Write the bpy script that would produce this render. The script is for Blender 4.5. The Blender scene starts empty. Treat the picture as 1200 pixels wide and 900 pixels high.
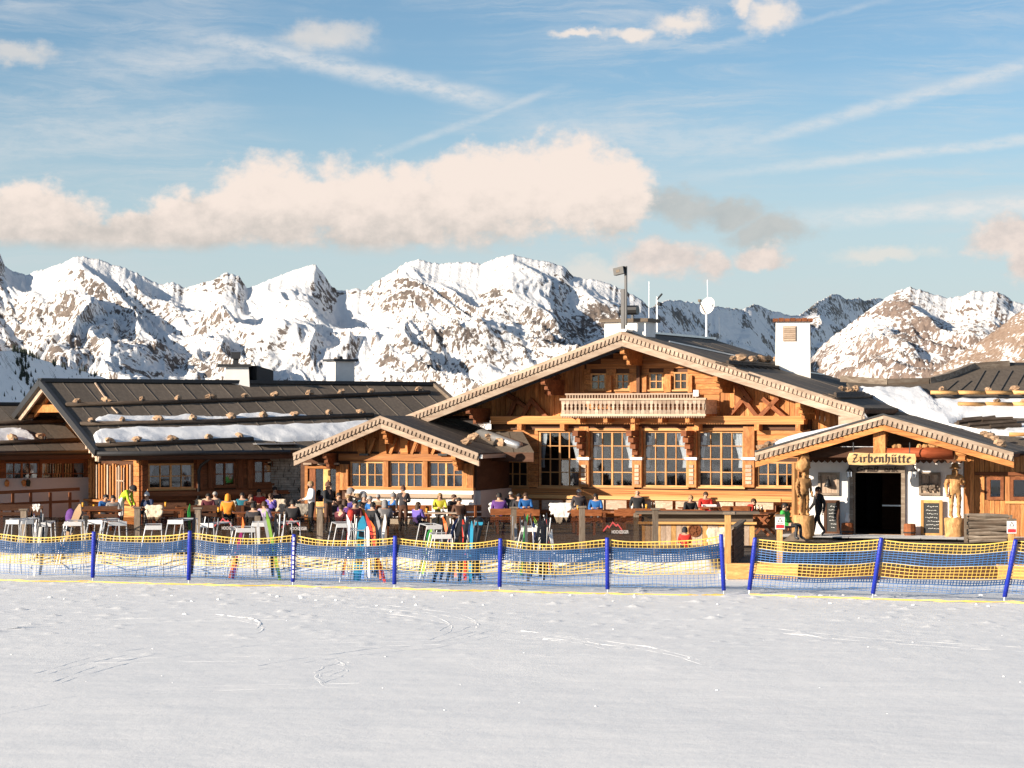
import bpy, bmesh, math, random
import numpy as np
from mathutils import Vector, Matrix, Euler
SC = bpy.context.scene
COL = SC.collection
R = math.radians
rnd = random.Random(7)

# ------------------------------------------------------------------ camera, exposure, sun, sky
F, HZ, CH = 2700.0, 490.0, 4.4        # focal length in 1200-wide pixels, horizon row, eye height
cam = bpy.data.cameras.new('camera')
camo = bpy.data.objects.new('camera', cam); COL.objects.link(camo)
cam.sensor_width = 36.0; cam.lens = 36.0*F/1200; cam.shift_y = (HZ-450)/1200
cam.clip_start = 0.5; cam.clip_end = 30000
camo.location = (0, 0, CH); camo.rotation_euler = (R(90), 0, 0)
SC.camera = camo
SC.view_settings.view_transform = 'Standard'; SC.view_settings.look = 'None'
SC.view_settings.gamma = 1; SC.view_settings.use_curve_mapping = False
SC.view_settings.exposure = 0.85
SUN_EL, SUN_AZ = 15.5, 58.0            # elevation; degrees to the left of the direction from the chalet to the camera
SD = Vector((-math.cos(R(SUN_EL))*math.sin(R(SUN_AZ)), -math.cos(R(SUN_EL))*math.cos(R(SUN_AZ)), math.sin(R(SUN_EL))))
sl = bpy.data.lights.new('sun', 'SUN'); sl.energy = 5.0; sl.angle = R(0.5); sl.color = (1.0, 0.87, 0.71)
so = bpy.data.objects.new('sun', sl); COL.objects.link(so)
so.rotation_euler = SD.to_track_quat('Z', 'Y').to_euler(); so.location = SD*200
W = bpy.data.worlds.new('World'); SC.world = W; W.use_nodes = True
try:
    SC.cycles.max_bounces = 8; SC.cycles.transparent_max_bounces = 24
    W.cycles.sampling_method = 'MANUAL'; W.cycles.sample_map_resolution = 512
except Exception: pass

class NT:
    def __init__(s, nt): s.nt = nt; s.n = nt.nodes; s.l = nt.links
    def add(s, t, **kw):
        n = s.n.new(t)
        for k, v in kw.items(): setattr(n, k, v)
        return n
    def put(s, sock, v):
        if isinstance(v, bpy.types.NodeSocket): s.l.new(v, sock)
        elif v is not None:
            try: sock.default_value = v
            except Exception: sock.default_value = (*v, 1)
    def m(s, op, a, b=None, c=None, clamp=False):
        n = s.add('ShaderNodeMath', operation=op, use_clamp=clamp)
        s.put(n.inputs[0], a); s.put(n.inputs[1], b); s.put(n.inputs[2], c); return n.outputs[0]
    def vm(s, op, a, b=None, out=0):
        n = s.add('ShaderNodeVectorMath', operation=op); s.put(n.inputs[0], a); s.put(n.inputs[1], b); return n.outputs[out]
    def mix(s, f, a, b, blend='MIX'):
        n = s.add('ShaderNodeMix', data_type='RGBA', blend_type=blend)
        s.put(n.inputs[0], f); s.put(n.inputs[6], a if not isinstance(a, tuple) else (*a[:3], 1)); s.put(n.inputs[7], b if not isinstance(b, tuple) else (*b[:3], 1)); return n.outputs[2]
    def noise(s, vec, scale, detail=4, rough=.55, dist=0, out=0):
        n = s.add('ShaderNodeTexNoise'); s.put(n.inputs['Vector'], vec); s.put(n.inputs['Scale'], scale)
        s.put(n.inputs['Detail'], detail); s.put(n.inputs['Roughness'], rough); s.put(n.inputs['Distortion'], dist); return n.outputs[out]
    def sm(s, v, lo, hi, a=0.0, b=1.0):
        n = s.add('ShaderNodeMapRange', interpolation_type='SMOOTHSTEP'); s.put(n.inputs[0], v)
        for i, q in zip((1, 2, 3, 4), (lo, hi, a, b)): s.put(n.inputs[i], q)
        return n.outputs[0]
    def mp(s, vec, scale=(1,1,1), loc=(0,0,0), rot=(0,0,0)):
        n = s.add('ShaderNodeMapping'); s.put(n.inputs[0], vec); n.inputs[1].default_value = loc; n.inputs[2].default_value = rot; n.inputs[3].default_value = scale; return n.outputs[0]

def build_sky():
    g = NT(W.node_tree); g.n.clear()
    out = g.add('ShaderNodeOutputWorld')
    sky = g.add('ShaderNodeTexSky', sky_type='NISHITA'); sky.sun_disc = False
    sky.sun_elevation = R(SUN_EL); sky.sun_rotation = math.atan2(SD.x, SD.y) % (2*math.pi)
    sky.altitude = 2000; sky.air_density = 1.0; sky.dust_density = 0.6; sky.ozone_density = 2.0
    d = g.add('ShaderNodeTexCoord').outputs['Generated']
    xyz = g.add('ShaderNodeSeparateXYZ'); g.l.new(d, xyz.inputs[0])
    az = g.m('MULTIPLY', g.m('ARCTAN2', xyz.outputs[0], xyz.outputs[1]), 2700.0)     # sky position: bearing and altitude
    el = g.m('MULTIPLY', g.m('ARCSINE', xyz.outputs[2]), 2700.0)
    cmb = g.add('ShaderNodeCombineXYZ'); g.put(cmb.inputs[0], az); g.put(cmb.inputs[1], el)
    p = cmb.outputs[0]
    n1 = g.noise(g.mp(p, (1/90., 1/60., 1)), 1.0, 6, .6, 0, 1)
    n2 = g.noise(g.mp(p, (1/26., 1/20., 1), (7, 3, 0)), 1.0, 5, .6, 0, 1)
    warp = g.vm('ADD', g.vm('MULTIPLY', g.vm('SUBTRACT', n1, (.5, .5, .5)), (70, 50, 0)), g.vm('MULTIPLY', g.vm('SUBTRACT', n2, (.5, .5, .5)), (26, 20, 0)))
    pw = g.vm('ADD', p, warp)
    def blobs(lst, vec):
        acc = None
        for (x, y, rx, ry) in lst:
            v = g.vm('MULTIPLY', g.vm('SUBTRACT', vec, (x-600, 490-y, 0)), (1./rx, 1./ry, 0))
            q = g.m('SUBTRACT', 1.0, g.vm('LENGTH', v, None, 1))
            acc = q if acc is None else g.m('MAXIMUM', acc, q)
        return acc
    big = [(165,270,60,30),(235,262,88,50),(325,245,105,66),(445,244,150,68),(570,232,150,72),(665,222,118,70),(715,235,70,55),(50,262,100,50),(120,280,85,26),(-150,250,120,45)]
    pink = [(778,302,66,30),(832,312,34,28),(893,303,52,18),(1170,285,62,30),(1197,305,34,36),(1320,260,120,40)]
    small = [(795,33,60,20),(735,42,40,13),(675,48,42,9),(903,26,48,26),(872,18,24,18)]
    soft = [(385,48,80,28),(30,78,62,20),(1030,303,75,14),(690,318,90,26),(1345,60,90,22)]
    grey = [(895,274,75,28),(850,250,80,24),(795,240,70,30)]
    dn = g.noise(g.mp(p, (1/38., 1/30., 1), (2, 9, 0)), 1.0, 6, .62)
    dn2 = g.noise(g.mp(p, (1/15., 1/13., 1), (6, 2, 0)), 1.0, 4, .6)
    dd = g.m('ADD', g.m('MULTIPLY', g.m('SUBTRACT', dn, .5), .75), g.m('MULTIPLY', g.m('SUBTRACT', dn2, .5), .28))
    b1 = g.m('ADD', blobs(big, pw), dd)
    c1 = g.sm(b1, .03, .42)
    c1 = g.m('MULTIPLY', c1, g.sm(g.m('ADD', el, g.m('MULTIPLY', warp_y(g, warp), .35)), 490-302, 490-282))
    b2 = g.m('ADD', blobs(pink, pw), dd); c2 = g.sm(b2, .05, .6, 0, .9)
    b3 = g.m('ADD', blobs(small, pw), dd); c3 = g.sm(b3, .05, .75, 0, .9)
    c4 = g.sm(g.m('ADD', blobs(soft, pw), dd), .05, .8, 0, .62)
    c5 = g.sm(g.m('ADD', blobs(grey, pw), dd), .05, .7, 0, .8)
    # the lenticular band and four contrails
    n3_ = g.noise(g.mp(p, (1/30., 1/12., 1), (4, 4, 0)), 1.0, 5, .65)
    def trail(x0, y0, x1, y1, w, s, nz):
        dx, dy = x1-x0, -(y1-y0); L = math.hypot(dx, dy); ux, uy = dx/L, dy/L
        v = g.vm('SUBTRACT', g.vm('ADD', p, g.vm('MULTIPLY', warp, (nz, nz, 0))), (x0-600, 490-y0, 0))
        t = g.vm('DOT_PRODUCT', v, (ux, uy, 0), 1); q = g.m('ABSOLUTE', g.vm('DOT_PRODUCT', v, (-uy, ux, 0), 1))
        a = g.m('MULTIPLY', g.sm(q, w, w*.05, 0, s), g.sm(n3_, .30, .62, .45, 1.1))
        return g.m('MULTIPLY', a, g.m('MULTIPLY', g.sm(t, -L*.12, L*.35), g.sm(t, L*1.12, L*.85)))
    tr = [trail(190,42,590,122,19,.62,.30), trail(420,192,650,108,7,.34,.14), trail(770,198,1420,30,13,.50,.24), trail(800,210,1450,148,10,.50,.24),
          trail(900,262,1500,232,18,.75,.4), trail(770,75,1040,10,6,.22,.3), trail(-200,215,260,140,40,.28,.6), trail(60,90,420,60,30,.3,.7), trail(560,150,900,170,34,.3,.7)]
    tm = tr[0]
    for q in tr[1:]: tm = g.m('MAXIMUM', tm, q)
    pr = g.mp(p, (1/300., 1/30., 1), (0, 0, 0), (0, 0, R(-8)))
    ci = g.noise(g.vm('ADD', pr, g.vm('MULTIPLY', warp, (.0018, .010, 0))), 1.0, 10, .70, .8)
    ci2 = g.noise(g.mp(p, (1/300., 1/150., 1), (3, 1, 0)), 1.0, 3, .5)
    cirrus = g.m('MULTIPLY', g.m('MULTIPLY', g.sm(ci, .38, .78), g.sm(ci2, .30, .62)), .62)
    low = g.sm(el, 420, 110, 0, .80)                      # thin high haze veils the lowest sky
    # colours
    tint = g.mix(1.0, sky.outputs[0], (.92, 1.0, .98), 'MULTIPLY')
    skyc = g.vm('SCALE', tint, None); 
    skyc.node.inputs['Scale'].default_value = SKY_GAIN
    c = g.mix(cirrus, skyc, (.70*CL, .72*CL, .74*CL))
    c = g.mix(low, c, (.58*CL, .66*CL, .685*CL))
    c = g.mix(tm, c, (.82*CL, .80*CL, .78*CL))
    shade = g.sm(g.m('ADD', g.m('ADD', g.m('MULTIPLY', dn, 130), g.m('MULTIPLY', dn2, 30)), el), 245, 350)
    lit = g.mix(shade, (.56*CL, .53*CL, .50*CL), (.93*CL, .81*CL, .73*CL))
    lit2 = g.mix(g.sm(dn, .3, .7), (.68*CL, .60*CL, .56*CL), (.90*CL, .76*CL, .68*CL))
    c = g.mix(c5, c, g.mix(dn, (.40*CL, .42*CL, .42*CL), (.66*CL, .64*CL, .60*CL)))
    c = g.mix(c4, c, (.86*CL, .78*CL, .70*CL))
    c = g.mix(c2, c, lit2)
    c = g.mix(c3, c, (.92*CL, .82*CL, .74*CL))
    c = g.mix(c1, c, lit)
    bg = g.add('ShaderNodeBackground'); g.put(bg.inputs[0], c); bg.inputs[1].default_value = SKY_STR
    g.l.new(bg.outputs[0], out.inputs[0])
def warp_y(g, w):
    s = g.add('ShaderNodeSeparateXYZ'); g.l.new(w, s.inputs[0]); return s.outputs[1]
SKY_STR = 0.10
SKY_GAIN = 0.72
CL = 5.6                                # cloud brightness in the sky texture's own units
build_sky()

# ------------------------------------------------------------------ helpers
def ray(px, py): return Vector(((px-600)/F, 1.0, -(py-HZ)/F))
def at(px, py, Y): return Vector((0, 0, CH)) + ray(px, py)*Y
def on_plane(px, py, p0, n):
    r = ray(px, py); C = Vector((0, 0, CH)); return C + r*((p0-C).dot(n)/r.dot(n))
def Yfor(py, z): return (CH-z)*F/(py-HZ)

class MB:
    def __init__(s): s.v = []; s.f = []; s.mi = []
    def add(s, vs, fs, mi=0):
        b = len(s.v); s.v += [tuple(v) for v in vs]; s.f += [tuple(i+b for i in f) for f in fs]; s.mi += [mi]*len(fs); return s
    def box(s, x0, x1, y0, y1, z0, z1, mi=0):
        return s.add([(x0,y0,z0),(x1,y0,z0),(x1,y1,z0),(x0,y1,z0),(x0,y0,z1),(x1,y0,z1),(x1,y1,z1),(x0,y1,z1)],
            [(0,3,2,1),(4,5,6,7),(0,1,5,4),(1,2,6,5),(2,3,7,6),(3,0,4,7)], mi)
    def obox(s, c, ax, ay, az, mi=0):      # centre and three half-axis vectors
        c, ax, ay, az = map(Vector, (c, ax, ay, az))
        vs = [c+ax*i+ay*j+az*k for k in (-1,1) for (i,j) in ((-1,-1),(1,-1),(1,1),(-1,1))]
        return s.add(vs, [(0,3,2,1),(4,5,6,7),(0,1,5,4),(1,2,6,5),(2,3,7,6),(3,0,4,7)], mi)
    def bar(s, p, q, w, h, up=(0,0,1), mi=0):   # straight bar from p to q, w across, h along up
        p, q, up = Vector(p), Vector(q), Vector(up); d = q-p
        a = d.cross(up)
        if a.length < 1e-6: a = d.cross(Vector((1,0,0)))
        a.normalize(); b = a.cross(d).normalized()
        return s.obox((p+q)/2, d/2, a*w/2, b*h/2, mi)
    def prism(s, poly, axis, a, b, mi=0):   # poly of 2D points, extruded along axis ('y': points are x,z)
        n = len(poly)
        mk = {'y': lambda p, t: (p[0], t, p[1]), 'x': lambda p, t: (t, p[0], p[1]), 'z': lambda p, t: (p[0], p[1], t)}[axis]
        vs = [mk(p, a) for p in poly]+[mk(p, b) for p in poly]
        return s.add(vs, [tuple(range(n)), tuple(range(2*n-1, n-1, -1))]+[(i, i+n, (i+1)%n+n, (i+1)%n) for i in range(n)], mi)
    def tube(s, path, r, n=6, mi=0, cap=True):
        path = [Vector(p) for p in path]; m = len(path); rs = r if isinstance(r, (list, tuple)) else [r]*m
        vs = []; t0 = None
        for i, p in enumerate(path):
            d = (path[min(i+1, m-1)]-path[max(i-1, 0)]).normalized()
            a = d.cross(Vector((0,0,1)));  a = a if a.length > 1e-3 else Vector((1,0,0))
            a.normalize(); b = a.cross(d)
            for k in range(n):
                t = 2*math.pi*k/n; vs.append(p+(a*math.cos(t)+b*math.sin(t))*rs[i])
        fs = [(i*n+k, i*n+(k+1)%n, (i+1)*n+(k+1)%n, (i+1)*n+k) for i in range(m-1) for k in range(n)]
        if cap: fs += [tuple(range(n-1, -1, -1)), tuple((m-1)*n+k for k in range(n))]
        return s.add(vs, fs, mi)
    def lathe(s, c, prof, n=10, mi=0):      # prof: (radius, z)
        c = Vector(c); vs = [c+Vector((r*math.cos(2*math.pi*k/n), r*math.sin(2*math.pi*k/n), z)) for r, z in prof for k in range(n)]
        m = len(prof); fs = [(i*n+k, i*n+(k+1)%n, (i+1)*n+(k+1)%n, (i+1)*n+k) for i in range(m-1) for k in range(n)]
        fs += [tuple(range(n-1, -1, -1)), tuple((m-1)*n+k for k in range(n))]
        return s.add(vs, fs, mi)
    def blob(s, c, r, seed=0, jag=.25, seg=7, ring=5, mi=0):
        q = random.Random(seed); c = Vector(c); r = Vector(r); vs = [c+Vector((0,0,-r.z))]
        for i in range(1, ring):
            t = math.pi*i/ring
            for k in range(seg):
                a = 2*math.pi*(k+.3*(i%2))/seg; j = 1+q.uniform(-jag, jag)
                vs.append(c+Vector((r.x*math.sin(t)*math.cos(a)*j, r.y*math.sin(t)*math.sin(a)*j, -r.z*math.cos(t)*j)))
        vs.append(c+Vector((0,0,r.z))); T = len(vs)-1
        fs = [(0, 1+(k+1)%seg, 1+k) for k in range(seg)]
        for i in range(ring-2):
            o = 1+i*seg; fs += [(o+k, o+(k+1)%seg, o+seg+(k+1)%seg, o+seg+k) for k in range(seg)]
        o = 1+(ring-2)*seg; fs += [(o+k, o+(k+1)%seg, T) for k in range(seg)]
        return s.add(vs, fs, mi)
    def mesh(s, name, mats, smooth=False):
        me = bpy.data.meshes.new(name); me.from_pydata(s.v, [], s.f)
        for m in (mats if isinstance(mats, (list, tuple)) else [mats]): me.materials.append(m)
        if any(s.mi): me.polygons.foreach_set('material_index', s.mi)
        if smooth: me.polygons.foreach_set('use_smooth', [True]*len(s.f))
        me.update(); return me
    def build(s, name, mats, parent=None, loc=(0,0,0), smooth=False):
        return link(name, s.mesh(name, mats, smooth), parent, loc)
def link(name, me, parent=None, loc=(0,0,0), rot=None, scale=None):
    o = bpy.data.objects.new(name, me); COL.objects.link(o); o.parent = parent; o.location = loc
    if rot is not None: o.rotation_euler = rot
    if scale is not None: o.scale = scale
    return o
LABELS = {}
def tag(o, label=None, cat=None, group=None, kind=None):
    if label: o['label'] = label
    if cat: o['category'] = cat
    if group: o['group'] = group
    if kind: o['kind'] = kind
    return o
def thing(name, label, cat, loc=(0,0,0), rz=0, group=None):
    o = bpy.data.objects.new(name, None); COL.objects.link(o); o.empty_display_size = .2
    o.location = loc; o.rotation_euler = (0, 0, rz); return tag(o, label, cat, group)
_cube = {}
def ubox(name, mat, parent, x0, x1, y0, y1, z0, z1, rot=None):     # a box piece sharing one mesh per material
    if mat.name not in _cube:
        _cube[mat.name] = MB().box(-.5,.5,-.5,.5,-.5,.5).mesh('piece_'+mat.name, mat)
    return link(name, _cube[mat.name], parent, ((x0+x1)/2, (y0+y1)/2, (z0+z1)/2), rot, (abs(x1-x0), abs(y1-y0), abs(z1-z0)))
_bars = {}
def ubar(name, mat, parent, p, q, w, h, up=(0,0,1)):
    if mat.name not in _cube: _cube[mat.name] = MB().box(-.5,.5,-.5,.5,-.5,.5).mesh('piece_'+mat.name, mat)
    p, q, up = Vector(p), Vector(q), Vector(up); d = q-p; a = up.cross(d)
    if a.length < 1e-6: a = Vector((1,0,0)).cross(d)
    x = d.normalized(); a.normalize(); b = x.cross(a)
    o = link(name, _cube[mat.name], parent); M3 = Matrix((x, a, b)).transposed()
    o.matrix_local = Matrix.LocRotScale((p+q)/2, M3.to_quaternion(), Vector((d.length, w, h))); return o
class Fr:                                   # a building's own frame: u along the front, w into the depth
    def __init__(s, px, Y, deg):
        s.o = Vector(((px-600)/F*Y, Y, 0)); s.a = R(deg)
        s.U = Vector((math.cos(s.a), math.sin(s.a), 0)); s.D = Vector((-math.sin(s.a), math.cos(s.a), 0))
    def L(s, px, py, w=0.0):
        r = ray(px, py); C = Vector((0,0,CH)); t = (w-(C-s.o).dot(s.D))/r.dot(s.D); q = C+r*t-s.o
        return Vector((q.dot(s.U), w, q.z))
    def Wd(s, v): return s.o + s.U*v[0] + s.D*v[1] + Vector((0,0,v[2]))
    def loc(s, P): q = Vector(P)-s.o; return Vector((q.dot(s.U), q.dot(s.D), q.z))
    def rect(s, x0, y0, x1, y1, w=0.0):     # axis-aligned u0,u1,z0,z1 of a pixel rectangle on the plane w
        a, b, c, d = s.L(x0, y0, w), s.L(x1, y0, w), s.L(x0, y1, w), s.L(x1, y1, w)
        return (a.x+c.x)/2, (b.x+d.x)/2, (c.z+d.z)/2, (a.z+b.z)/2
    def onp(s, px, py, p0, n):              # local point where the sight line meets a local plane
        N = s.U*n[0]+s.D*n[1]+Vector((0,0,n[2])); return s.loc(on_plane(px, py, s.Wd(p0), N))

# ------------------------------------------------------------------ materials
MATS = {}
def new_mat(name):
    m = bpy.data.materials.new(name); m.use_nodes = True; g = NT(m.node_tree); b = g.n['Principled BSDF']; MATS[name] = m; return m, g, b
def flat(name, col, rough=.6, metal=0, noise=.12, scale=6, bump=0):
    m, g, b = new_mat(name); tc = g.add('ShaderNodeTexCoord').outputs['Object']; ri = g.add('ShaderNodeObjectInfo').outputs['Random']
    n = g.noise(tc, scale, 5, .6)
    k = g.m('ADD', g.sm(n, .25, .75, 1-noise, 1+noise), g.m('MULTIPLY', g.m('SUBTRACT', ri, .5), noise))
    c = g.vm('SCALE', (*col,), None); c.node.inputs[0].default_value = col; g.put(c.node.inputs['Scale'], k)
    g.put(b.inputs['Base Color'], c); b.inputs['Roughness'].default_value = rough; b.inputs['Metallic'].default_value = metal
    if bump:
        bp = g.add('ShaderNodeBump'); bp.inputs['Strength'].default_value = bump; bp.inputs['Distance'].default_value = .03; g.put(bp.inputs['Height'], n); g.put(b.inputs['Normal'], bp.outputs[0])
    return m
def wood(name, col, var=.3, scale=(5,5,5), knots=True, rough=.7, grey=0, streak=1.0):
    m, g, b = new_mat(name); tc = g.add('ShaderNodeTexCoord').outputs['Object']; ri = g.add('ShaderNodeObjectInfo').outputs['Random']
    off = g.add('ShaderNodeCombineXYZ'); g.put(off.inputs[0], g.m('MULTIPLY', ri, 37)); g.put(off.inputs[1], g.m('MULTIPLY', ri, 91)); g.put(off.inputs[2], g.m('MULTIPLY', ri, 53))
    v = g.mp(g.vm('ADD', tc, off.outputs[0]), scale)
    n = g.noise(v, 1.0, 6, .68, .6); n2 = g.noise(v, .35, 3, .5)
    k = g.m('MULTIPLY', g.sm(n, .25, .75, 1-var*streak, 1+var*.7*streak), g.m('MULTIPLY', g.sm(n2, .3, .7, .8, 1.15), g.m('ADD', .70, g.m('MULTIPLY', ri, .60))))
    c = g.vm('SCALE', (0,0,0), None); c.node.inputs[0].default_value = col; g.put(c.node.inputs['Scale'], k)
    c = g.mix(g.sm(n, .68, .34, 0, .4), c, (col[0]*.62, col[1]*.45, col[2]*.35))
    if grey: c = g.mix(g.sm(n2, .35, .7, 0, grey), c, (.30, .27, .23))
    if knots:
        vo = g.add('ShaderNodeTexVoronoi'); g.put(vo.inputs['Vector'], v); vo.inputs['Scale'].default_value = .9
        c = g.mix(g.sm(vo.outputs['Distance'], .16, .06, 0, .75), c, (col[0]*.3, col[1]*.2, col[2]*.16))
    g.put(b.inputs['Base Color'], c); b.inputs['Roughness'].default_value = rough; b.inputs['Specular IOR Level'].default_value = .25
    bp = g.add('ShaderNodeBump'); bp.inputs['Strength'].default_value = .4; bp.inputs['Distance'].default_value = .02; g.put(bp.inputs['Height'], n); g.put(b.inputs['Normal'], bp.outputs[0])
    return m
WU = (5, 5, 5)                      # for unit boxes: grain stretches with the piece
m_orange = wood('old_pine', (.57, .24, .075), .42, WU, True, .7, .12)
m_orange_m = wood('old_pine_log', (.52, .22, .07), .34, (1.2, 8, 8))
m_red = wood('red_brown_timber', (.25, .088, .034), .35, WU)
m_redm = wood('red_brown_timber_solid', (.25, .088, .034), .35, (1.5, 6, 6))
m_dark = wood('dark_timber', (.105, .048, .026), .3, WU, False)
m_darkm = wood('dark_timber_solid', (.105, .048, .026), .3, (1.5, 5, 5), False)
m_pale = wood('weathered_pale_board', (.60, .46, .345), .25, WU, False, .75, .25)
m_palem = wood('weathered_pale_trim', (.43, .335, .255), .22, (1.5, 6, 6), False, .75, .2)
m_frame = wood('window_frame_timber', (.62, .34, .14), .2, (2, 2, 9), False)
m_new = wood('fresh_sawn_timber', (.68, .40, .15), .22, WU, True)
m_newlog = wood('peeled_log', (.64, .37, .15), .25, (1.5, 8, 8), True)
m_grey = wood('grey_weathered_post', (.21, .17, .13), .3, WU, False)
m_greym = wood('grey_weathered_log', (.26, .215, .17), .4, (2, 9, 9), False)
m_rooflog = wood('dark_roof_log', (.085, .065, .05), .35, (2, 7, 7), False)
m_carve = wood('carved_timber', (.52, .29, .12), .42, (9, 9, 4), True)
m_bench = wood('bench_board', (.27, .095, .035), .3, WU, False, .45)
m_white = flat('white_render', (.80, .78, .75), .85, 0, .05, 3, .15)
m_plinth = flat('greyed_white_render', (.50, .46, .44), .9, 0, .08, 3, .15)
m_bit = None
def roof_mat():
    m, g, b = new_mat('bitumen_roofing'); tc = g.add('ShaderNodeTexCoord').outputs['Object']; ri = g.add('ShaderNodeObjectInfo').outputs['Random']
    n = g.noise(g.mp(tc, (3, 1.2, 3)), 3, 6, .65); n2 = g.noise(tc, 40, 3, .7)
    k = g.m('MULTIPLY', g.sm(n, .25, .75, .75, 1.25), g.m('ADD', .82, g.m('MULTIPLY', ri, .36)))
    c = g.vm('SCALE', (0,0,0), None); c.node.inputs[0].default_value = (.125, .098, .074); g.put(c.node.inputs['Scale'], k)
    c = g.mix(g.sm(n2, .6, .8, 0, .35), c, (.17, .15, .12))
    g.put(b.inputs['Base Color'], c); b.inputs['Roughness'].default_value = .85
    bp = g.add('ShaderNodeBump'); bp.inputs['Strength'].default_value = .3; bp.inputs['Distance'].default_value = .01; g.put(bp.inputs['Height'], n2); g.put(b.inputs['Normal'], bp.outputs[0]); return m
m_roof = roof_mat()
m_seam = flat('roof_seam', (.12, .10, .082), .8)
m_metal = flat('dark_sheet_metal', (.045, .045, .048), .45, .3, .1)
m_zinc = flat('zinc_sheet', (.55, .55, .56), .35, .7, .1)
m_steel = flat('white_painted_steel', (.40, .40, .41), .45, .2, .15)
m_black = flat('black_plastic', (.012, .012, .013), .4)
m_dish = flat('dish_enamel', (.80, .76, .72), .4, 0, .04)
m_stone = flat('roof_stone', (.40, .26, .16), .9, 0, .4, 3, .6)
m_masonry = flat('grey_masonry', (.36, .30, .25), .9, 0, .35, 4, .5)
m_mortar = flat('mortar', (.16, .14, .12), .95)
m_rock = flat('bank_rock', (.20, .15, .11), .95, 0, .35, 3, .6)
m_hide = flat('sheepskin', (.72, .60, .45), .95, 0, .15, 9, .8)
m_curtain = flat('white_curtain', (.78, .76, .73), .9, 0, .06)
m_board = flat('chalkboard', (.02, .022, .022), .6, 0, .2)
m_ink = flat('sign_lettering', (.035, .02, .012), .7)
m_chalk = flat('chalk', (.75, .75, .72), .9)
m_signw = flat('white_sign', (.80, .79, .77), .5, 0, .03)
m_signr = flat('red_print', (.55, .03, .04), .5)
m_rubber = flat('grating_mat', (.12, .12, .12), .6, .4, .2, 30)
m_asph = flat('wet_dark_gravel', (.085, .07, .058), .7, 0, .35, 1.2, .4)
m_deck = wood('terrace_deck', (.20, .14, .10), .3, (1, 6, 6), False)
m_netY = flat('yellow_net', (.68, .46, .09), .6)
m_netB = flat('blue_net', (.006, .055, .165), .55)
m_netL = flat('light_blue_net', (.04, .16, .42), .55)
m_pole = flat('blue_fence_pole', (.010, .028, .36), .45, 0, .12)
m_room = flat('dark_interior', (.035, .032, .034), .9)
m_red_logo = flat('red_mountain_print', (.50, .06, .06), .6)
def glass_mat(name, tint, refl=1.0, rough=.02):
    m, g, b = new_mat(name); g.n.remove(b); out = g.n['Material Output']
    tr = g.add('ShaderNodeBsdfTransparent'); tr.inputs[0].default_value = (*tint, 1)
    gl = g.add('ShaderNodeBsdfGlossy'); gl.inputs['Roughness'].default_value = rough; gl.inputs[0].default_value = (.95, .97, 1, 1)
    fr = g.add('ShaderNodeFresnel'); fr.inputs[0].default_value = 1.5
    mx = g.add('ShaderNodeMixShader'); g.put(mx.inputs[0], g.m('MULTIPLY', fr.outputs[0], refl, clamp=True)); g.l.new(tr.outputs[0], mx.inputs[1]); g.l.new(gl.outputs[0], mx.inputs[2]); g.l.new(mx.outputs[0], out.inputs[0]); return m
m_glass = glass_mat('window_glass', (.80, .83, .86), 1.5, .03)
m_screen = glass_mat('tinted_windbreak_glass', (.58, .53, .47), .8)
def snow_mat(name, col=(.83, .84, .86), s1=3.0, s2=26., bump=.5, dist=.05, dirt=0):
    m, g, b = new_mat(name); tc = g.add('ShaderNodeTexCoord').outputs['Object']
    a = g.noise(g.mp(tc, (1, 2.4, 1)), s1*.12, 5, .6); n = g.noise(tc, s1, 6, .62); n2 = g.noise(tc, s2, 4, .7)
    c = g.mix(g.sm(a, .3, .7), (col[0]*.94, col[1]*.95, col[2]*.96), col)
    if dirt: c = g.mix(g.sm(n, .6, .75, 0, dirt), c, (.45, .38, .30))
    g.put(b.inputs['Base Color'], c); b.inputs['Roughness'].default_value = .65; b.inputs['Specular IOR Level'].default_value = .2
    h = g.m('ADD', g.m('MULTIPLY', n, .7), g.m('MULTIPLY', n2, .3))
    bp = g.add('ShaderNodeBump'); bp.inputs['Strength'].default_value = bump; bp.inputs['Distance'].default_value = dist; g.put(bp.inputs['Height'], h); g.put(b.inputs['Normal'], bp.outputs[0]); return m
m_snow = snow_mat('packed_snow', (.86, .858, .852), 5.0, 34., .42, .03)
m_rsnow = snow_mat('roof_snow_cover', (.84, .845, .86), 3.5, 20, .7, .05)

# ------------------------------------------------------------------ noise for the terrain
def hsh(ix, iy, seed):
    h = (ix.astype(np.int64)*374761393 + iy.astype(np.int64)*668265263 + seed*974634777) & 0x7fffffff
    h = ((h ^ (h >> 13))*1274126177) & 0x7fffffff
    return ((h ^ (h >> 16)) & 0xffff)/65535.0
def pn(x, y, seed=0):
    x = np.asarray(x, float); y = np.asarray(y, float)
    ix = np.floor(x); iy = np.floor(y); fx = x-ix; fy = y-iy; ix = ix.astype(int); iy = iy.astype(int)
    def gr(dx, dy):
        a = hsh(ix+dx, iy+dy, seed)*2*np.pi; return np.cos(a)*(fx-dx)+np.sin(a)*(fy-dy)
    u = fx**3*(fx*(fx*6-15)+10); v = fy**3*(fy*(fy*6-15)+10)
    return ((gr(0,0)*(1-u)+gr(1,0)*u)*(1-v)+(gr(0,1)*(1-u)+gr(1,1)*u)*v)*1.5
def fbm(x, y, oct=5, seed=0, gain=.5, lac=2.03):
    s = 0; a = 1; t = 0
    for i in range(oct): s = s+a*pn(x, y, seed+i*13); t += a; a *= gain; x = x*lac+3.1; y = y*lac-1.7
    return s/t
def ridged(x, y, oct=5, seed=0, gain=.55, lac=2.05):
    s = 0; a = 1; t = 0; w = 1
    for i in range(oct):
        n = (1-np.abs(pn(x, y, seed+i*17)))**2; s = s+a*n*w; w = np.clip(n*1.3, 0, 1); t += a; a *= gain; x = x*lac+1.3; y = y*lac+7.7
    return s/t
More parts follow.
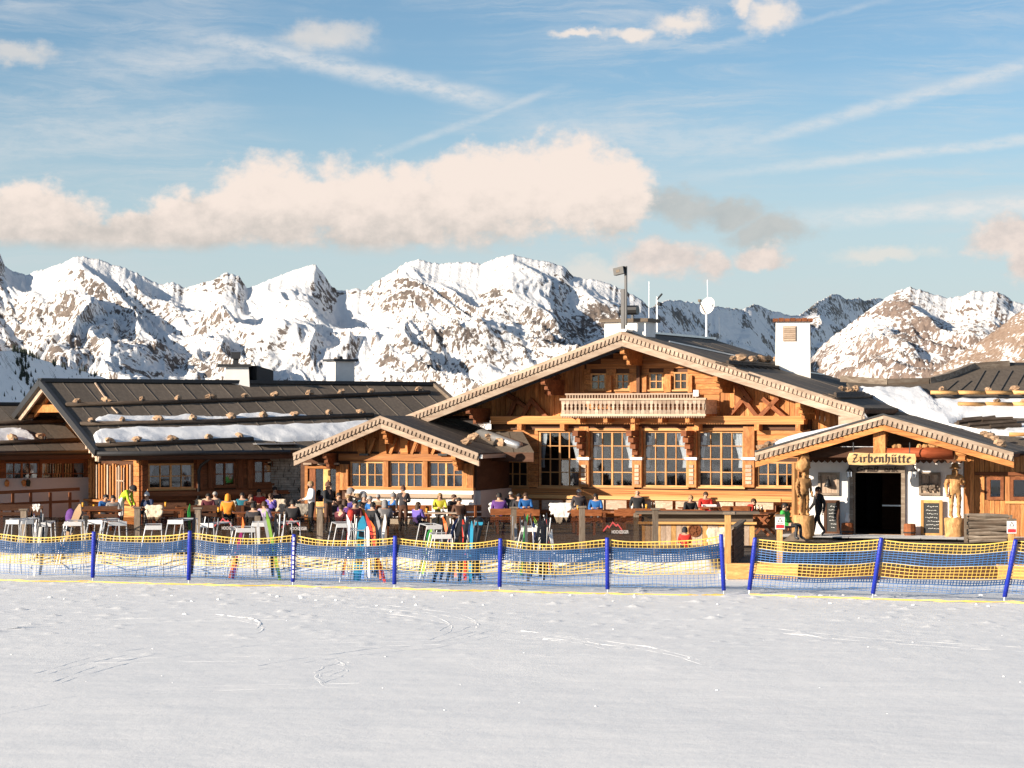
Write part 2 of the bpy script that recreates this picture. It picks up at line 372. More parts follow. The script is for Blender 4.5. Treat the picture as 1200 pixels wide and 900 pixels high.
def sst(x, a, b): t = np.clip((x-a)/(b-a), 0, 1); return t*t*(3-2*t)
def grid_obj(name, X, Y, Z, mat, attr=None, smooth=True):
    r, c = X.shape; me = bpy.data.meshes.new(name)
    co = np.stack([X, Y, Z], -1).reshape(-1, 3).astype(np.float32)
    i = np.arange(r*c).reshape(r, c); q = np.stack([i[:-1,:-1], i[:-1,1:], i[1:,1:], i[1:,:-1]], -1).reshape(-1, 4)
    me.vertices.add(len(co)); me.vertices.foreach_set('co', co.ravel())
    me.loops.add(q.size); me.loops.foreach_set('vertex_index', q.ravel().astype(np.int32))
    me.polygons.add(len(q)); me.polygons.foreach_set('loop_start', np.arange(0, q.size, 4, dtype=np.int32)); me.polygons.foreach_set('loop_total', np.full(len(q), 4, np.int32))
    me.polygons.foreach_set('use_smooth', np.full(len(q), smooth))
    me.update(calc_edges=True); me.materials.append(mat)
    if attr is not None:
        for k, v in attr.items():
            a = me.attributes.new(k, 'FLOAT', 'POINT'); a.data.foreach_set('value', v.ravel().astype(np.float32))
    return link(name, me)

# ------------------------------------------------------------------ the snow field and what it becomes behind the chalet
def kerb_line(x):  return 62.8 + 0*x
def ground_z(X, Y):
    z = .05*fbm(X*.10, Y*.14, 4, 3) + .010*fbm(X*.9, Y*1.1, 4, 9)*sst(Y, 8, 14)
    z = z + .006*ridged(X*.35+Y*.1, Y*2.4, 3, 21)*sst(Y, 20, 30)
    clump = np.clip(fbm(X*2.6, Y*3.4, 3, 31)-.30, 0, 1)*.16*sst(Y, 35, 52)*sst(Y, 64, 60)
    z = z + clump
    px = 600+X/np.maximum(Y, 1)*F
    bank = sst(Y, 65.6, 67.4)*(.38+.12*fbm(X*.9, Y*.9, 3, 41))*sst(px, 850, 830)
    z = z + bank
    z = np.where(Y > 68.4, .25*sst(Y, 68.4, 69), z)      # under the terrace
    z = np.where((px > 846) & (Y > 63.0), .05, z)
    z = z - .0009*np.clip(Y-140, 0, 900)**1.75*.9
    return np.maximum(z, -260)
def axis(*parts): return np.unique(np.concatenate([np.linspace(a, b, n) for a, b, n in parts]))
gx = axis((-4000,-60,14), (-60,-20,60), (-20,20,400), (20,60,60), (60,4000,14))
gy = axis((-900,-20,10), (-20,18,40), (18,70,430), (70,100,50), (100,400,16), (400,9000,16))
GX, GY = np.meshgrid(gx, gy)
tag(grid_obj('snow_field', GX, GY, ground_z(GX, GY), m_snow), kind='structure')

# ski tracks: shallow pressed grooves with a raised rim, laid over the piste
def tracks():
    q = random.Random(3); mb = MB()
    def line(x0, y0, x1, y1, bend, w):
        a, b = at(x0, y0, 4.4*F/(y0-HZ)), at(x1, y1, 4.4*F/(y1-HZ)); d = b-a; n_ = Vector((-d.y, d.x, 0)).normalized(); N = max(8, int(d.length/.5)); vs = []
        for i in range(N+1):
            t = i/N; c = a.lerp(b, t)+n_*bend*math.sin(math.pi*t)+n_*.03*math.sin(t*23+x0)
            for o_, h in ((-w, -.02), (-w*.45, .005*(.30+.55*math.sin(t*31+x0)*math.sin(t*7))), (w*.1, .002), (w, -.02)):
                p = c+n_*o_; g_ = float(ground_z(np.array([p.x]), np.array([p.y]))[0]); vs.append((p.x, p.y, g_+h))
        mb.add(vs, [(i*4+k, i*4+k+1, i*4+5+k, i*4+4+k) for i in range(N) for k in range(3)])
    for x0, y0, x1, y1, bd in ((40,790,490,742,2.0),(60,800,520,750,2.2),(100,772,590,735,-2),(300,780,700,745,1),(420,712,500,745,1.2),(440,708,505,748,1.6),(635,744,705,756,.2),(610,740,830,778,.6),(250,720,300,738,.5),(380,800,400,775,.3),(372,795,392,772,-.3),(-60,845,420,800,1.5),(-40,735,330,722,.6),(900,735,1230,760,-.6)):
        line(x0, y0, x1, y1, bd, q.uniform(.05,.09)); line(x0+3, y0+5, x1+3, y1+5, bd, q.uniform(.04,.08))
    for k in range(80):                       # crumbs and torn-up lumps near the net and across the piste
        y = 698+q.random()**3*150; x = q.uniform(-20, 1220); Y = 4.4*F/(y-HZ); p = at(x, y, Y); r = q.uniform(.008,.022)*(2.2 if y < 725 else 1)
        g_ = float(ground_z(np.array([p.x]), np.array([Y]))[0]); mb.blob((p.x, Y, g_+r*.2), (r*q.uniform(.8,1.8), r, r*.7), k, .3, 5, 3)
    tag(mb.build('ski_tracks_and_crumbs', m_snow, None), kind='stuff')
tracks()

# ------------------------------------------------------------------ mountains
def mountain_mat(name, rock, rock2, snow=(.86, .85, .84), sc=1.0):
    m, g, b = new_mat(name); tc = g.add('ShaderNodeTexCoord').outputs['Object']
    at_ = g.add('ShaderNodeAttribute'); at_.attribute_name = 'rock'
    wv = g.vm('ADD', tc, g.vm('SCALE', g.vm('SUBTRACT', g.noise(tc, .006*sc, 3, .5, 0, 1), (.5, .5, .5)), None)); wv.node.inputs[1].links[0].from_node.inputs['Scale'].default_value = 90/sc
    n1 = g.noise(g.mp(wv, (.10*sc, .10*sc, .028*sc), (0,0,0), (0, R(-34), 0)), 1.0, 6, .66)      # ribs and gullies down the fall line
    n2 = g.noise(g.mp(tc, (.07*sc, .07*sc, .05*sc)), 1.0, 5, .72)
    n3 = g.noise(g.mp(tc, (.008*sc, .008*sc, .012*sc)), 1.0, 4, .6)
    v = g.m('ADD', at_.outputs['Fac'], g.m('ADD', g.m('MULTIPLY', g.m('SUBTRACT', n1, .5), 2.5), g.m('ADD', g.m('MULTIPLY', g.m('SUBTRACT', n2, .5), .8), g.m('MULTIPLY', g.m('SUBTRACT', n3, .5), 1.5))))
    k = g.sm(v, .42, .62)
    rc = g.mix(g.sm(n2, .35, .65), rock, rock2)
    g.put(b.inputs['Base Color'], g.mix(k, snow, rc)); b.inputs['Roughness'].default_value = .8; b.inputs['Specular IOR Level'].default_value = .1
    bp = g.add('ShaderNodeBump'); bp.inputs['Strength'].default_value = .55; bp.inputs['Distance'].default_value = 9.0/sc; g.put(bp.inputs['Height'], g.m('ADD', n1, g.m('MULTIPLY', n2, .6))); g.put(b.inputs['Normal'], bp.outputs[0]); return m
def ell(px, py, lst):
    a = 0
    for (x, y, rx, ry, w) in lst: a = a+w*np.exp(-(((px-x)/rx)**2+((py-y)/ry)**2))
    return a
def mountain(name, sky, Yc, depth, base_py, mat, seed, amp, wl, rockbias, lst, spur=(0.5,), step=1.5, rows=210, warp=.5, pw=1.15, slopew=1.0, drift=60, ytilt=0.0, rmax=.54):
    sx = np.array([p[0] for p in sky], float); sy = np.array([p[1] for p in sky], float)
    c = np.arange(sx[0], sx[-1]+.1, step); crest = np.interp(c, sx, sy)
    crest = crest + 3.0*fbm(c/16., c*0+seed, 5, seed, .66) - 2.2*ridged(c/7., c*0+seed, 4, seed+5)+1.2
    t = np.concatenate([np.linspace(-.12, -.02, 5), np.linspace(0, 1, rows)**1.05])
    PX, T = np.meshgrid(c, t)
    def blur(a, s_):                        # lower down, the flanks forget the small notches of the crest
        k = np.exp(-.5*(np.arange(-int(3*s_), int(3*s_)+1)/s_)**2); k /= k.sum(); n_ = len(k)//2
        return np.convolve(np.pad(a, n_, 'edge'), k, 'valid')
    lev = np.stack([crest]+[blur(crest, s_/step) for s_ in (9, 26, 60)]); lt = np.clip(T, 0, 1)**.8*6.0; sh = PX+np.clip(T, 0, 1)*drift+18*np.clip(T*3, 0, 1)*fbm(PX/60, T*9, 3, seed+33)
    CR = sum(np.interp(sh, c, lev[k])*np.clip(1-np.abs(np.minimum(lt, 3)-k), 0, 1) for k in range(4))
    Yc = Yc+ytilt*(PX-(sx[0]+sx[-1])/2); Yd = Yc-depth*T
    X = (PX-600)/F*Yd
    tt = np.clip(T, 0, 1); ys = CR+(base_py-CR)*tt**pw
    z = CH+(HZ-ys)/F*Yd
    z = np.where(T < 0, CH+(HZ-CR)/F*Yc-np.abs(T)*depth*.8, z)
    wx = X+wl*warp*fbm(X/wl*.7, Yd/wl*.7, 3, seed+50); wy = Yd+wl*warp*fbm(X/wl*.7, Yd/wl*.7, 3, seed+60)
    big = ridged((wx+spur[0]*wy)/wl, wy/wl*.45, 6, seed+70, .44)
    fine = ridged((wx+spur[0]*wy)/wl*5, wy/wl*2.2, 4, seed+90, .6)
    near = np.clip(tt/.26, 0, 1)**.65
    vfine = ridged((wx+spur[0]*wy)/wl*13, wy/wl*5, 3, seed+110, .6)
    z = z - amp*(1-big)*near - amp*.17*(1-fine)*np.clip(tt/.12, 0, 1) - amp*.045*(1-vfine)*np.clip(tt/.05, 0, 1)
    # slope and hand-placed cliff and snowfield regions
    dzx = np.gradient(z, axis=1)/np.maximum(np.gradient(X, axis=1), 1e-6); dzy = np.gradient(z, axis=0)/np.minimum(np.gradient(Yd, axis=0), -1e-6)
    sl_ = np.hypot(dzx, dzy); py = HZ-(z-CH)/Yd*F
    rock = np.clip(rockbias + slopew*(sst(sl_, .55, 1.5)-.40) + ell(PX, py, lst), -.6, rmax)
    return tag(grid_obj(name, X, Yd, z, mat, {'rock': rock}), kind='structure')
m_mt = mountain_mat('alpine_rock_and_snow', (.10, .085, .078), (.20, .16, .135))
m_mt2 = mountain_mat('far_rock_and_snow', (.16, .15, .14), (.25, .22, .19))
m_mt3 = mountain_mat('reddish_rock_and_snow', (.15, .115, .10), (.26, .195, .16))
m_mt4 = mountain_mat('brown_slope', (.24, .165, .12), (.34, .25, .19), sc=1.6)
m_hill = mountain_mat('shaded_snow_hill', (.05, .05, .045), (.08, .075, .06), sc=4)
sky1 = [(-820,352),(-700,322),(-610,338),(-500,306),(-420,326),(-330,300),(-250,322),(-160,330),(-60,318),(-20,300),(0,297),(6,312),(14,318),(30,322),(62,312),(85,303),(97,300),(120,306),(150,315),(176,328),(190,333),(205,331),(218,338),(232,332),(247,330),(256,324),(266,320),(280,323),(289,337),(300,334),(330,322),(352,314),(370,309),(377,318),(388,335),(398,341),(415,338),(428,340),(440,331),(460,318),(480,306),(492,303),(505,308),(520,309),(545,307),(566,309),(578,304),(600,298),(612,301),(640,306),(660,312),(672,324),(690,327),(712,331),(735,342),(752,352),(766,364),(790,388),(820,410),(850,440),(880,470)]
R1 = [(60,372,50,22,.28),(120,400,60,16,.25),(150,390,25,22,.3),(215,375,30,10,.2),(268,335,22,14,.5),(378,335,16,20,.75),(385,338,8,14,.5),
      (190,415,70,18,.35),(260,430,60,14,.3),(330,415,40,12,.3),(60,425,40,12,.2),(570,400,80,30,.42),(500,420,60,18,.42),(640,340,30,30,.2),(700,370,40,30,.42),(655,400,60,30,.3),(590,345,14,16,.2),(465,345,14,20,.25),(480,370,20,10,.2),
      (330,365,50,22,-.55),(400,385,45,26,-.45),(310,345,30,14,-.4),(545,325,40,12,-.35),(440,380,40,20,-.35),(130,330,24,18,-.35),(40,340,25,12,-.3),(100,380,25,10,-.25),(470,325,30,10,-.2),(600,320,25,16,-.1),(230,400,20,10,-.2)]
mountain('snowy_mountain_range', sky1, 5200, 1900, 620, m_mt, 11, 140, 330, .31, R1, (.55,), 1.4, 260)
sky2 = [(690,420),(730,380),(770,356),(782,352),(800,352),(822,356),(846,360),(868,362),(884,357),(900,362),(918,368),(934,370),(950,360),(960,352),(975,345),(984,346),(992,351),(1006,349),(1012,352),(1022,350),(1034,350),(1060,372),(1100,420),(1130,450)]
R2 = [(800,360,40,10,.2),(880,362,30,10,.35),(975,360,40,16,.4),(1010,360,20,12,.25),(850,380,40,12,-.1),(900,395,40,14,-.3)]
mountain('distant_blue_mountains', sky2, 8200, 2500, 620, m_mt2, 37, 190, 420, .40, R2, (-1.2,), 1.3, 190, ytilt=6.5)
sky3 = [(935,440),(950,422),(965,402),(985,388),(1000,376),(1020,362),(1040,348),(1056,339),(1066,336),(1082,341),(1096,345),(1110,349),(1128,347),(1140,340),(1152,342),(1164,341),(1176,345),(1186,352),(1200,356),(1240,350),(1300,366),(1380,380)]
R3 = [(1060,355,20,16,.3),(1100,370,50,14,.1),(1050,410,70,26,.42),(1120,400,50,24,.4),(990,420,50,16,.35),(1165,352,20,8,.25),(1010,390,30,10,-.25),(1075,352,12,20,-.2),(1150,360,20,10,-.2),(1060,372,26,8,-.2)]
mountain('snow_dusted_mountain', sky3, 5600, 1800, 620, m_mt3, 53, 100, 260, .52, R3, (.7,), 1.3, 230, rmax=.62)
sky4 = [(1060,470),(1085,443),(1104,430),(1120,418),(1140,405),(1160,392),(1180,376),(1200,362),(1240,345),(1330,330),(1420,312),(1520,330),(1640,304),(1760,326),(1900,316),(2040,345)]
mountain('brown_mountain_slope', sky4, 4000, 1100, 620, m_mt4, 71, 45, 170, 1.05, [(1185,420,16,14,-.4),(1150,408,14,5,-.5),(1130,430,30,5,-.35)], (.3,), 1.5, 120, rmax=.80)
# the shaded hill at the left edge and its stone pines
def hill():
    c = np.arange(-520, 175, 1.3); cr = np.interp(c, [-520,-350,-190,-60,0,20,45,70,95,120,145,175], [398,405,402,408,411,410,419,428,434,441,452,470]) + .8*fbm(c/9, c*0, 4, 5)
    t = np.linspace(-.1, 1, 150); PX, T = np.meshgrid(c, t); PXc = np.maximum(PX, -60); Yd = 2000+(PXc-60)*4.6-730*T
    X = (PX-600)/F*Yd; ys = cr+(640-cr)*np.clip(T,0,1)**1.0
    z = CH+(HZ-ys)/F*Yd; z = np.where(T<0, CH+(HZ-cr)/F*(2000+(PXc-60)*4.6)+T*120, z)
    z = z - 3.5*(1-ridged(X/60, Yd/70, 4, 8))*sst(T, 0, .1)
    rock = .12+.25*fbm(X/40, Yd/40, 3, 4)+ell(PX, HZ-(z-CH)/Yd*F, [(20,425,10,14,.25)])
    tag(grid_obj('shaded_snow_hill', X, Yd, z, m_hill, {'rock': rock}), kind='structure'); return c, cr, t, X, Yd, z
hc, hcr, ht, HX, HY, HZg = hill()
m_pine = flat('dark_pine_needles', (.028, .036, .024), .95, 0, .5, .6)
m_bark = flat('pine_bark', (.09, .06, .04), .95)
def pine_mesh(seed):
    q = random.Random(seed); mb = MB()
    for k in range(5):
        z0 = .10+.17*k; r = .27*(1-k/5.6)*q.uniform(.85,1.15); n = 8
        vs = [(0,0,z0+.30)]+[(r*math.cos(2*math.pi*i/n)*(1 if i%2 else .55)*q.uniform(.8,1.2), r*math.sin(2*math.pi*i/n)*(1 if i%2 else .55)*q.uniform(.8,1.2), z0-.05*(i%2)+q.uniform(-.02,.02)) for i in range(n)]
        mb.add(vs, [(0,1+i,1+(i+1)%n) for i in range(n)]+[tuple(range(n,0,-1))])
    return mb.mesh('crown', m_pine)
crowns = [pine_mesh(i) for i in range(4)]
trunk = MB().tube([(0,0,-.12),(0,0,.25)], [.035,.025], 5).mesh('trunk', m_bark)
def pine(px, row_t, s, label='small dark stone pine on the shaded snowy hill at the left edge'):
    j = int(np.clip(np.searchsorted(hc, px), 0, len(hc)-1)); i = int(np.clip(np.searchsorted(ht, row_t*.42), 0, len(ht)-1))
    o = thing('pine_tree', label, 'tree', (HX[i,j], HY[i,j], HZg[i,j]), rnd.uniform(0,6), 'stone pines on the shaded hill'); o.scale = (s, s, s)
    link('crown', rnd.choice(crowns), o); link('trunk', trunk, o)
for k in range(62):                                # along the crest, thinning to the right
    pine(rnd.choice([rnd.uniform(14,40), rnd.uniform(14,125), rnd.uniform(60,140)]), rnd.uniform(-.01,.03), rnd.uniform(3.5,6.5))
for k in range(46):                                # the dark clump below the top, and loners
    a = rnd.random(); pine(20+18*a+rnd.gauss(0,6), .06+.45*a+rnd.uniform(-.08,.08), rnd.uniform(4,7.5))
for k in range(50): pine(rnd.uniform(-20,115), rnd.uniform(.03,.62), rnd.uniform(2,4.2))

# ------------------------------------------------------------------ people: bodies grown over a skeleton
m_skin = flat('skin', (.52, .31, .21), .6, 0, .05)
m_boot = flat('ski_boot', (.05, .05, .055), .4)
def cloth(name, col): return flat('cloth_'+name, col, .8, 0, .12, 12, .2)
CL_ = {k: cloth(k, v) for k, v in dict(black=(.014,.014,.017), navy=(.016,.03,.085), blue=(.015,.12,.36), teal=(.01,.14,.19), turquoise=(.03,.33,.52), purple=(.11,.035,.20), violet=(.13,.09,.38),
    red=(.58,.03,.02), orange=(.78,.26,.02), yellow=(.75,.66,.06), lime=(.50,.72,.03), white=(.78,.77,.76), grey=(.22,.21,.21), brown=(.10,.045,.025), khaki=(.25,.19,.12), lilac=(.33,.26,.42), green=(.04,.38,.06), dark=(.035,.03,.035), maroon=(.10,.015,.025), sky=(.33,.42,.58)).items()}
m_hair = {k: flat('hair_'+k, v, .7, 0, .2, 20) for k, v in dict(black=(.012,.009,.008), brown=(.06,.03,.015), fair=(.32,.20,.09), grey=(.35,.33,.31)).items()}
POSES = {}
def skeleton(kind):
    J = {}; s = 1
    if kind.startswith('stand') or kind in ('bend', 'walk', 'serve'):
        J = dict(pel=(0,0,.95), sp=(0,0,1.12), ch=(0,-.01,1.30), nk=(0,-.01,1.47), hd=(0,-.03,1.60), ht=(0,-.02,1.69))
        hip, kn, an, toe = (.10,0,.90), (.11,-.03,.50), (.11,.02,.10), (.12,-.14,.045)
        sh, el, wr, ha = (.19,0,1.40), (.25,.03,1.12), (.25,-.06,.88), (.25,-.10,.80)
        L = [hip, kn, an, toe]; A = [sh, el, wr, ha]; LL = LR = L; AL = AR = A
        if kind == 'serve': AL = [sh, (.24,-.03,1.14), (.16,-.27,1.12), (.12,-.34,1.13)]; AR = [sh, (.25,-.06,1.14), (.17,-.30,1.08), (.13,-.37,1.08)]
        if kind == 'stand_talk': AL = [sh, (.25,0,1.14), (.14,-.22,1.16), (.08,-.28,1.20)]; AR = A
        if kind == 'walk':
            LL = [hip, (.11,-.20,.53), (.11,-.27,.11), (.12,-.43,.06)]; LR = [hip, (.11,.06,.50), (.11,.30,.16), (.12,.16,.05)]
            AL = [sh, (.25,.10,1.13), (.25,.06,.89), (.25,.03,.81)]; AR = [sh, (.24,-.05,1.13), (.23,-.22,.94), (.22,-.27,.87)]
        if kind == 'bend':
            J = dict(pel=(0,.05,.95), sp=(0,-.06,1.10), ch=(0,-.22,1.23), nk=(0,-.36,1.31), hd=(0,-.48,1.38), ht=(0,-.56,1.42))
            AL = AR = [(.19,-.28,1.28), (.22,-.36,1.02), (.18,-.46,.80), (.17,-.48,.72)]
    else:
        lean = dict(sit=0, sit_table=-.08, sit_back=.10, sit_side=-.03, recline=.40)[kind]
        J = dict(pel=(0,0,.50), sp=(0,lean*.35+.02,.66), ch=(0,lean*.7,.84-abs(lean)*.15), nk=(0,lean,1.00-abs(lean)*.25), hd=(0,lean-.03,1.13-abs(lean)*.28), ht=(0,lean-.02,1.22-abs(lean)*.3))
        kz = .50
        LL = [(.10,-.02,.48), (.13,-.42,kz), (.13,-.44,.11), (.14,-.58,.05)]; LR = [(.10,-.02,.48), (.12,-.43,kz), (.12,-.38,.11), (.13,-.52,.05)]
        y, z = J['ch'][1], J['ch'][2]+.09
        AL = AR = [(.19,y,z), (.24,y-.08,z-.27), (.13,y-.30,z-.24), (.09,y-.37,z-.22)]
        if kind == 'sit_back': AL = [(.19,y,z), (.25,y+.02,z-.28), (.17,y-.20,z-.38), (.13,y-.27,z-.38)]; AR = AL
        if kind == 'sit_side': AL = [(.19,y,z), (.25,y-.10,z-.26), (.12,y-.24,z-.05), (.05,y-.22,z+.06)]
        if kind == 'recline': LL = [(.10,-.02,.48), (.12,-.44,.66), (.12,-.84,.46), (.13,-.92,.58)]; LR = [(.10,-.02,.48), (.12,-.46,.55), (.12,-.88,.40), (.13,-.96,.52)]
    return J, LL, LR, AL, AR
def body_mesh(kind):
    J, LL, LR, AL, AR = skeleton(kind); mx = lambda p: (-p[0], p[1], p[2])
    V = []; Rr = []; E = []; G = []
    def chain(pts, radii, grp, start=None):
        p = start
        for q, r, g_ in zip(pts, radii, grp):
            V.append(q); Rr.append(r); G.append(g_); i = len(V)-1
            if p is not None: E.append((p, i))
            p = i
        return p
    chain([J['pel'], J['sp'], J['ch'], J['nk'], J['hd'], J['ht']], [(.165,.125), (.15,.115), (.175,.125), (.058,.06), (.082,.098), (.066,.08)], [1, 0, 0, 2, 2, 2])
    for Lg, f in ((LL, lambda p: p), (LR, mx)): chain([f(p) for p in Lg], [(.10,.10), (.068,.07), (.055,.058), (.05,.04)], [1, 1, 3, 3], 0)
    for Ar, f in ((AL, lambda p: p), (AR, mx)): chain([f(p) for p in Ar], [(.082,.08), (.058,.058), (.044,.044), (.04,.028)], [0, 0, 0, 2], 2)
    me = bpy.data.meshes.new('grow'); me.from_pydata(V, E, []); o = bpy.data.objects.new('grow', me); COL.objects.link(o)
    md = o.modifiers.new('s', 'SKIN'); md.use_smooth_shade = True
    for i, sv in enumerate(me.skin_vertices[0].data): sv.radius = Rr[i]; sv.use_root = (i == 0)
    o.modifiers.new('d', 'SUBSURF').levels = 1
    dg = bpy.context.evaluated_depsgraph_get(); ev = o.evaluated_get(dg); b = bpy.data.meshes.new_from_object(ev)
    bpy.data.objects.remove(o)
    P = np.array(V); seg = np.array(E); A = P[seg[:,0]]; B = P[seg[:,1]]
    mi = []
    for p in b.polygons:
        c = np.array(p.center); d = B-A; t = np.clip(((c-A)*d).sum(1)/(d*d).sum(1), 0, 1); k = int(np.argmin(np.linalg.norm(A+d*t[:,None]-c, axis=1)))
        mi.append(G[seg[k,1]] if t[k] > .3 else G[seg[k,0]])
    vs = [tuple(v.co) for v in b.vertices]; fs = [tuple(p.vertices) for p in b.polygons]
    mb = MB(); mb.v = vs; mb.f = fs; mb.mi = mi
    hd, ht = Vector(J['hd']), Vector(J['ht']); up = (ht-Vector(J['nk'])).normalized(); fw = Vector((0,-1,0)); fw = (fw-up*fw.dot(up)).normalized(); rt = fw.cross(up)
    mb.obox(hd+fw*.098-up*.005, rt*.013, fw*.018, up*.022, 2)                     # nose
    for s_ in (-1, 1):
        mb.obox(hd+fw*.088+up*.022+rt*.033*s_, rt*.013, fw*.006, up*.007, 4)      # eyes
        mb.obox(hd+rt*.084*s_-fw*.01, rt*.010, fw*.018, up*.028, 2)               # ears
    mb.obox(hd+fw*.086-up*.045, rt*.024, fw*.006, up*.006, 4)                     # mouth
    for Ar, f in ((AL, 1), (AR, -1)):                                             # fingers and thumb
        w, h = Vector(Ar[2]), Vector(Ar[3]); d = (h-w).normalized(); side = d.cross(Vector((0,0,1)))
        side = side.normalized() if side.length > .1 else Vector((1,0,0)); nn = side.cross(d)
        for i in range(4):
            a = h+d*.012+side*(.027-.018*i); bq = a+d*(.045-.006*abs(i-1.3))-nn*.008; e = bq+d*.02-nn*.02
            q = [Vector((p.x*f, p.y, p.z)) for p in (a, bq, e)]; mb.tube(q, [.009,.008,.006], 5, 2)
        a = h-d*.02+side*.035; q = [a, a+side*.025+d*.02, a+side*.03+d*.045]; mb.tube([Vector((p.x*f, p.y, p.z)) for p in q], [.011,.009,.007], 5, 2)
    me2 = mb.mesh('person_'+kind, [m_boot]*5, True); bpy.data.meshes.remove(b)
    return me2, hd, up, fw
for k in ('stand', 'stand_talk', 'serve', 'walk', 'bend', 'sit', 'sit_table', 'sit_back', 'sit_side', 'recline'): POSES[k] = body_mesh(k)
_head = {}
def head_part(kind, style, mat):
    key = (kind, style, mat.name)
    if key in _head: return _head[key]
    me, hd, up, fw = POSES[kind]; rt = fw.cross(up); mb = MB(); c = hd-fw*.006+up*.022
    def cap(rx, ry, rz, zmin, back=-9.):
        n, m = 12, 6; vs = []
        for i in range(m+1):
            th = (math.pi/2)*(1-i/m)+ (zmin if i == 0 else 0)
            for k in range(n):
                a = 2*math.pi*k/n; fr = math.cos(a)
                drop = 0.0
                if i <= 1 and fr < .35: drop = back*(1 if i == 0 else .4)
                vs.append(c+rt*math.sin(a)*rx*math.sin(th)+fw*fr*ry*math.sin(th)+up*(rz*math.cos(th)-drop))
        mb.add(vs, [(i*n+k, i*n+(k+1)%n, (i+1)*n+(k+1)%n, (i+1)*n+k) for i in range(m) for k in range(n)])
    if style == 'short': cap(.097,.112,.105,0,.07)
    elif style == 'long': cap(.10,.115,.106,0,.19)
    elif style == 'beanie': cap(.104,.12,.135,0,.03); mb.lathe(c+up*.13, [(.012,0),(.03,.02),(.012,.045)], 6)
    elif style == 'helmet': cap(.118,.138,.135,0,.10); mb.obox(c+fw*.12+up*.03, rt*.085, fw*.02, up*.028, 1)
    elif style == 'hat': cap(.10,.115,.12,0,.0); mb.lathe(c+up*.012, [(.10,0),(.17,.004),(.17,.014),(.10,.02)], 12)
    elif style == 'hood': cap(.112,.13,.125,0,.16)
    elif style == 'glasses':
        c = hd+fw*.1+up*.022; mb.obox(c, rt*.062, fw*.01, up*.02)
        for s_ in (-1, 1): mb.obox(c+rt*.068*s_-fw*.05, rt*.006, fw*.05, up*.006)
    _head[key] = mb.mesh('head_'+style, [mat, m_black], style != 'glasses'); return _head[key]
def person(label, pose, loc, rz, jacket, trousers, hair=None, hat=None, glasses=False, s=1.0, boots=None, group=None):
    me = POSES[pose][0]; o = link('person', me, None, loc, (0,0,rz), (s,s,s)); tag(o, label, 'person', group)
    for i, mt in enumerate((CL_[jacket], CL_[trousers], m_skin, boots or m_boot, m_black)):
        o.material_slots[i].link = 'OBJECT'; o.material_slots[i].material = mt
    if hair: link('hair', head_part(pose, hair[0], m_hair[hair[1]]), o)
    if hat:
        nm = {'beanie':'beanie','helmet':'helmet','hat':'hat','hood':'hood'}[hat[0]]; link(nm, head_part(pose, hat[0], CL_[hat[1]]), o)
    if glasses: link('sunglasses', head_part(pose, 'glasses', m_black), o)
    return o

# ------------------------------------------------------------------ building pieces
def cut(u0, u1, holes):                      # intervals of [u0,u1] left over between holes
    out = [(u0, u1)]
    for a, b in holes:
        nx = []
        for p, q in out:
            if b <= p or a >= q: nx.append((p, q))
            else:
                if a > p: nx.append((p, a))
                if b < q: nx.append((b, q))
        out = nx
    return [(p, q) for p, q in out if q-p > .03]
def wall_slab(par, mat, u0, u1, z0, z1, w0, w1, holes, name='wall'):   # a wall with rectangular openings (u0,u1,z0,z1)
    zs = sorted({z0, z1}|{min(max(h[k], z0), z1) for h in holes for k in (2, 3)}); mb = MB()
    for a, b in zip(zs, zs[1:]):
        zc = (a+b)/2
        for p, q in cut(u0, u1, [(h[0], h[1]) for h in holes if h[2] < zc < h[3]]): mb.box(p, q, w0, w1, a, b)
    return mb.build(name, mat, par)
def h_boards(par, mat, u0, u1, z0, z1, n, w, holes, th=.05, top=None, name='log', shrink=.012):
    h = (z1-z0)/n
    for i in range(n):
        a, b = z0+i*h, z0+(i+1)*h; hs = [(q[0], q[1]) for q in holes if q[2] < b-.02 and q[3] > a+.02]
        for p, q in cut(u0, u1, hs):
            if top:
                while p < u1 and top(p) < b: p += .1
                while q > p and top(q) < b: q -= .1
                if q-p < .15: continue
            t = th*(1+.35*rnd.uniform(-1, 1)); ubox(name, mat, par, p+.004, q-.004, w-t, w, a+shrink*.5, b-shrink*.5)
def v_planks(par, mat, u0, u1, z0, top, n, w, holes=(), th=.04, name='plank'):
    d = (u1-u0)/n
    for i in range(n):
        a, b = u0+i*d+.006, u0+(i+1)*d-.006; t = th*(1+.4*rnd.uniform(-1, 1)); zz = [(z0, None)]
        za, zb = top(a), top(b)
        if max(za, zb)-z0 < .08: continue
        hs = [(h[2], h[3]) for h in holes if h[0] < b-.02 and h[1] > a+.02]
        segs = cut(z0, max(za, zb), hs)
        for p, q in segs:
            if q >= max(za, zb)-1e-6:
                mb = MB(); A, B = max(za, p+.02), max(zb, p+.02)
                mb.add([(a,w-t,p),(b,w-t,p),(b,w,p),(a,w,p),(a,w-t,A),(b,w-t,B),(b,w,B),(a,w,A)], [(0,3,2,1),(4,5,6,7),(0,1,5,4),(1,2,6,5),(2,3,7,6),(3,0,4,7)])
                c = Vector(((a+b)/2, w-t/2, (p+max(A,B))/2)); mb.v = [((v[0]-c.x)/.25, (v[1]-c.y)/.25, (v[2]-c.z)/2.2) for v in mb.v]
                o = mb.build(name, mat, par, c); o.scale = (.25, .25, 2.2)
            else: ubox(name, mat, par, a, b, w-t, w, p, q)
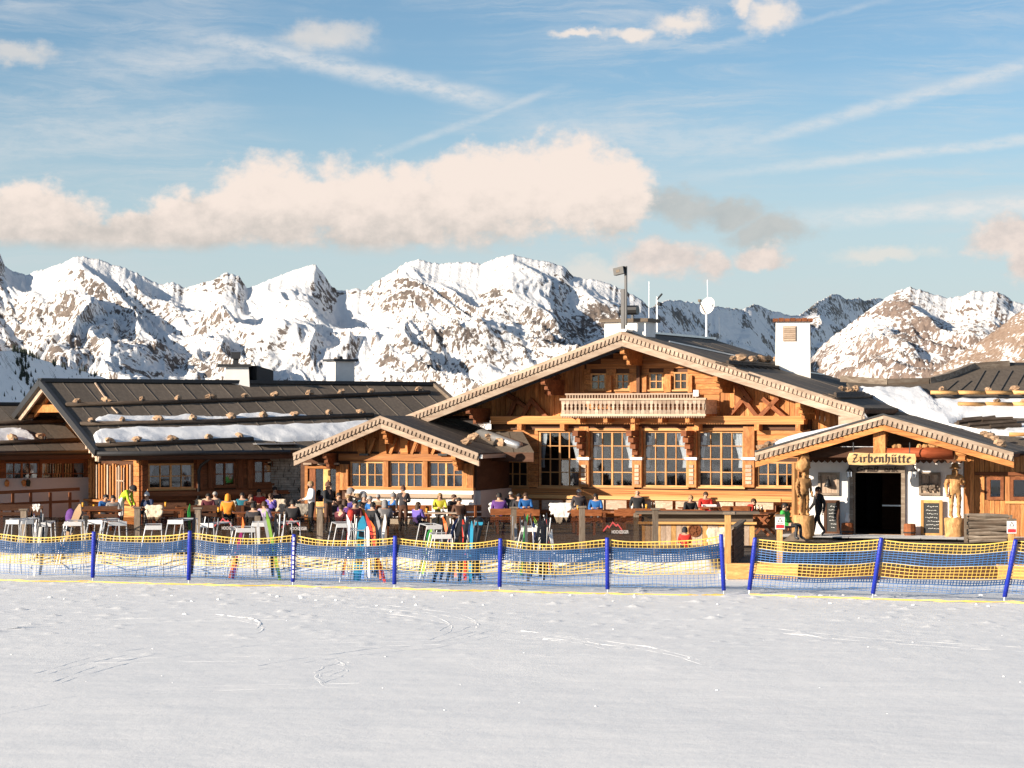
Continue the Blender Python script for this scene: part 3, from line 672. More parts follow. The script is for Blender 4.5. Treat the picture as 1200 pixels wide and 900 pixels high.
def window(par, r, cols, rows, w, fm, curtain=0, mull=True, fw=.07, depth=.10, name='window', glass=None, sill=True, bt=.035):
    u0, u1, z0, z1 = r; mb = MB(); d0, d1 = w-depth*.5, w+depth*.5
    mb.box(u0, u0+fw, d0, d1, z0, z1).box(u1-fw, u1, d0, d1, z0, z1).box(u0+fw, u1-fw, d0, d1, z1-fw, z1).box(u0+fw, u1-fw, d0, d1, z0, z0+fw)
    f = mb.build(name, fm, par)
    if sill: ubox('sill', fm, f, u0-.05, u1+.05, w-depth*.5-.09, w-depth*.5-.003, z0-.05, z0+.012)
    iu = np.linspace(u0+fw, u1-fw, cols+1); iz = np.linspace(z0+fw, z1-fw, rows+1)
    for k in range(1, cols):
        b = bt if not (mull and k*2 == cols) else bt*2.1
        ubox('glazing_bar', fm, f, iu[k]-b/2, iu[k]+b/2, d0+.008, d0+.06, z0+fw, z1-fw)
    for k in range(1, rows): ubox('glazing_bar', fm, f, u0+fw, u1-fw, d0+.014, d0+.053, iz[k]-bt/2, iz[k]+bt/2)
    for i in range(cols):
        for j in range(rows):
            o = ubox('pane', glass or m_glass, f, iu[i]+.002, iu[i+1]-.002, w-.006, w+.006, iz[j]+.002, iz[j+1]-.002)
            o.rotation_euler = (R(rnd.uniform(-.35, .35)), 0, R(rnd.uniform(-.35, .35)))
    if curtain:
        H = z1-z0
        for sd in ((-1, 1) if curtain in (1, 3) else (1,)):
            mb = MB(); n = 9; wd = (u1-u0)*((.13 if sd < 0 else .23) if curtain == 1 else .46); e = u0+fw if sd < 0 else u1-fw; vs = []
            for j in range(7):
                t = j/6; ww = wd*(1-.55*math.sin(t*1.9)**2 if curtain == 1 else 1); hh = (z1-fw)-(H*(.62 if curtain == 1 else .93))*t
                for k in range(n): vs.append((e-sd*ww*k/(n-1), w+.09+.035*math.sin(k*2.3+j*.2), hh))
            mb.add(vs, [(j*n+k, j*n+k+1, (j+1)*n+k+1, (j+1)*n+k) for j in range(6) for k in range(n-1)])
            mb.build('curtain', m_curtain, f, smooth=True)
    return f
def slab(par, name, mat, p00, p10, p11, p01, th, n=1, gap=.02, seam=None, lift=.0):
    """sheets of a roof slope: n strips between the edge p00-p10 (eave) and p01-p11 (ridge)"""
    p00, p10, p11, p01 = map(Vector, (p00, p10, p11, p01)); nm = (p10-p00).cross(p01-p00).normalized()
    if nm.z < 0: nm = -nm
    L = (p10-p00).length
    for i in range(n):
        a, b = i/n+(gap/2/L if i else 0), (i+1)/n-(gap/2/L if i < n-1 else 0); tt = th*(1+(.12*rnd.uniform(-1,1) if n > 1 else 0))
        q = [p00.lerp(p10, a), p00.lerp(p10, b), p01.lerp(p11, b), p01.lerp(p11, a)]
        c = sum(q, Vector())/4
        vs = [v-c+nm*lift for v in q]+[v-c+nm*(lift+tt) for v in q]
        MB().add(vs, [(3,2,1,0),(4,5,6,7),(0,1,5,4),(1,2,6,5),(2,3,7,6),(3,0,4,7)]).build(name, mat, par, c)
        if seam and i:
            s0, s1 = p00.lerp(p10, i/n), p01.lerp(p11, i/n); MB().bar(s0+nm*(lift+th+.006), s1+nm*(lift+th+.006), .035, .022, nm).build('roof_seam', seam, par)
    return nm
def barge(par, mat, mat2, a, b, w, h, h2, th=.07, teeth=True, up=1):
    """carved verge board from eave a to ridge b (local points at plane w): top strip, scalloped strip, lower rafter board"""
    a, b = Vector((a[0], w, a[1])), Vector((b[0], w, b[1])); d = (b-a); L = d.length; dn = Vector((0,0,-1))
    def board(o0, o1, wf, wb): 
        vs = [a+dn*o0, b+dn*o0, b+dn*o1, a+dn*o1]; c = (a+b)/2
        vv = [v-c+Vector((0,wf,0)) for v in vs]+[v-c+Vector((0,wb,0)) for v in vs]
        return vv, c
    for nm_, o0, o1, wf, wb, mt in (('verge_board', 0, h*.42, -th, .02, mat), ('verge_backing', h*.42+.003, h, -th*.3, .02, mat), ('verge_rafter', h+.02, h+.02+h2, .02, .16, mat2)):
        vv, c = board(o0, o1, wf, wb); MB().add(vv, [(0,1,2,3),(7,6,5,4),(0,4,5,1),(1,5,6,2),(2,6,7,3),(3,7,4,0)]).build(nm_, mt, par, c)
    if teeth:
        mb = MB(); n = int(L/.17); c = (a+b)/2
        for i in range(n):
            p = a+d*((i+.5)/n)-c; e = d.normalized()*(.055)
            for k, (zz, ww) in enumerate(((h*.52, 1.0), (h*.72, .75), (h*.90, .42))): mb.obox(p+dn*zz+Vector((0,-th*.55,0)), e*ww, Vector((0,th*.42,0)), Vector((0,0,h*.10)))
        mb.build('scalloped_trim', mat, par, c)
def purlin(par, mat, u, z, w0, w1, size=.22, steps=3, h=.26):
    mb = MB()
    for i in range(steps):
        f = w0+(w1-w0)*i*.16; mb.box(u-size/2+.012*i, u+size/2-.012*i, f, w1, z-h*(i+1)+.035, z-h*i)
        mb.box(u-size/2-.02+.012*i, u+size/2+.02-.012*i, f+.05, w1-.01, z-h*(i+1), z-h*(i+1)+.032)
    return mb.build('purlin_end', mat, par)
def roof_log(par, fr, p0, n, pts, r=.085, mat=None, name='snow_log'):
    P = [fr.onp(x, y, p0, n)+Vector(n)*r*.9 for x, y in pts]; return MB().tube(P, r, 8).build(name, mat or m_rooflog, par, smooth=True)
stone_mesh = [MB().blob((0,0,0), (1,.8,.72), i, .28, 7, 5).mesh('stone', m_stone) for i in range(7)]
def stones(par, fr, p0, n, pts, s=.17, lift=.10):
    for x, y in pts:
        q = fr.onp(x, y, p0, n)+Vector(n)*lift; k = s*rnd.uniform(.8, 1.25)
        link('stone', rnd.choice(stone_mesh), par, q, (rnd.uniform(-.3,.3), rnd.uniform(-.3,.3), rnd.uniform(0,6)), (k*1.25, k, k*.95))
def brackets(par, fr, p0, n, pts, mat=None):
    for x, y in pts:
        q = fr.onp(x, y, p0, n); MB().obox(q+Vector(n)*.10, (.02,0,0), (0,.05,0), Vector(n)*.15).build('log_bracket', mat or m_metal, par)
def snow_cover(par, fr, p0, n, top, bot, th=.13, N=70, M=9, seed=0, name='snow_cover'):
    """snow lying on a roof slope between an upper and a lower outline, thick in the middle, ragged at the rim"""
    tx, ty = zip(*top); bx, by = zip(*bot); n = Vector(n); vs = []
    for i in range(N+1):
        s = i/N; xt = np.interp(s, np.linspace(0,1,len(tx)), tx); yt = np.interp(s, np.linspace(0,1,len(tx)), ty); xb = np.interp(s, np.linspace(0,1,len(bx)), bx); yb = np.interp(s, np.linspace(0,1,len(bx)), by)
        yt += float(fbm(np.array([s*22.]), np.array([seed+.3]), 4, seed))*2.2; yb += float(fbm(np.array([s*18.]), np.array([seed+5.3]), 3, seed))*.8
        a, b = fr.onp(xt, yt, p0, n), fr.onp(xb, yb, p0, n)
        for j in range(M+1):
            t = j/M; q = a.lerp(b, t); e = min(min(t, 1-t)*5, min(s, 1-s)*22, 1); hh = th*math.sqrt(max(e, 0))*(.8+.45*float(fbm(np.array([q.x*1.3]), np.array([q.z*3.+q.y]), 3, seed+8)))
            vs.append(q+n*(hh+.004 if e > 0 else -.03))
    mb = MB(); mb.add(vs, [(i*(M+1)+j, (i+1)*(M+1)+j, (i+1)*(M+1)+j+1, i*(M+1)+j+1) for i in range(N) for j in range(M)])
    return mb.build(name, m_rsnow, par, smooth=True)
def root_of(fr, name, label, cat='building'): return thing(name, label, cat, fr.o, fr.a)

# ------------------------------------------------------------------ the main chalet
M = Fr(725, 88, -25)
RM = root_of(M, 'timber_chalet', 'large honey coloured timber chalet with wide gable, balcony and tall lattice windows behind the terrace')
OV = -2.1                                     # the verge stands this far before the wall
pk = M.L(729, 388, OV); le = M.L(476, 487, OV); re_ = M.L(1013, 478, OV); RZ = pk.z; RU = pk.x
zb = .2                                       # foot of the wall
slL = (RZ-le.z)/(RU-le.x); slR = (RZ-re_.z)/(re_.x-RU)
roofz = lambda u: RZ-(RU-u)*slL if u < RU else RZ-(u-RU)*slR
TH = .16
wback = next(w for w in np.arange(2, 14, .05) if 600+F*M.Wd((RU, w, RZ)).x/M.Wd((RU, w, RZ)).y > 834)
# roof: sheathing and bitumen sheets on each slope
for e, s_ in ((le, -1), (re_, 1)):
    slab(RM, 'sheathing', m_darkm, (e.x, OV+.05, e.z-.20), (e.x, wback, e.z-.20), (RU, wback, RZ-.20), (RU, OV+.05, RZ-.20), .14)
    nRM = slab(RM, 'roof_sheet', m_roof, (e.x, OV, e.z-.05), (e.x, wback, e.z-.05), (RU, wback, RZ-.05), (RU, OV, RZ-.05), .05, 9, .03)
MB().bar((RU, OV-.02, RZ+.03), (RU, wback+.05, RZ+.03), .34, .08).build('ridge_cap', m_zinc, RM)
nR = Vector((slR, 0, 1)).normalized(); pR = Vector((RU, 0, RZ+.005))
ps = 29.0                                      # picture pixels per metre, roughly, here
hb, hb2 = .30, .24
barge(RM, m_palem, m_palem, (le.x, le.z), (RU, RZ), OV, hb, hb2); barge(RM, m_palem, m_palem, (re_.x, re_.z), (RU, RZ), OV, hb, hb2)
MB().box(le.x+.1, le.x+.75, OV-.02, OV+.5, le.z-.62, le.z-.30).build('eave_box', m_palem, RM)
MB().box(re_.x-.95, re_.x-.1, OV-.02, OV+.5, re_.z-.62, re_.z-.30).build('eave_box', m_palem, RM)
for x, y in ((729,405),(636,440),(548,472),(838,437),(935,470)):
    q = M.L(x, y, OV+.25); purlin(RM, m_orange_m if x > 700 else m_redm, q.x, roofz(q.x)-.60, OV+.25, .02, .17, 3, .20)
# ground-floor windows
wins = [M.rect(631.5,505,680,571), M.rect(692,505,742.5,571), M.rect(754,505,806,571), M.rect(818,505,872,571)]
wsm = [M.rect(590,540,619,571), M.rect(887,541,935,571)]
gw = [M.rect(690.5,437.5,708.5,457), M.rect(720.5,437.5,736,457), M.rect(759,436.5,776,457), M.rect(788,436,804.5,457)]
WU0, WU1 = M.L(575,560).x, M.L(950,560).x
zfl, zbeam0, zbeam1 = zb, M.L(740,497).z, M.L(740,487.5).z
wall_slab(RM, m_darkm, WU0, WU1, zfl, zbeam0+.3, .04, .26, wins+wsm, 'wall')
gu0, gu1 = M.L(520,480).x, M.L(1010,480).x
top_in = lambda u: roofz(u)-.30
mb = MB(); mb.prism([(gu0, zbeam0+.31), (gu1, zbeam0+.31), (gu1, top_in(gu1)), (RU, top_in(RU)), (gu0, top_in(gu0))], 'y', .22, .36); mb.build('gable_wall', m_darkm, RM)
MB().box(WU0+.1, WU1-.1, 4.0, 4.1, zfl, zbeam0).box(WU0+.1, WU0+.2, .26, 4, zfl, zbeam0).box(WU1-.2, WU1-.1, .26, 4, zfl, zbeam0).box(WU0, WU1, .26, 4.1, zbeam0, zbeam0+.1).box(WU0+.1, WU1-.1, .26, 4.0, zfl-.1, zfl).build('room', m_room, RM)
for r in wins: window(RM, r, 4, 4, .06, m_frame, 1)
window(RM, wsm[0], 3, 2, .06, m_frame, 0); window(RM, wsm[1], 4, 2, .06, m_frame, 0)
for r in wins: ubox('lintel', m_frame, RM, r[0]-.10, r[1]+.05, -.14, .03, r[3]+.005, r[3]+.10)
# posts between the windows: carved lower panel, capital, upper shaft and a stepped bracket
px_posts = [(680,692),(742.5,754),(806,818),(872,886)]
for a, b in px_posts:
    u0, u1, z0, z1 = M.rect(a+.5, 503, b-.5, 571)
    zc = M.L((a+b)/2, 538).z
    ubox('post', m_orange, RM, u0, u1, -.16, .03, zc+.08, z1+.1)
    ubox('post_panel', m_orange, RM, u0, u1, -.16, .03, z0, zc-.03)
    for k in range(5): ubox('carved_block', m_pale, RM, u0+.10, u1-.10, -.20, -.163, z0+.12+k*(zc-z0-.3)/5, z0+.12+(k+.78)*(zc-z0-.3)/5)
    ubox('capital', m_zinc, RM, u0-.05, u1+.05, -.24, .02, zc-.027, zc+.07)
    if a < 870:
        mb = MB(); um = (u0+u1)/2-.02
        for k in range(4): mb.box(um-.11, um+.11, -.95+.2*k, -.17, z1-.02-.24*(k+1), z1-.02-.24*k-.03)
        mb.bar((um, -.85, z1-.10), (um, -.17, z1-1.02), .10, .14, (1,0,0)); mb.build('stepped_bracket', m_redm, RM)
# walls beside the windows, sill band and bench wall
u0, u1, z0, z1 = M.rect(582, 503, 631, 571); h_boards(RM, m_orange, u0-.4, u1, z0, z1, 10, .038, wsm, .07)
u0, u1, z0, z1 = M.rect(886, 503, 950, 571); h_boards(RM, m_orange, u0, u1, z0, z1, 10, .038, wsm, .07)
zs = M.L(740, 571.5).z
h_boards(RM, m_orange, WU0, WU1, zfl, zs-.06, 9, .038, (), .10)
u0, u1, z0, z1 = M.rect(580, 487.5, 946, 497); ubox('tie_beam', m_orange, RM, u0, u1, -.42, .2, z0, z1)
ubox('shadow_board', m_dark, RM, u0, u1, -.10, .035, z0-.22, z0-.004)  # dark board standing in for the shadow gap below the beam
for x in (615, 665, 747.5, 822, 892, 940): q = M.L(x, 500); ubox('beam_block', m_orange, RM, q.x-.09, q.x+.09, -.52, -.103, z0-.23, z0-.003)
# gable boarding: planks at the sides, logs round the little windows
zg = z1+.005; cu0, cu1 = M.L(683, 470).x, M.L(842, 470).x
v_planks(RM, m_orange, gu0+.1, cu0, zg, top_in, 28, .215); v_planks(RM, m_orange, cu1, gu1-.1, zg-.5, top_in, 28, .215)
h_boards(RM, m_orange, cu0+.004, cu1-.004, zg, top_in(RU)-.05, 14, .20, gw, .08, top=top_in)
for r in gw: window(RM, r, 2, 2, .17, m_frame, 0, False, .06, .1)
for a, b in ((710,716.5),(738,747),(751,757.5),(778.5,786),(806,811)): u0, u1, z0, z1 = M.rect(a, 440, b, 459.5); ubox('shutter', m_orange, RM, u0, u1, -.02, .10, z0, z1)
q = M.L(748.5, 440); ubox('gable_post', m_dark, RM, q.x-.05, q.x+.08, -.12, .10, M.L(748,462).z, M.L(748,428).z)
def brace(x0, y0, x1, y1, w=-.02, mat=m_red): 
    a, b = M.L(x0, y0, w), M.L(x1, y1, w); ubar('brace', mat, RM, a, b, .16, .16, (0,-1,0))
for s_ in ((596,489,606,466),(612,489,624,467),(641,489,622,468),(853,489,873,466),(888,489,871,467),(890,489,912,466),(920,489,894,467)): brace(*s_)
brace(640,462,655,440); brace(595,462,618,478); brace(862,445,880,470)
# balcony
bu0, bu1, bz0, bz1 = M.rect(657.5, 467.5, 826.5, 487, -1.15)
BAL = MB().box(bu0, bu1, -1.15, .15, bz0-.02, bz0+.05).build('balcony', m_orange_m, RM)
nb = 34; d = (bu1-bu0)/nb
for i in range(nb):
    a, b = bu0+i*d, bu0+(i+1)*d; mb = MB(); hh = bz1-bz0; z_ = bz0+.055
    # each board is notched at both sides so that two neighbours leave a slot
    for y0_, y1_ in ((-1.15, -1.11),):
        pts = [(a+.008, z_), (b-.008, z_), (b-.008, z_+hh*.22), (b-.045, z_+hh*.28), (b-.045, z_+hh*.42), (b-.02, z_+hh*.46), (b-.045, z_+hh*.5), (b-.045, z_+hh*.58), (b-.008, z_+hh*.64), (b-.008, z_+hh*.86), (a+.008, z_+hh*.86), (a+.008, z_+hh*.64), (a+.045, z_+hh*.58), (a+.045, z_+hh*.5), (a+.02, z_+hh*.46), (a+.045, z_+hh*.42), (a+.045, z_+hh*.28), (a+.008, z_+hh*.22)]
        mb.prism(pts, 'y', y0_, y1_)
    mb.build('baluster_board', m_palem, BAL)
ubox('rail', m_pale, BAL, bu0-.04, bu1+.04, -1.20, -1.05, bz1-.045, bz1+.03); ubox('rail', m_pale, BAL, bu0-.02, bu1+.02, -1.17, -1.09, bz0-.01, bz0+.055)
mb = MB()
for i in range(60): a = bu0+(i+.5)*(bu1-bu0)/60; mb.add([(a-.05,-1.175,bz0-.012),(a+.05,-1.175,bz0-.012),(a,-1.175,bz0-.10),(a-.05,-1.13,bz0-.012),(a+.05,-1.13,bz0-.012),(a,-1.13,bz0-.10)], [(0,2,1),(3,4,5),(0,3,5,2),(1,2,5,4),(0,1,4,3)])
mb.build('fringe', m_palem, BAL)
for uu in (bu0, bu1-.06): ubox('side_panel', m_pale, BAL, uu, uu+.06, -1.10, .15, bz0+.06, bz1-.05)
r0 = M.rect(658, 461, 826, 468, -1.15); ubox('upper_rail', m_pale, BAL, bu0+.1, bu1-.3, -1.0, -.92, r0[3]-.05, r0[3]+.01)
mb = MB()
for i in range(46): a = bu0+.15+i*(bu1-bu0-.5)/46; mb.box(a, a+.045, -.985, -.94, bz1+.03, r0[3]-.05)
mb.build('upper_baluster', m_palem, BAL)
u0, u1, z0, z1 = M.rect(690, 462.5, 822, 468, -.9); ubox('planter', m_orange, BAL, u0, u1, -.9, -.62, z0, z1)
for x in (678, 710, 742, 774, 806): q = M.L(x, 487, -1); ubox('joist', m_orange, BAL, q.x-.08, q.x+.08, -1.05, .15, bz0-.26, bz0-.025)
u0, u1, z0, z1 = M.rect(812, 457, 818, 464.5, -1.1); lp = ubox('lamp', m_white, BAL, u0, u1, -1.06, -.96, z0, z1)
# roof furniture of the chalet
def ridge_w(px): return next(w for w in np.arange(-2, 14, .02) if 600+F*M.Wd((RU, w, RZ)).x/M.Wd((RU, w, RZ)).y >= px)
w_ = ridge_w(728); a = M.L(728, 312, w_); b = M.L(727.5, 390, w_); ps_ = M.L(728,350,w_)
ms = MB().box(RU-.065, RU+.065, w_-.065, w_+.065, b.z-.1, a.z-.85).box(RU+.066, RU+.15, w_-.045, w_+.045, a.z-2.2, a.z).build('light_mast', m_metal, RM)
fl = MB().obox((RU-.10, w_-.1, a.z-.18), (.20,0,.04), (0,.13,0), (-.02,0,.13)).build('floodlight', m_black, ms)
MB().obox((RU-.12, w_-.235, a.z-.19), (.07,0,.014), (0,.004,0), (-.008,0,.05)).build('lens', m_grey, fl)
w2 = ridge_w(734)
u0, u1, z0, z1 = M.rect(712, 377, 760, 390, w2+.6); ch = MB().box(u0, u1, w2+.3, w2+1.3, z0-.6, z1-.03).build('chimney', m_white, RM)
ubox('cover_slab', m_grey, ch, u0-.15, u1+.15, w2+.15, w2+1.45, z1-.028, z1+.10)
u0, u1, z0, z1 = M.rect(725, 357.5, 745, 369, w2+.6); mb = MB(); cz = (z0+z1)/2; rr = (z1-z0)/2
mb.tube([((u0), w2+.8, cz), (u1, w2+.8, cz)], rr, 10); mb.box((u0+u1)/2+.1, (u0+u1)/2+.16, w2+.77, w2+.83, cz-rr-.5, cz-rr+.05); mb.build('chimney_cowl', m_black, ch)
def pole(px, y0, y1, r, name, mat=m_zinc, dw=.0):
    w = ridge_w(px)+dw if px < 833 else wback-.1; a, b = M.L(px, y0, w), M.L(px, y1, w); return MB().tube([b, a], r, 6).build(name, mat, RM), a, b, w
pole(760.5, 330, 392, .012, 'aerial'); pole(843, 371, 402, .014, 'aerial')
o, a, b, w = pole(770, 348, 392, .04, 'antenna_mast'); MB().bar(a+Vector((0,0,-.1)), a+Vector((.28,-.2,.1)), .05, .05).bar(a+Vector((.05,0,-.25)), a+Vector((.2,-.1,-.3)), .12, .12).build('antenna', m_metal, o)
o, a, b, w = pole(828, 352, 396, .055, 'dish_mast'); MB().tube([a+Vector((.05,0,-.3)), M.L(829, 328, w)], .014, 5).build('aerial', m_zinc, o)
c = M.L(827, 357, w-.3); dm = MB(); n_ = 20; rr = (c.z-M.L(827,367.5,w).z); dirn = Vector((-.25,-1,.35)).normalized(); ax = dirn.cross(Vector((0,0,1))).normalized(); ay = ax.cross(dirn)
vs = []
for i in range(5):
    r_ = rr*i/4
    for k in range(n_): t = 2*math.pi*k/n_; vs.append(c+(ax*math.cos(t)+ay*math.sin(t)*1.05)*r_-dirn*(.14*(1-(i/4)**2))+dirn*-.12)
fs = [(i*n_+k, i*n_+(k+1)%n_, (i+1)*n_+(k+1)%n_, (i+1)*n_+k) for i in range(4) for k in range(n_)]
dm.add(vs, fs); ds = dm.build('satellite_dish', m_dish, o, smooth=True); md = ds.modifiers.new('thick', 'SOLIDIFY'); md.thickness = .02
MB().bar(c+ay*-rr-dirn*.1, c+dirn*.45+ay*-.05, .03, .03).obox(c+dirn*.45, (.05,0,0), (0,.08,0), (0,0,.05)).build('feed_arm', m_grey, ds)
# stones on the right slope, in two rows held by a grid of battens
def rslope(x, y): return M.onp(x, y, pR, nR)
for row in ([(858,424),(868,423),(881,424.5),(891,424),(899,424.5),(909,425)], [(986,459.5),(994,460.5),(1001,459),(1007,458),(1013,458.5),(1019,457.5),(1025,458)]):
    stones(RM, M, pR, nR, row, .17, .14)
for x0, y0, x1, y1, n_ in ((852,426,914,430,2),(978,463.5,1030,461.5,3)):
    for k in range(n_): a, b = rslope(x0, y0+k*2.2), rslope(x1, y1+k*2.2); MB().tube([a+nR*.07, b+nR*.07], .06, 6).build('snow_log', m_rooflog, RM)
    for k in range(9): a = rslope(x0+(x1-x0)*k/8, y0+(y1-y0)*k/8+4.5); MB().tube([a+nR*.05, a+nR*.05+Vector((-.45, 0, .45*slR))], .035, 5).build('batten', m_rooflog, RM)
# the white chimney
cq = rslope(925, 436); cw = cq.y; CHR = R(19)
u0, u1, z0, z1 = M.rect(904, 377, 946, 437, cw); ch = thing('x', None, None); bpy.data.objects.remove(ch)
H0, H1 = z0-1.2, z1; um = (u0+u1)/2; wd = (u1-u0)*.93
mb = MB(); bt, tp = wd/2*1.03, wd/2*.97; dp = .42
mb.add([(-bt,-dp,H0),(bt,-dp,H0),(bt,dp,H0),(-bt,dp,H0),(-tp,-dp,H1),(tp,-dp,H1),(tp,dp,H1),(-tp,dp,H1)], [(0,3,2,1),(4,5,6,7),(0,1,5,4),(1,2,6,5),(2,3,7,6),(3,0,4,7)])
ch = mb.build('chimney', m_white, RM, (um, cw+dp, 0)); ch.rotation_euler = (0, 0, CHR)
for k in range(7): ubox('cap_tile', m_red, ch, -tp-.12+k*(2*tp+.24)/7+.01, -tp-.12+(k+1)*(2*tp+.24)/7-.01, -dp-.12, dp+.12, H1+.004, H1+.12+.02*(k%2))
lv = MB().box(-tp*.58, tp*.20, -dp-.03, -dp-.004, H1-.75, H1-.17).build('louvre', m_palem, ch)
for k in range(7): ubox('slat', m_pale, lv, -tp*.53, tp*.15, -dp-.055, -dp-.032, H1-.72+k*.078, H1-.72+k*.078+.05)
ubox('side_vent', m_black, ch, tp+.002, tp+.03, -dp*.5, dp*.6, H1-.85, H1-.12)
MB().bar(rslope(945,437)+nR*.04, rslope(966,440)+nR*.04, .04, .04).build('roof_seam', m_zinc, RM)
MB().bar(rslope(784,401)+nR*.03, rslope(873,420)+nR*.03, .05, .05).build('lightning_wire', m_zinc, RM)

# ------------------------------------------------------------------ the small gable in the middle
S = Fr(447, 87.5, -18)
RS = root_of(S, 'gabled_annex', 'low gabled timber annex with three curtained windows above a white plinth')
OS = -1.25
pk = S.L(446, 487, OS); le = S.L(344, 531, OS); re_ = S.L(561, 531, OS); SU, SZ = pk.x, pk.z
s1, s2 = (SZ-le.z)/(SU-le.x), (SZ-re_.z)/(re_.x-SU); sroof = lambda u: SZ-(SU-u)*s1 if u < SU else SZ-(u-SU)*s2
for e in (le, re_):
    slab(RS, 'sheathing', m_darkm, (e.x, OS+.05, e.z-.17), (e.x, 6.5, e.z-.17), (SU, 6.5, SZ-.17), (SU, OS+.05, SZ-.17), .12)
    slab(RS, 'roof_sheet', m_roof, (e.x, OS, e.z-.045), (e.x, 6.5, e.z-.045), (SU, 6.5, SZ-.045), (SU, OS, SZ-.045), .045, 8, .03)
barge(RS, m_palem, m_new if False else m_palem, (le.x, le.z), (SU, SZ), OS, .27, .19); barge(RS, m_palem, m_palem, (re_.x, re_.z), (SU, SZ), OS, .27, .19)
for x, y in ((449,500),(380,527),(531,528)): q = S.L(x, y, OS+.2); purlin(RS, m_redm if x < 440 else m_orange_m, q.x, sroof(q.x)-.48, OS+.2, .0, .17, 3, .19)
sw = [S.rect(410.5,541,450,571.5), S.rect(456.5,541,496,571.5), S.rect(502.5,541,543,571.5)]
dr = S.rect(358,546,398,600); su0, su1 = S.L(352,560).x, S.L(556.5,560).x; sz0 = S.L(450,572.5).z; szb = .3
for r in sw: pass
wall_slab(RS, m_darkm, su0, su1, szb, S.L(450,540).z+.35, .03, .22, sw+[(dr[0], dr[1], szb-.1, dr[3])], 'wall')
gz = S.L(450,538).z; stop_ = lambda u: sroof(u)-.24
MB().prism([(su0, gz+.351), (su1, gz+.351), (su1, max(stop_(su1), gz+.36)), (SU, stop_(SU)), (su0, max(stop_(su0), gz+.36))], 'y', .10, .22).build('gable_wall', m_darkm, RS)
MB().box(su0+.1, su1-.1, 2.2, 2.3, szb, gz).box(su0, su1, .22, 2.3, gz, gz+.1).box(su0, su0+.1, .22, 2.3, szb, gz).box(su1-.1, su1, .22, 2.3, szb, gz).build('room', m_room, RS)
for i, r in enumerate(sw): window(RS, r, 4, 2, .05, m_frame, 3 if i else 1, True, .055)
for a, b in ((450.5,456),(496.5,502)): u0, u1, z0, z1 = S.rect(a, 540.5, b, 572); ubox('post', m_orange, RS, u0, u1, -.12, .02, z0, z1)
for a, b in ((399.5,404.5),(405,409.5),(544.5,549.5),(550,556)): u0, u1, z0, z1 = S.rect(a, 544 if a < 500 else 543, b, 574); ubox('shutter', m_orange, RS, u0, u1, -.16, -.02, z0, z1)
u0, u1, z0, z1 = S.rect(398, 532, 557, 540); ubox('lintel_beam', m_orange, RS, u0, u1, -.12, .02, z0, z1)
u0, u1 = S.L(398,530).x, S.L(557,530).x
v_planks(RS, m_orange, su0+.02, su1-.02, z1+.004, stop_, 20, .09)
for k, x in enumerate((424,436,449,461,474,486,498,510,522,532)):
    q = S.L(x, 528, -.1); hgt = min(.62, stop_(q.x)-z1-.08)
    if hgt > .12:
        if k % 2: ubar('brace', m_orange, RS, (q.x-.12, -.10, z1+.01), (q.x+.13, -.10, z1+hgt), .11, .12, (0,-1,0))
        else: MB().prism([(q.x-.15, z1+.006), (q.x+.15, z1+.006), (q.x+.12, z1+hgt*.6), (q.x+.17, z1+hgt*.8), (q.x, z1+hgt), (q.x-.17, z1+hgt*.8), (q.x-.12, z1+hgt*.6)], 'y', -.14, .03).build('carved_bracket', m_orange_m, RS)
# plinth, bench shelf, door with its leaves, two slim lamps
pl = S.rect(409, 574, 557, 603); ubox('plinth', m_white, RS, pl[0], pl[1], -.22, .02, .25, pl[3])
ubox('sill_beam', m_orange, RS, pl[0], pl[1], -.25, .02, pl[3]+.003, pl[3]+.10)
ubox('bench_rail', m_pale, RS, pl[0], pl[1], -.40, -.222, S.L(480,581.5,-.3).z-.05, S.L(480,580,-.3).z+.04)
ubox('side_plinth', m_plinth, RS, su1+.002, su1+.22, .025, 5.2, .25, S.L(556,575).z)
ubox('side_wall', m_dark, RS, su1+.003, su1+.10, .0, 5.2, S.L(556,575).z+.004, 3.2)
mb = MB(); fw_ = .12
dz = dr[3]; mb.box(dr[0], dr[0]+fw_, -.08, .1, szb, dz).box(dr[1]-fw_, dr[1], -.08, .1, szb, dz).box(dr[0]+fw_, dr[1]-fw_, -.08, .1, dz-.10, dz)
D_ = mb.build('door', m_orange_m, RS); dm_ = (dr[0]+dr[1])/2
ubox('door_leaf', m_red, D_, dr[0]+.13, dr[0]+.42, -.02, .06, szb, dz-.11); ubox('stile', m_new, D_, dm_+.04, dm_+.32, -.02, .06, szb+.9, dz-.11)
ubox('kick_panel', m_new, D_, dr[0]+.44, dr[1]-.13, -.02, .06, szb, szb+.9)
for a, b in ((dr[0]+.43, dm_+.03), (dm_+.33, dr[1]-.13)): ubox('pane', m_glass, D_, a, b, .01, .03, szb+.92, dz-.12)
for x in (363, 380, 394): q = S.L(x, 545); ubox('lintel_strip', m_pale, RS, q.x-.17, q.x+.17, -.25, -.09, q.z+.02, q.z+.09)
for x in (427, 519): q = S.L(x, 534, -.2); ubox('wall_lamp', m_black, RS, q.x-.18, q.x+.18, -.26, -.13, q.z, q.z+.08)
nS2 = Vector((s2, 0, 1)).normalized()
stones(RS, S, Vector((SU,0,SZ)), nS2, [(553,516),(546,521)], .18, .14)
ubox('gutter_end', m_zinc, RS, re_.x-.03, re_.x+.13, OS+.05, 5.5, re_.z-.20, re_.z-.06)
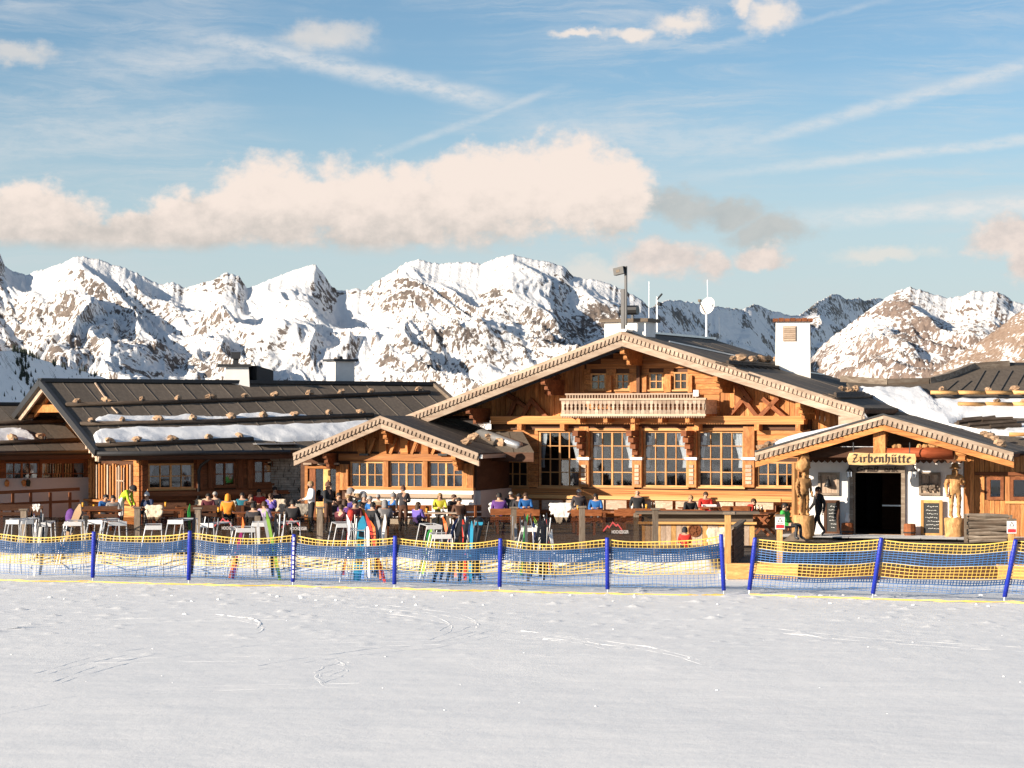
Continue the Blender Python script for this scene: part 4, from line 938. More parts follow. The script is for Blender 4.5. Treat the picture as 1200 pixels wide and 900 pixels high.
# stone wall beside the annex
st0, st1 = S.L(318,570,.35).x, su0-.005; mb = MB(); H_ = S.L(350,533,.35).z; z = .3
while z < H_:
    h = rnd.uniform(.07, .13); u = st0
    while u < st1-.02:
        l = min(rnd.uniform(.16, .42), st1-u); pr = rnd.uniform(.0, .07); mb.box(u+.008, u+l-.008, .30-pr, .40, z+.008, min(z+h, H_)-.008); u += l
    z += h
SM = MB().box(st0, st1, .34, .75, .3, H_).build('stone_wall', m_mortar, RS); tag(mb.build('masonry_stone', m_masonry, SM), kind='stuff')

# the lean-to roof between the annex and the chalet
a, b, c_, d_ = M.L(552,507,.1), M.L(640,513,.1), M.L(622,541,-2.2), M.L(548,541,-2.2)
A0, B0 = Vector((a.x, .05, a.z)), Vector((M.L(612,510,.05).x, .05, a.z)); E0, E1 = Vector((d_.x-.6, -2.1, 3.05)), Vector((M.L(626,540,-2.1).x, -2.1, 3.05))
slab(RM, 'lean_to_sheet', m_roof, E0, E1, B0, A0, .07, 4, .03); slab(RM, 'lean_to_soffit', m_darkm, E0-Vector((0,0,.14)), E1-Vector((0,0,.14)), B0-Vector((0,0,.14)), A0-Vector((0,0,.14)), .12)
MB().tube([M.L(561,506,-.4), M.L(609,523,-1.7)], .17, 10).build('ridge_tube', m_zinc, RM, smooth=True)
ubox('fascia', m_dark, RM, E0.x, E1.x, -2.16, -2.103, 2.75, 3.1)
nLt = (E1-E0).cross(A0-E0).normalized(); nLt = nLt if nLt.z > 0 else -nLt
stones(RM, M, E0, nLt, [(575,517),(587,523)], .2, .16)
u0, u1 = M.L(577,560,-.6).x, M.L(590,560,-.6).x
v_planks(RM, m_dark, u0-1.2, u1, .3, lambda u: 2.9, 8, -.55, (), .05)

# ------------------------------------------------------------------ the left wing
Lw = Fr(335, 89.5, 32)
RL = root_of(Lw, 'long_timber_wing', 'long dark timber wing with snow and log snow guards on its brown roof')
OL = -.95
lc = Lw.L(113, 531, OL); rc = Lw.L(330, 525, OL); EZ = (lc.z+rc.z)/2
wr = next(w for w in np.arange(3, 12, .02) if Lw.Wd((lc.x, w, 0)).x/Lw.Wd((lc.x, w, 0)).y*F+600 < 47.5)
LZ = CH-(446.5-HZ)/F*Lw.Wd((lc.x, wr, 0)).y
sl = (LZ-EZ)/(wr-OL); nL = Vector((0, -sl, 1)).normalized(); pL = Vector((0, OL, EZ)); lu0 = lc.x
lu1 = next(u for u in np.arange(0, 30, .1) if Lw.Wd((u, wr, 0)).x/Lw.Wd((u, wr, 0)).y*F+600 > 506)
zr = lambda w: EZ+(w-OL)*sl if w < wr else LZ-(w-wr)*sl
slab(RL, 'sheathing', m_darkm, (lu0+.05, OL+.05, EZ-.17), (lu1, OL+.05, EZ-.17), (lu1, wr, LZ-.17), (lu0+.05, wr, LZ-.17), .12)
slab(RL, 'roof_sheet', m_roof, (lu0, OL, EZ-.045), (lu1, OL, EZ-.045), (lu1, wr, LZ-.045), (lu0, wr, LZ-.045), .045, 21, .03, m_seam)
slab(RL, 'roof_sheet', m_roof, (lu0, 2*wr-OL, EZ-.045), (lu1, 2*wr-OL, EZ-.045), (lu1, wr, LZ-.045), (lu0, wr, LZ-.045), .045, 6, .03)
MB().bar((lu0-.05, wr, LZ+.04), (lu1, wr, LZ+.04), .4, .14).build('ridge_cap', m_metal, RL)
for w0, w1 in ((OL-.02, wr), (2*wr-OL, wr)):
    a, b = Vector((lu0, w0, zr(w0))), Vector((lu0, w1, zr(w1))); MB().bar(a+Vector((0,0,-.05)), b+Vector((0,0,-.05)), .16, .26, (0,0,1)).build('verge_cap', m_metal, RL)
    MB().bar(a+Vector((.12,0,-.30)), b+Vector((.12,0,-.30)), .08, .2).build('verge_rafter', m_palem, RL)
ubox('fascia', m_dark, RL, lu0+.1, Lw.L(345,525,OL).x, OL-.03, OL+.02, EZ-.34, EZ-.06)
MB().tube([(lu0, OL-.10, EZ-.09), (rc.x+.3, OL-.10, EZ-.09)], .085, 8).build('gutter', m_metal, RL, smooth=True)
for i in range(4): q = lu0+.1; ubox('purlin_end', m_pale, RL, q-.05, q+.9, OL+.1+i*.32, OL+.26+i*.32, zr(OL+.2+i*.32)-.46, zr(OL+.2+i*.32)-.28)
lw0, lw1 = Lw.L(166, 555).x, Lw.L(336, 555).x; LB = .3; LT = EZ-.15
lwin = [Lw.rect(173.5,543,227,573), Lw.rect(251,541,276,570), Lw.rect(297,539,321,567)]
wall_slab(RL, m_dark, lw0, lw1, LB, LT, .03, .22, lwin, 'wall')
h_boards(RL, m_red, lw0, lw1, LB, LT, 14, .026, lwin, .06)
MB().box(lw0+.25, lw1, 2.6, 2.7, LB, LT).box(lw0+.25, lw1, .22, 2.7, LT, LT+.1).box(lw0+.25, lw0+.3, .22, 2.6, LB, LT).box(lw1-.05, lw1, .22, 2.6, LB, LT).box(lw0+.25, lw1, .22, 2.6, LB-.1, LB).build('room', m_room, RL)
window(RL, lwin[0], 4, 2, .05, m_frame, 1); window(RL, lwin[1], 2, 2, .05, m_red, 1); window(RL, lwin[2], 2, 2, .05, m_red, 0)
for x in (233, 246, 281, 292, 326): u0, u1, z0, z1 = Lw.rect(x-3, 539, x+3, 572); ubox('shutter', m_red, RL, u0, u1, -.10, -.04, z0, z1)
ubox('bench_rail', m_bench, RL, Lw.L(168,580).x, Lw.L(335,573).x, -.55, -.45, Lw.L(250,578).z-.06, Lw.L(250,577).z+.05)
# sunlit gable end with its slatted shutter and white lattice, boards below
ge = 5.2
lat = (1.9, 4.6)
for k in range(16):
    a, b = LB+.02+k*(LT+.3-LB)/16, LB+.02+(k+1)*(LT+.3-LB)/16; cuts = cut(0.03, ge+.3, [(.55, 4.75)] if a > 1.25 and a < LT-.35 else [])
    for p, q in cuts: ubox('log', m_orange, RL, lw0-.10, lw0+.02, p, q, a+.006, b-.006)
ubox('wall', m_dark, RL, lw0+.021, lw0+.2, .03, 9.5, LB, LT+.4)
for k in range(15): w = .6+k*.28; ubox('slat', m_orange if k % 4 else m_pale, RL, lw0-.20, lw0-.06, w, w+.11, 1.28, LT-.42+rnd.uniform(-.05,.05))
ubox('shelf', m_orange, RL, lw0-.34, lw0-.10, .3, 5.0, 1.16, 1.24)
lt_ = ubox('lattice_frame', m_pale, RL, lw0-.30, lw0-.26, 1.0, 1.06, 1.28, LT-.5)
for w in (1.36, 1.7): ubox('lattice_bar', m_pale, RL, lw0-.30, lw0-.26, w, w+.05, 1.28, LT-.5)
ubox('lattice_bar', m_pale, RL, lw0-.31, lw0-.27, 1.0, 1.75, 2.0, 2.05)
MB().prism([(0.03, LT+.42), (2*wr-.2, LT+.42), (wr, LZ-.3)], 'x', lw0+.03, lw0+.15).build('gable_wall', m_orange_m, RL)
# gable truss seen above the low roof
MB().bar((lu0+.5, wr-1.9, zr(wr-1.9)-.45), (lu0+.5, wr, LZ-.42), .10, .14).bar((lu0+.5, wr+1.9, zr(wr+1.9)-.45), (lu0+.5, wr, LZ-.42), .10, .14).bar((lu0+.5, wr-2.2, zr(wr-2.2)-.05), (lu0+.5, wr+2.2, zr(wr-2.2)-.05), .14, .3).build('gable_truss', m_orange_m, RL)
# snow, logs, stones, chimneys
L1 = [(77,476.5),(205,473),(372,466.5),(503,461.5)]; L2 = [(94,499),(240,496),(437,488)]; L3 = [(112,524),(200,520.5),(296,516.5)]
for pts in (L1, L2, L3): roof_log(RL, Lw, pL, nL, pts)
def along(pts, x): return (x, float(np.interp(x, [p[0] for p in pts], [p[1] for p in pts])))
for pts, xs in ((L1, (90,124,166,208,246,286,321,362,399,434,490)), (L2, (106,143,185,225,270,308,344,385,422)), (L3, (128,160,201,244,280))):
    P_ = [along(pts, x) for x in xs]; stones(RL, Lw, pL, nL, [(x, y-3.0) for x, y in P_], .17, .13); brackets(RL, Lw, pL, nL, [(x, y) for x, y in P_])
snow_cover(RL, Lw, pL, nL, [(111,492),(125,486),(160,487.5),(185,488),(205,489),(222,486),(250,489.5),(268,489),(285,485),(308,483),(330,486),(365,488)], [(112,496),(160,496),(230,494),(300,492.5),(366,490)], .10, 90, 8, 3)
snow_cover(RL, Lw, pL, nL, [(109,510),(116,502.5),(160,501.5),(230,500),(300,498.5),(370,496.5),(430,493),(452,491.5)], [(111,521),(125,523),(200,519),(295,516),(330,518.5),(385,517),(410,516.5),(425,516)], .16, 110, 9, 5)
ubox('eave_flashing', m_zinc, RL, Lw.L(303,522,OL).x, Lw.L(352,522,OL).x, OL+.12, OL+.75, zr(OL+.4)+.02, zr(OL+.4)+.06)
MB().bar(Lw.onp(111,449,pL,nL)+nL*.03, Lw.onp(126,471,pL,nL)+nL*.03, .05, .04).bar(Lw.onp(131,478,pL,nL)+nL*.03, Lw.onp(138,485,pL,nL)+nL*.03, .05, .04).build('cable', m_pale, RL)
mb = MB(); mb.tube([Lw.L(249,530,-.9), Lw.L(248,536,-.75), Lw.L(236,545,-.25), Lw.L(233,552,-.12), Lw.L(233,585,-.12)], .06, 8); mb.build('downpipe', m_metal, RL, smooth=True)
q = Lw.onp(283, 451, pL, nL); w = q.y
u0, u1, z0, z1 = Lw.rect(271, 430, 297, 451, w); mb = MB(); t_ = .16
mb.add([(u0-t_*1.2,w-.1,z0-.5),(u1+.02,w-.1,z0-.5),(u1+.02,w+1.3,z0-.5),(u0-t_*1.2,w+1.3,z0-.5),(u0+.05,w+.05,z1),(u1-.04,w+.05,z1),(u1-.04,w+1.2,z1),(u0+.05,w+1.2,z1)], [(0,3,2,1),(4,5,6,7),(0,1,5,4),(1,2,6,5),(2,3,7,6),(3,0,4,7)])
cen = ((u0+u1)/2, w+.5); mb.v = [(x-cen[0], y-cen[1], z) for x, y, z in mb.v]; u0 -= cen[0]; u1 -= cen[0]; w -= cen[1]
ch = mb.build('chimney', m_white, RL, (cen[0], cen[1], 0)); ch.rotation_euler = (0, 0, R(-24)); ubox('cover_slab', m_metal, ch, u0-.30, u1+.05, w-.12, w+1.4, z1+.004, z1+.11)
uc = (u0+u1)/2; mb = MB(); mb.box(uc-.16, uc+.06, w+.5, w+.72, z1+.11, z1+.34).box(uc-.24, uc+.14, w+.38, w+.82, z1+.345, z1+.62); mb.build('chimney_cowl', m_metal, ch)
w = q.y; u0, u1, z0, z1 = Lw.rect(299, 432, 318.5, 451, w+.3); MB().prism([(u0,z0-.6),(u1,z0-.6),(u1,z1-.08),(u0,z1+.12)], 'y', w+.15, w+1.1).build('roof_hatch', m_metal, RL)
w = wr+.9; u0, u1, z0, z1 = Lw.rect(393, 423.5, 415.5, 442, w); ch = MB().box(u0, u1, w, w+.8, z0-.8, z1).build('chimney', m_white, RL); ubox('cover_slab', m_metal, ch, u0-.12, u1+.12, w-.12, w+.92, z1+.004, z1+.10); ubox('vent', m_metal, ch, (u0+u1)/2-.1, (u0+u1)/2+.05, w+.3, w+.5, z1+.10, z1+.22)
MB().bar(Lw.Wd((lu1,wr,LZ))*0+Vector((lu1-.02,wr,LZ+.02)), Vector((lu1-.02, wr-2.6, LZ-2.6*sl+.04)), .2, .24).build('verge_cap', m_greym, RL)

# ------------------------------------------------------------------ the low house at the far left
RA = root_of(Lw, 'low_timber_house', 'low dark timber house with snow patch on its roof at the left edge')
wa = 5.2; OA = wa-1.0; au1 = lu0+1.15; au0 = au1-11
q = Lw.L(60, 528, OA); AE = q.z; wra = wa+3.9
AZ = CH-(474-HZ)/F*Lw.Wd((Lw.L(10,474,wra).x, wra, 0)).y
sa = (AZ-AE)/(wra-OA); nA = Vector((0,-sa,1)).normalized(); pA = Vector((0,OA,AE))
au1r = next(u for u in np.arange(-12, 0, .02) if Lw.Wd((u,OA,0)).x/Lw.Wd((u,OA,0)).y*F+600 > 104)
slab(RA, 'roof_sheet', m_roof, (au0, OA, AE-.045), (au1r, OA, AE-.045), (au1r, wra, AZ-.045), (au0, wra, AZ-.045), .045, 12, .03)
slab(RA, 'sheathing', m_darkm, (au0, OA+.05, AE-.17), (au1r, OA+.05, AE-.17), (au1r, wra, AZ-.17), (au0, wra, AZ-.17), .12)
slab(RA, 'roof_sheet', m_roof, (au0, 2*wra-OA, AE-.045), (au1r, 2*wra-OA, AE-.045), (au1r, wra, AZ-.045), (au0, wra, AZ-.045), .045, 3, .03)
MB().bar((au0, wra, AZ+.03), (au1r, wra, AZ+.03), .4, .12).build('ridge_cap', m_metal, RA)
MB().tube([(au0, OA-.08, AE-.08), (au1r, OA-.08, AE-.08)], .085, 8).build('gutter', m_metal, RA, smooth=True)
ubox('fascia', m_dark, RA, au0, au1r, OA-.0, OA+.05, AE-.34, AE-.06)
roof_log(RA, Lw, pA, nA, [(-30,499),(76,495)]); roof_log(RA, Lw, pA, nA, [(-30,522),(93,517.5)])
stones(RA, Lw, pA, nA, [(34,493),(14,517),(48,515)], .2, .14); brackets(RA, Lw, pA, nA, [(37,496.5),(16,520),(52,518.5)])
snow_cover(RA, Lw, pA, nA, [(-60,503),(-20,501.5),(20,501),(30,504),(42,516)], [(-60,519),(-20,519.5),(10,519),(30,519),(42,518)], .13, 40, 8, 9)
aw1 = Lw.L(112, 550, wa).x; aw0 = au0; zA = Lw.L(50,560,wa).z
awin = [Lw.rect(5,541,46,569,wa), Lw.rect(47,541,100,569,wa), Lw.rect(-48,541,-6,569,wa)]
wall_slab(RA, m_dark, aw0, aw1, zA, AE-.1, wa, wa+.2, awin, 'wall')
h_boards(RA, m_red, aw0, aw1, zA+.01, AE-.1, 8, wa-.004, awin, .06)
MB().box(aw0, aw1, wa+2.4, wa+2.5, zA-.5, AE).box(aw0, aw1, wa+.2, wa+2.4, AE-.05, AE).box(aw0, aw1, wa+.2, wa+2.4, zA-.2, zA-.1).build('room', m_room, RA)
for r in awin: window(RA, r, 4, 2, wa+.03, m_red, 1)
ubox('plinth', m_plinth, RA, aw0, aw1, wa-.12, wa+.2, .2, zA)  # white wall, its shade put into the grey colour
for x in (8, 28, 33): q = Lw.L(x, 566, wa-.2); MB().blob((q.x, wa-.2, q.z), (.10,.10,.14), x, .2).build('window_ornament', m_orange_m if x != 33 else m_pine, RA)

# ------------------------------------------------------------------ the entrance porch
E = Fr(1035, 77, -18)
RE = root_of(E, 'entrance_porch', 'gabled entrance porch with white wall, carved signs and dark open doorway')
FL = .4; OE = -.55; WE = 1.4
pk = E.L(1035, 486.5, OE); le = E.L(885, 530, OE); re_ = E.L(1188, 530, OE); EU, EZ_ = pk.x, pk.z
s1, s2 = (EZ_-le.z)/(EU-le.x), (EZ_-re_.z)/(re_.x-EU); eroof = lambda u: EZ_-(EU-u)*s1 if u < EU else EZ_-(u-EU)*s2
EB = 6.5
for e in (le, re_):
    slab(RE, 'sheathing', m_darkm, (e.x, OE+.05, e.z-.17), (e.x, EB, e.z-.17), (EU, EB, EZ_-.17), (EU, OE+.05, EZ_-.17), .12)
    slab(RE, 'roof_sheet', m_roof, (e.x, OE, e.z-.045), (e.x, EB, e.z-.045), (EU, EB, EZ_-.045), (EU, OE, EZ_-.045), .045, 8, .03)
barge(RE, m_palem, m_orange_m, (le.x, le.z), (EU, EZ_), OE, .30, .19); barge(RE, m_palem, m_orange_m, (re_.x, re_.z), (EU, EZ_), OE, .30, .19)
for sgn, e in ((1, le), (-1, re_)): MB().bar((e.x, OE-.05, e.z+.03), (EU, OE-.05, EZ_+.03), .12, .05).build('verge_flashing', m_metal, RE)
# snow on the left slope, thick at the eave and thinning towards the ridge; stones hold it at the eave
vs = []; N_, M_ = 44, 14
for i in range(N_+1):
    t = i/N_; u = le.x+.45+t*(EU-.75-le.x-.45)
    for j in range(M_+1):
        r_ = j/M_; w = OE+.10+.12*float(fbm(np.array([u*1.4]), np.array([.3]), 3, 4))+r_*5.4; e = max(0, min(1, min(r_, 1-r_)*9, t*7, (1-t)*5))
        vs.append((u, w, eroof(u)+.004-(.05 if e == 0 else 0)+(.27*(1-t)**.8+.05)*e**.5*(.9+.3*float(fbm(np.array([u*.9]), np.array([w*.8]), 3, 6)))))
mb = MB(); mb.add(vs, [(i*(M_+1)+j, (i+1)*(M_+1)+j, (i+1)*(M_+1)+j+1, i*(M_+1)+j+1) for i in range(N_) for j in range(M_)]); mb.build('snow_cover', m_rsnow, RE, smooth=True)
for k, (du, w) in enumerate(((.18,-.2),(.42,-.35),(.30,.5),(.62,.1),(.25,1.3))):
    u = le.x+du; o = link('stone', stone_mesh[k], RE, (u, w, eroof(u)+.10+.05*(k%2)), (.2*k, .1, k*1.3), (.21,.17,.15))
pE = Vector((EU,0,EZ_)); nE2 = Vector((s2,0,1)).normalized(); stones(RE, E, pE, nE2, [(1160,514),(1166,517),(1153,511),(1172,523)], .17, .1)
# timber frame: side posts carry a beam; king post with stepped console
for x, y0, sz in ((1032,499,.40),(941,529,.32),(1125,528,.36)):
    q = E.L(x, y0, -.15); purlin(RE, m_orange_m, q.x, q.z, -.30, .30, sz, {1032: 4, 941: 3, 1125: 2}[x], .17)
q = E.L(1032, 520, 0); ubox('king_post', m_orange, RE, q.x-.20, q.x+.20, -.30, .0, E.L(1032,531).z, E.L(1032,505).z)
zb_ = E.L(1075, 533).z
ul, ur = E.L(932,530).x, E.L(1130,530).x
MB().tube([E.L(1040,532,-.2), E.L(1117,531,-.2)], [.20,.22], 10).build('porch_beam', wood('red_porch_log', (.36,.085,.03), .3, (1.5,6,6), True), RE, smooth=True)
ubox('porch_beam', m_dark, RE, ul-.2, q.x-.21, .05, .35, zb_-.10, zb_+.25)
MB().prism([(ul-.1, zb_+.26), (ur+.1, zb_+.26), (ur+.1, max(eroof(ur+.1)-.22, zb_+.3)), (EU, eroof(EU)-.22), (ul-.1, max(eroof(ul-.1)-.22, zb_+.3))], 'y', .9, 1.0).build('gable_boarding', m_darkm, RE)
for k, x in enumerate((1049,1054,1077,1084,1092,1096)):
    q = E.L(x, 524.5, -.2); MB().blob((q.x, -.2, q.z+.03), (.10+.03*(k>3), .08, .09+.07*(k>3)), k+3, .3).build('carved_animal', m_carve, RE)
# the white wall with the doorway
dw = E.rect(1000.5, 554, 1056.5, 622, WE); wu0, wu1 = E.L(946,580,WE).x, E.L(1129,580,WE).x
wall_slab(RE, m_white, wu0, wu1, FL-.05, 3.35, WE, WE+.3, [(dw[0], dw[1], 0, dw[3])], 'wall')
ubox('dark_panel', m_dark, RE, wu0, wu1, WE-.08, WE-.003, E.L(1000,539,WE).z, 3.4)
mb = MB(); n_ = 26; zsc = E.L(1000,539,WE).z
for i in range(n_): a = wu0+i*(wu1-wu0)/n_; b = a+(wu1-wu0)/n_; mb.prism([(a,zsc),(b,zsc),(b-.04,zsc-.06),((a+b)/2,zsc-.10),(a+.04,zsc-.06)], 'y', WE-.08, WE-.02)
mb.build('scalloped_board', m_darkm, RE)
mb = MB(); fw_ = .13; mb.box(dw[0]-fw_, dw[0], WE-.10, WE+.28, FL, dw[3]+.001).box(dw[1], dw[1]+fw_, WE-.10, WE+.28, FL, dw[3]+.001).box(dw[0]-fw_, dw[1]+fw_, WE-.12, WE+.28, dw[3]+.003, dw[3]+.24)
DF = mb.build('door_frame', m_greym, RE)
MB().box(dw[0]-.8, dw[0]-.7, WE+.3, WE+7, FL, 3.2).box(dw[1]+.7, dw[1]+.8, WE+.3, WE+7, FL, 3.2).box(dw[0]-.8, dw[1]+.8, WE+7, WE+7.1, FL, 3.2).box(dw[0]-.8, dw[1]+.8, WE+.3, WE+7, 3.2, 3.3).box(dw[0]-.7, dw[1]+.7, WE+.3, WE+7, FL-.04, FL+.0).build('hallway', m_room, RE)
ubox('handrail', m_zinc, RE, dw[0]+.75, dw[1]-.1, WE+1.4, WE+1.45, FL+.95, FL+1.0)
ubox('threshold', m_newlog, RE, dw[0]-.3, wu1, WE-.16, WE-.003, FL-.03, FL+.05)
def lettering(par, text, ctr, size, w, mat, shear=0, width=None, name='lettering', bold=.0):
    cu = bpy.data.curves.new('t', 'FONT'); cu.body = text; cu.size = size; cu.align_x = 'CENTER'; cu.align_y = 'CENTER'; cu.extrude = .008; cu.shear = shear; cu.offset = bold; cu.resolution_u = 3
    o = bpy.data.objects.new('t', cu); COL.objects.link(o); dg = bpy.context.evaluated_depsgraph_get(); me = bpy.data.meshes.new_from_object(o.evaluated_get(dg)); bpy.data.objects.remove(o); bpy.data.curves.remove(cu)
    xs = [v.co.x for v in me.vertices]; k = (width/(max(xs)-min(xs))) if width else 1
    me.materials.clear(); me.materials.append(mat); o = link(name, me, par, ctr, (R(90),0,0), (k,1,1)); return o
lettering(DF, 'Griaß  enk', ((dw[0]+dw[1])/2-.02, WE-.135, dw[3]+.12), .26, 0, m_ink, .25, 1.45, 'greeting_lettering', .006)
# hanging sign: the board is a thick slab with cut corners
su0_, su1_, sz0_, sz1_ = E.rect(992.5, 531, 1073.5, 544.5, -.80); hz = (sz0_+sz1_)/2
pts = [(su0_+.06,sz0_),(su0_+.5,sz0_-.02),(su0_+1.4,sz0_+.015),(su1_-.5,sz0_-.01),(su1_-.03,sz0_+.02),(su1_,hz),(su1_-.03,sz1_-.02),(su1_-.8,sz1_+.01),(su0_+.9,sz1_-.01),(su0_+.3,sz1_+.015),(su0_+.08,sz1_),(su0_,hz)]
SG = MB().prism(pts, 'y', -.81, -.69).build('name_sign', wood('light_sign_board', (.80, .54, .25), .15, (1.5, 6, 6), False), RE)
GLY = {'Z':(1.0,[[(.05,1.22),(.25,1.4),(.72,1.32),(.2,.12)],[(.12,.12),(.45,.02),(.8,.15),(.86,.34)],[(.25,.7),(.62,.74)]]),'i':(.46,[[(.08,.92),(.2,.84),(.2,.15),(.34,.02)],[(.13,1.18),(.27,1.34)]]),
 'r':(.6,[[(.08,.92),(.2,.84),(.2,.03)],[(.2,.78),(.4,.97),(.54,.86)]]),'b':(.8,[[(.2,1.5),(.2,.12),(.4,0),(.6,.15),(.6,.8),(.42,.97),(.2,.8)]]),'e':(.66,[[(.54,.14),(.36,0),(.18,.15),(.18,.8),(.36,.97),(.56,.74),(.2,.46)]]),
 'n':(.84,[[(.08,.92),(.2,.84),(.2,.03)],[(.2,.78),(.45,.97),(.58,.84),(.58,.15),(.72,.02)]]),'h':(.84,[[(.2,1.5),(.2,.03)],[(.2,.78),(.45,.97),(.6,.82),(.58,.15),(.42,-.22)]]),
 'ü':(.86,[[(.08,.92),(.2,.84),(.2,.15),(.36,0),(.58,.15)],[(.48,.92),(.58,.84),(.58,.15),(.72,.02)],[(.14,1.18),(.28,1.36)],[(.14,1.30),(.28,1.24)],[(.48,1.18),(.62,1.36)],[(.48,1.30),(.62,1.24)]]),'t':(.56,[[(.22,1.25),(.22,.12),(.36,0),(.5,.1)],[(.05,.92),(.46,.92)]])}
tot = sum(GLY[c][0] for c in 'Zirbenhütte'); k_ = (su1_-su0_)*.86/tot; kz = .185; x_ = su0_+(su1_-su0_)*.07; nb_ = Vector((.030, 0, .022))
for ch_ in 'Zirbenhütte':                     # broad-nib letters, one piece each
    wd_, st_ = GLY[ch_]; mb = MB()
    for s_ in st_:
        for (a_, b_), (c2, d2) in zip(s_, s_[1:]):
            p, q_ = Vector((a_*k_, 0, b_*kz)), Vector((c2*k_, 0, d2*kz)); vs = [p-nb_, q_-nb_, q_+nb_, p+nb_]
            mb.add([v+Vector((0,-.006,0)) for v in vs]+[v+Vector((0,.004,0)) for v in vs], [(0,1,2,3),(7,6,5,4),(0,4,5,1),(1,5,6,2),(2,6,7,3),(3,7,4,0)])
    mb.build('letter', m_ink, SG, (x_, -.816, hz-.115)); x_ += wd_*k_
for x in (1000, 1066): q = E.L(x, 531, -.75); ubox('hanger', m_metal, SG, q.x-.015, q.x+.015, -.76, -.73, sz1_-.01, sz1_+.35)
# niches with bell and dried flowers
for x0, x1, kind in ((959,983.5,'bell'),(1077,1102,'flower')):
    u0, u1, z0, z1 = E.rect(x0, 553.5, x1, 580.5, WE-.05); NP = MB().box(u0, u0+.08, WE-.10, WE-.003, z0, z1).box(u1-.08, u1, WE-.10, WE-.003, z0, z1).box(u0+.08, u1-.08, WE-.10, WE-.003, z1-.08, z1).box(u0+.08, u1-.08, WE-.10, WE-.003, z0, z0+.08).build('wall_panel', m_greym, RE)
    for k in range(3): a = u0+.083+k*(u1-u0-.166)/3; ubox('plank', m_pale, NP, a+.004, a+(u1-u0-.166)/3-.004, WE-.04, WE-.004, z0+.082, z1-.082)
    uc = (u0+u1)/2
    if kind == 'bell': MB().lathe((uc, WE-.18, z0+.30), [(.15,0),(.13,.05),(.08,.16),(.06,.24),(.015,.27),(.012,.36)], 10).build('bell', m_black, NP, smooth=True)
    else:
        mb = MB(); qr = random.Random(4)
        mb.bar((uc, WE-.14, z1-.12), (uc, WE-.14, z0+.25), .04, .04)
        for k in range(46): a = qr.uniform(-1.3,1.3); l = qr.uniform(.1,.34); p = Vector((uc, WE-.14, z0+.42)); e = p+Vector((math.sin(a)*l, qr.uniform(-.08,.02), -math.cos(a)*l*.8)); mb.obox(e, (.03,0,.01), (0,.02,0), (-.01,0,.035)); mb.bar(p, e, .008, .008)
        mb.build('dried_flowers', m_greym, NP)
for x in (995, 1070.5):
    u0, u1, z0, z1 = E.rect(x-3, 548, x+3, 559.5, WE-.3); uc = (u0+u1)/2; LN = MB().lathe((uc, WE-.25, z0+.20), [(.13,0),(.10,.03),(.03,.13),(.01,.2)], 6).box(uc-.012, uc+.012, WE-.26, WE-.003, z0+.39, z0+.42).build('lantern', m_metal, RE)
    MB().lathe((uc, WE-.25, z0), [(.06,0),(.08,.01),(.08,.19),(.06,.198)], 6).build('lantern_glass', m_glass, LN); MB().lathe((uc, WE-.25, z0+.02), [(.03,0),(.03,.10)], 6).build('candle', m_white, LN)
# the boarded wall right of the statue, with two windows
ru0, ru1 = E.L(1130,580,WE).x, E.L(1262,580,WE).x
rw = [E.rect(1157,558.5,1176.5,586,WE), E.rect(1184,558.5,1206,586,WE), E.rect(1214,558.5,1236,586,WE)]
wall_slab(RE, m_dark, ru0, ru1, FL, 3.2, WE+.04, WE+.25, rw, 'wall'); v_planks(RE, m_orange, ru0, ru1, FL, lambda u: 3.15, 22, WE+.036, rw, .06)
for r in rw: window(RE, r, 1, 1, WE-.02, m_red, 0, False, .11, .14, sill=False)
MB().box(ru0, ru1, WE+1.6, WE+1.7, FL, 3.2).box(ru0, ru1, WE+.25, WE+1.6, 2.9, 3.0).build('room', m_room, RE)
ubox('window_shelf', m_new, RE, E.L(1178,590,WE).x, ru1, WE-.10, WE-.03, E.L(1190,588,WE).z-.06, E.L(1190,588,WE).z+.02)
ubox('beam', m_red, RE, E.L(1143,556,WE).x, ru1, WE-.12, WE-.03, E.L(1160,557,WE).z, E.L(1160,553,WE).z)

# ------------------------------------------------------------------ the right wing under snow
Rf = Fr(1100, 82.5, 4)
RR = root_of(Rf, 'snow_roofed_wing', 'low wing with snow covered roof and peeled log snow guards at the right edge')
slr = .33; pRr = Vector((0, -.5, Rf.L(1150, 521, -.5).z)); nRr = Vector((0,-slr,1)).normalized()
poly = [(1180,533),(1100,533),(1040,520),(1013,478),(992,446),(1040,449),(1088,448),(1110,443),(1140,431),(1182,427),(1300,427),(1420,430),(1420,533)]
P_ = [Rf.onp(x, y, pRr, nRr) for x, y in poly]
mb = MB(); n_ = len(P_); mb.add([p+nRr*-.02 for p in P_]+[p-nRr*.16 for p in P_], [tuple(range(n_)), tuple(range(2*n_-1, n_-1, -1))]+[(i, i+n_, (i+1)%n_+n_, (i+1)%n_) for i in range(n_)]); mb.build('roof_sheet', m_roof, RR)
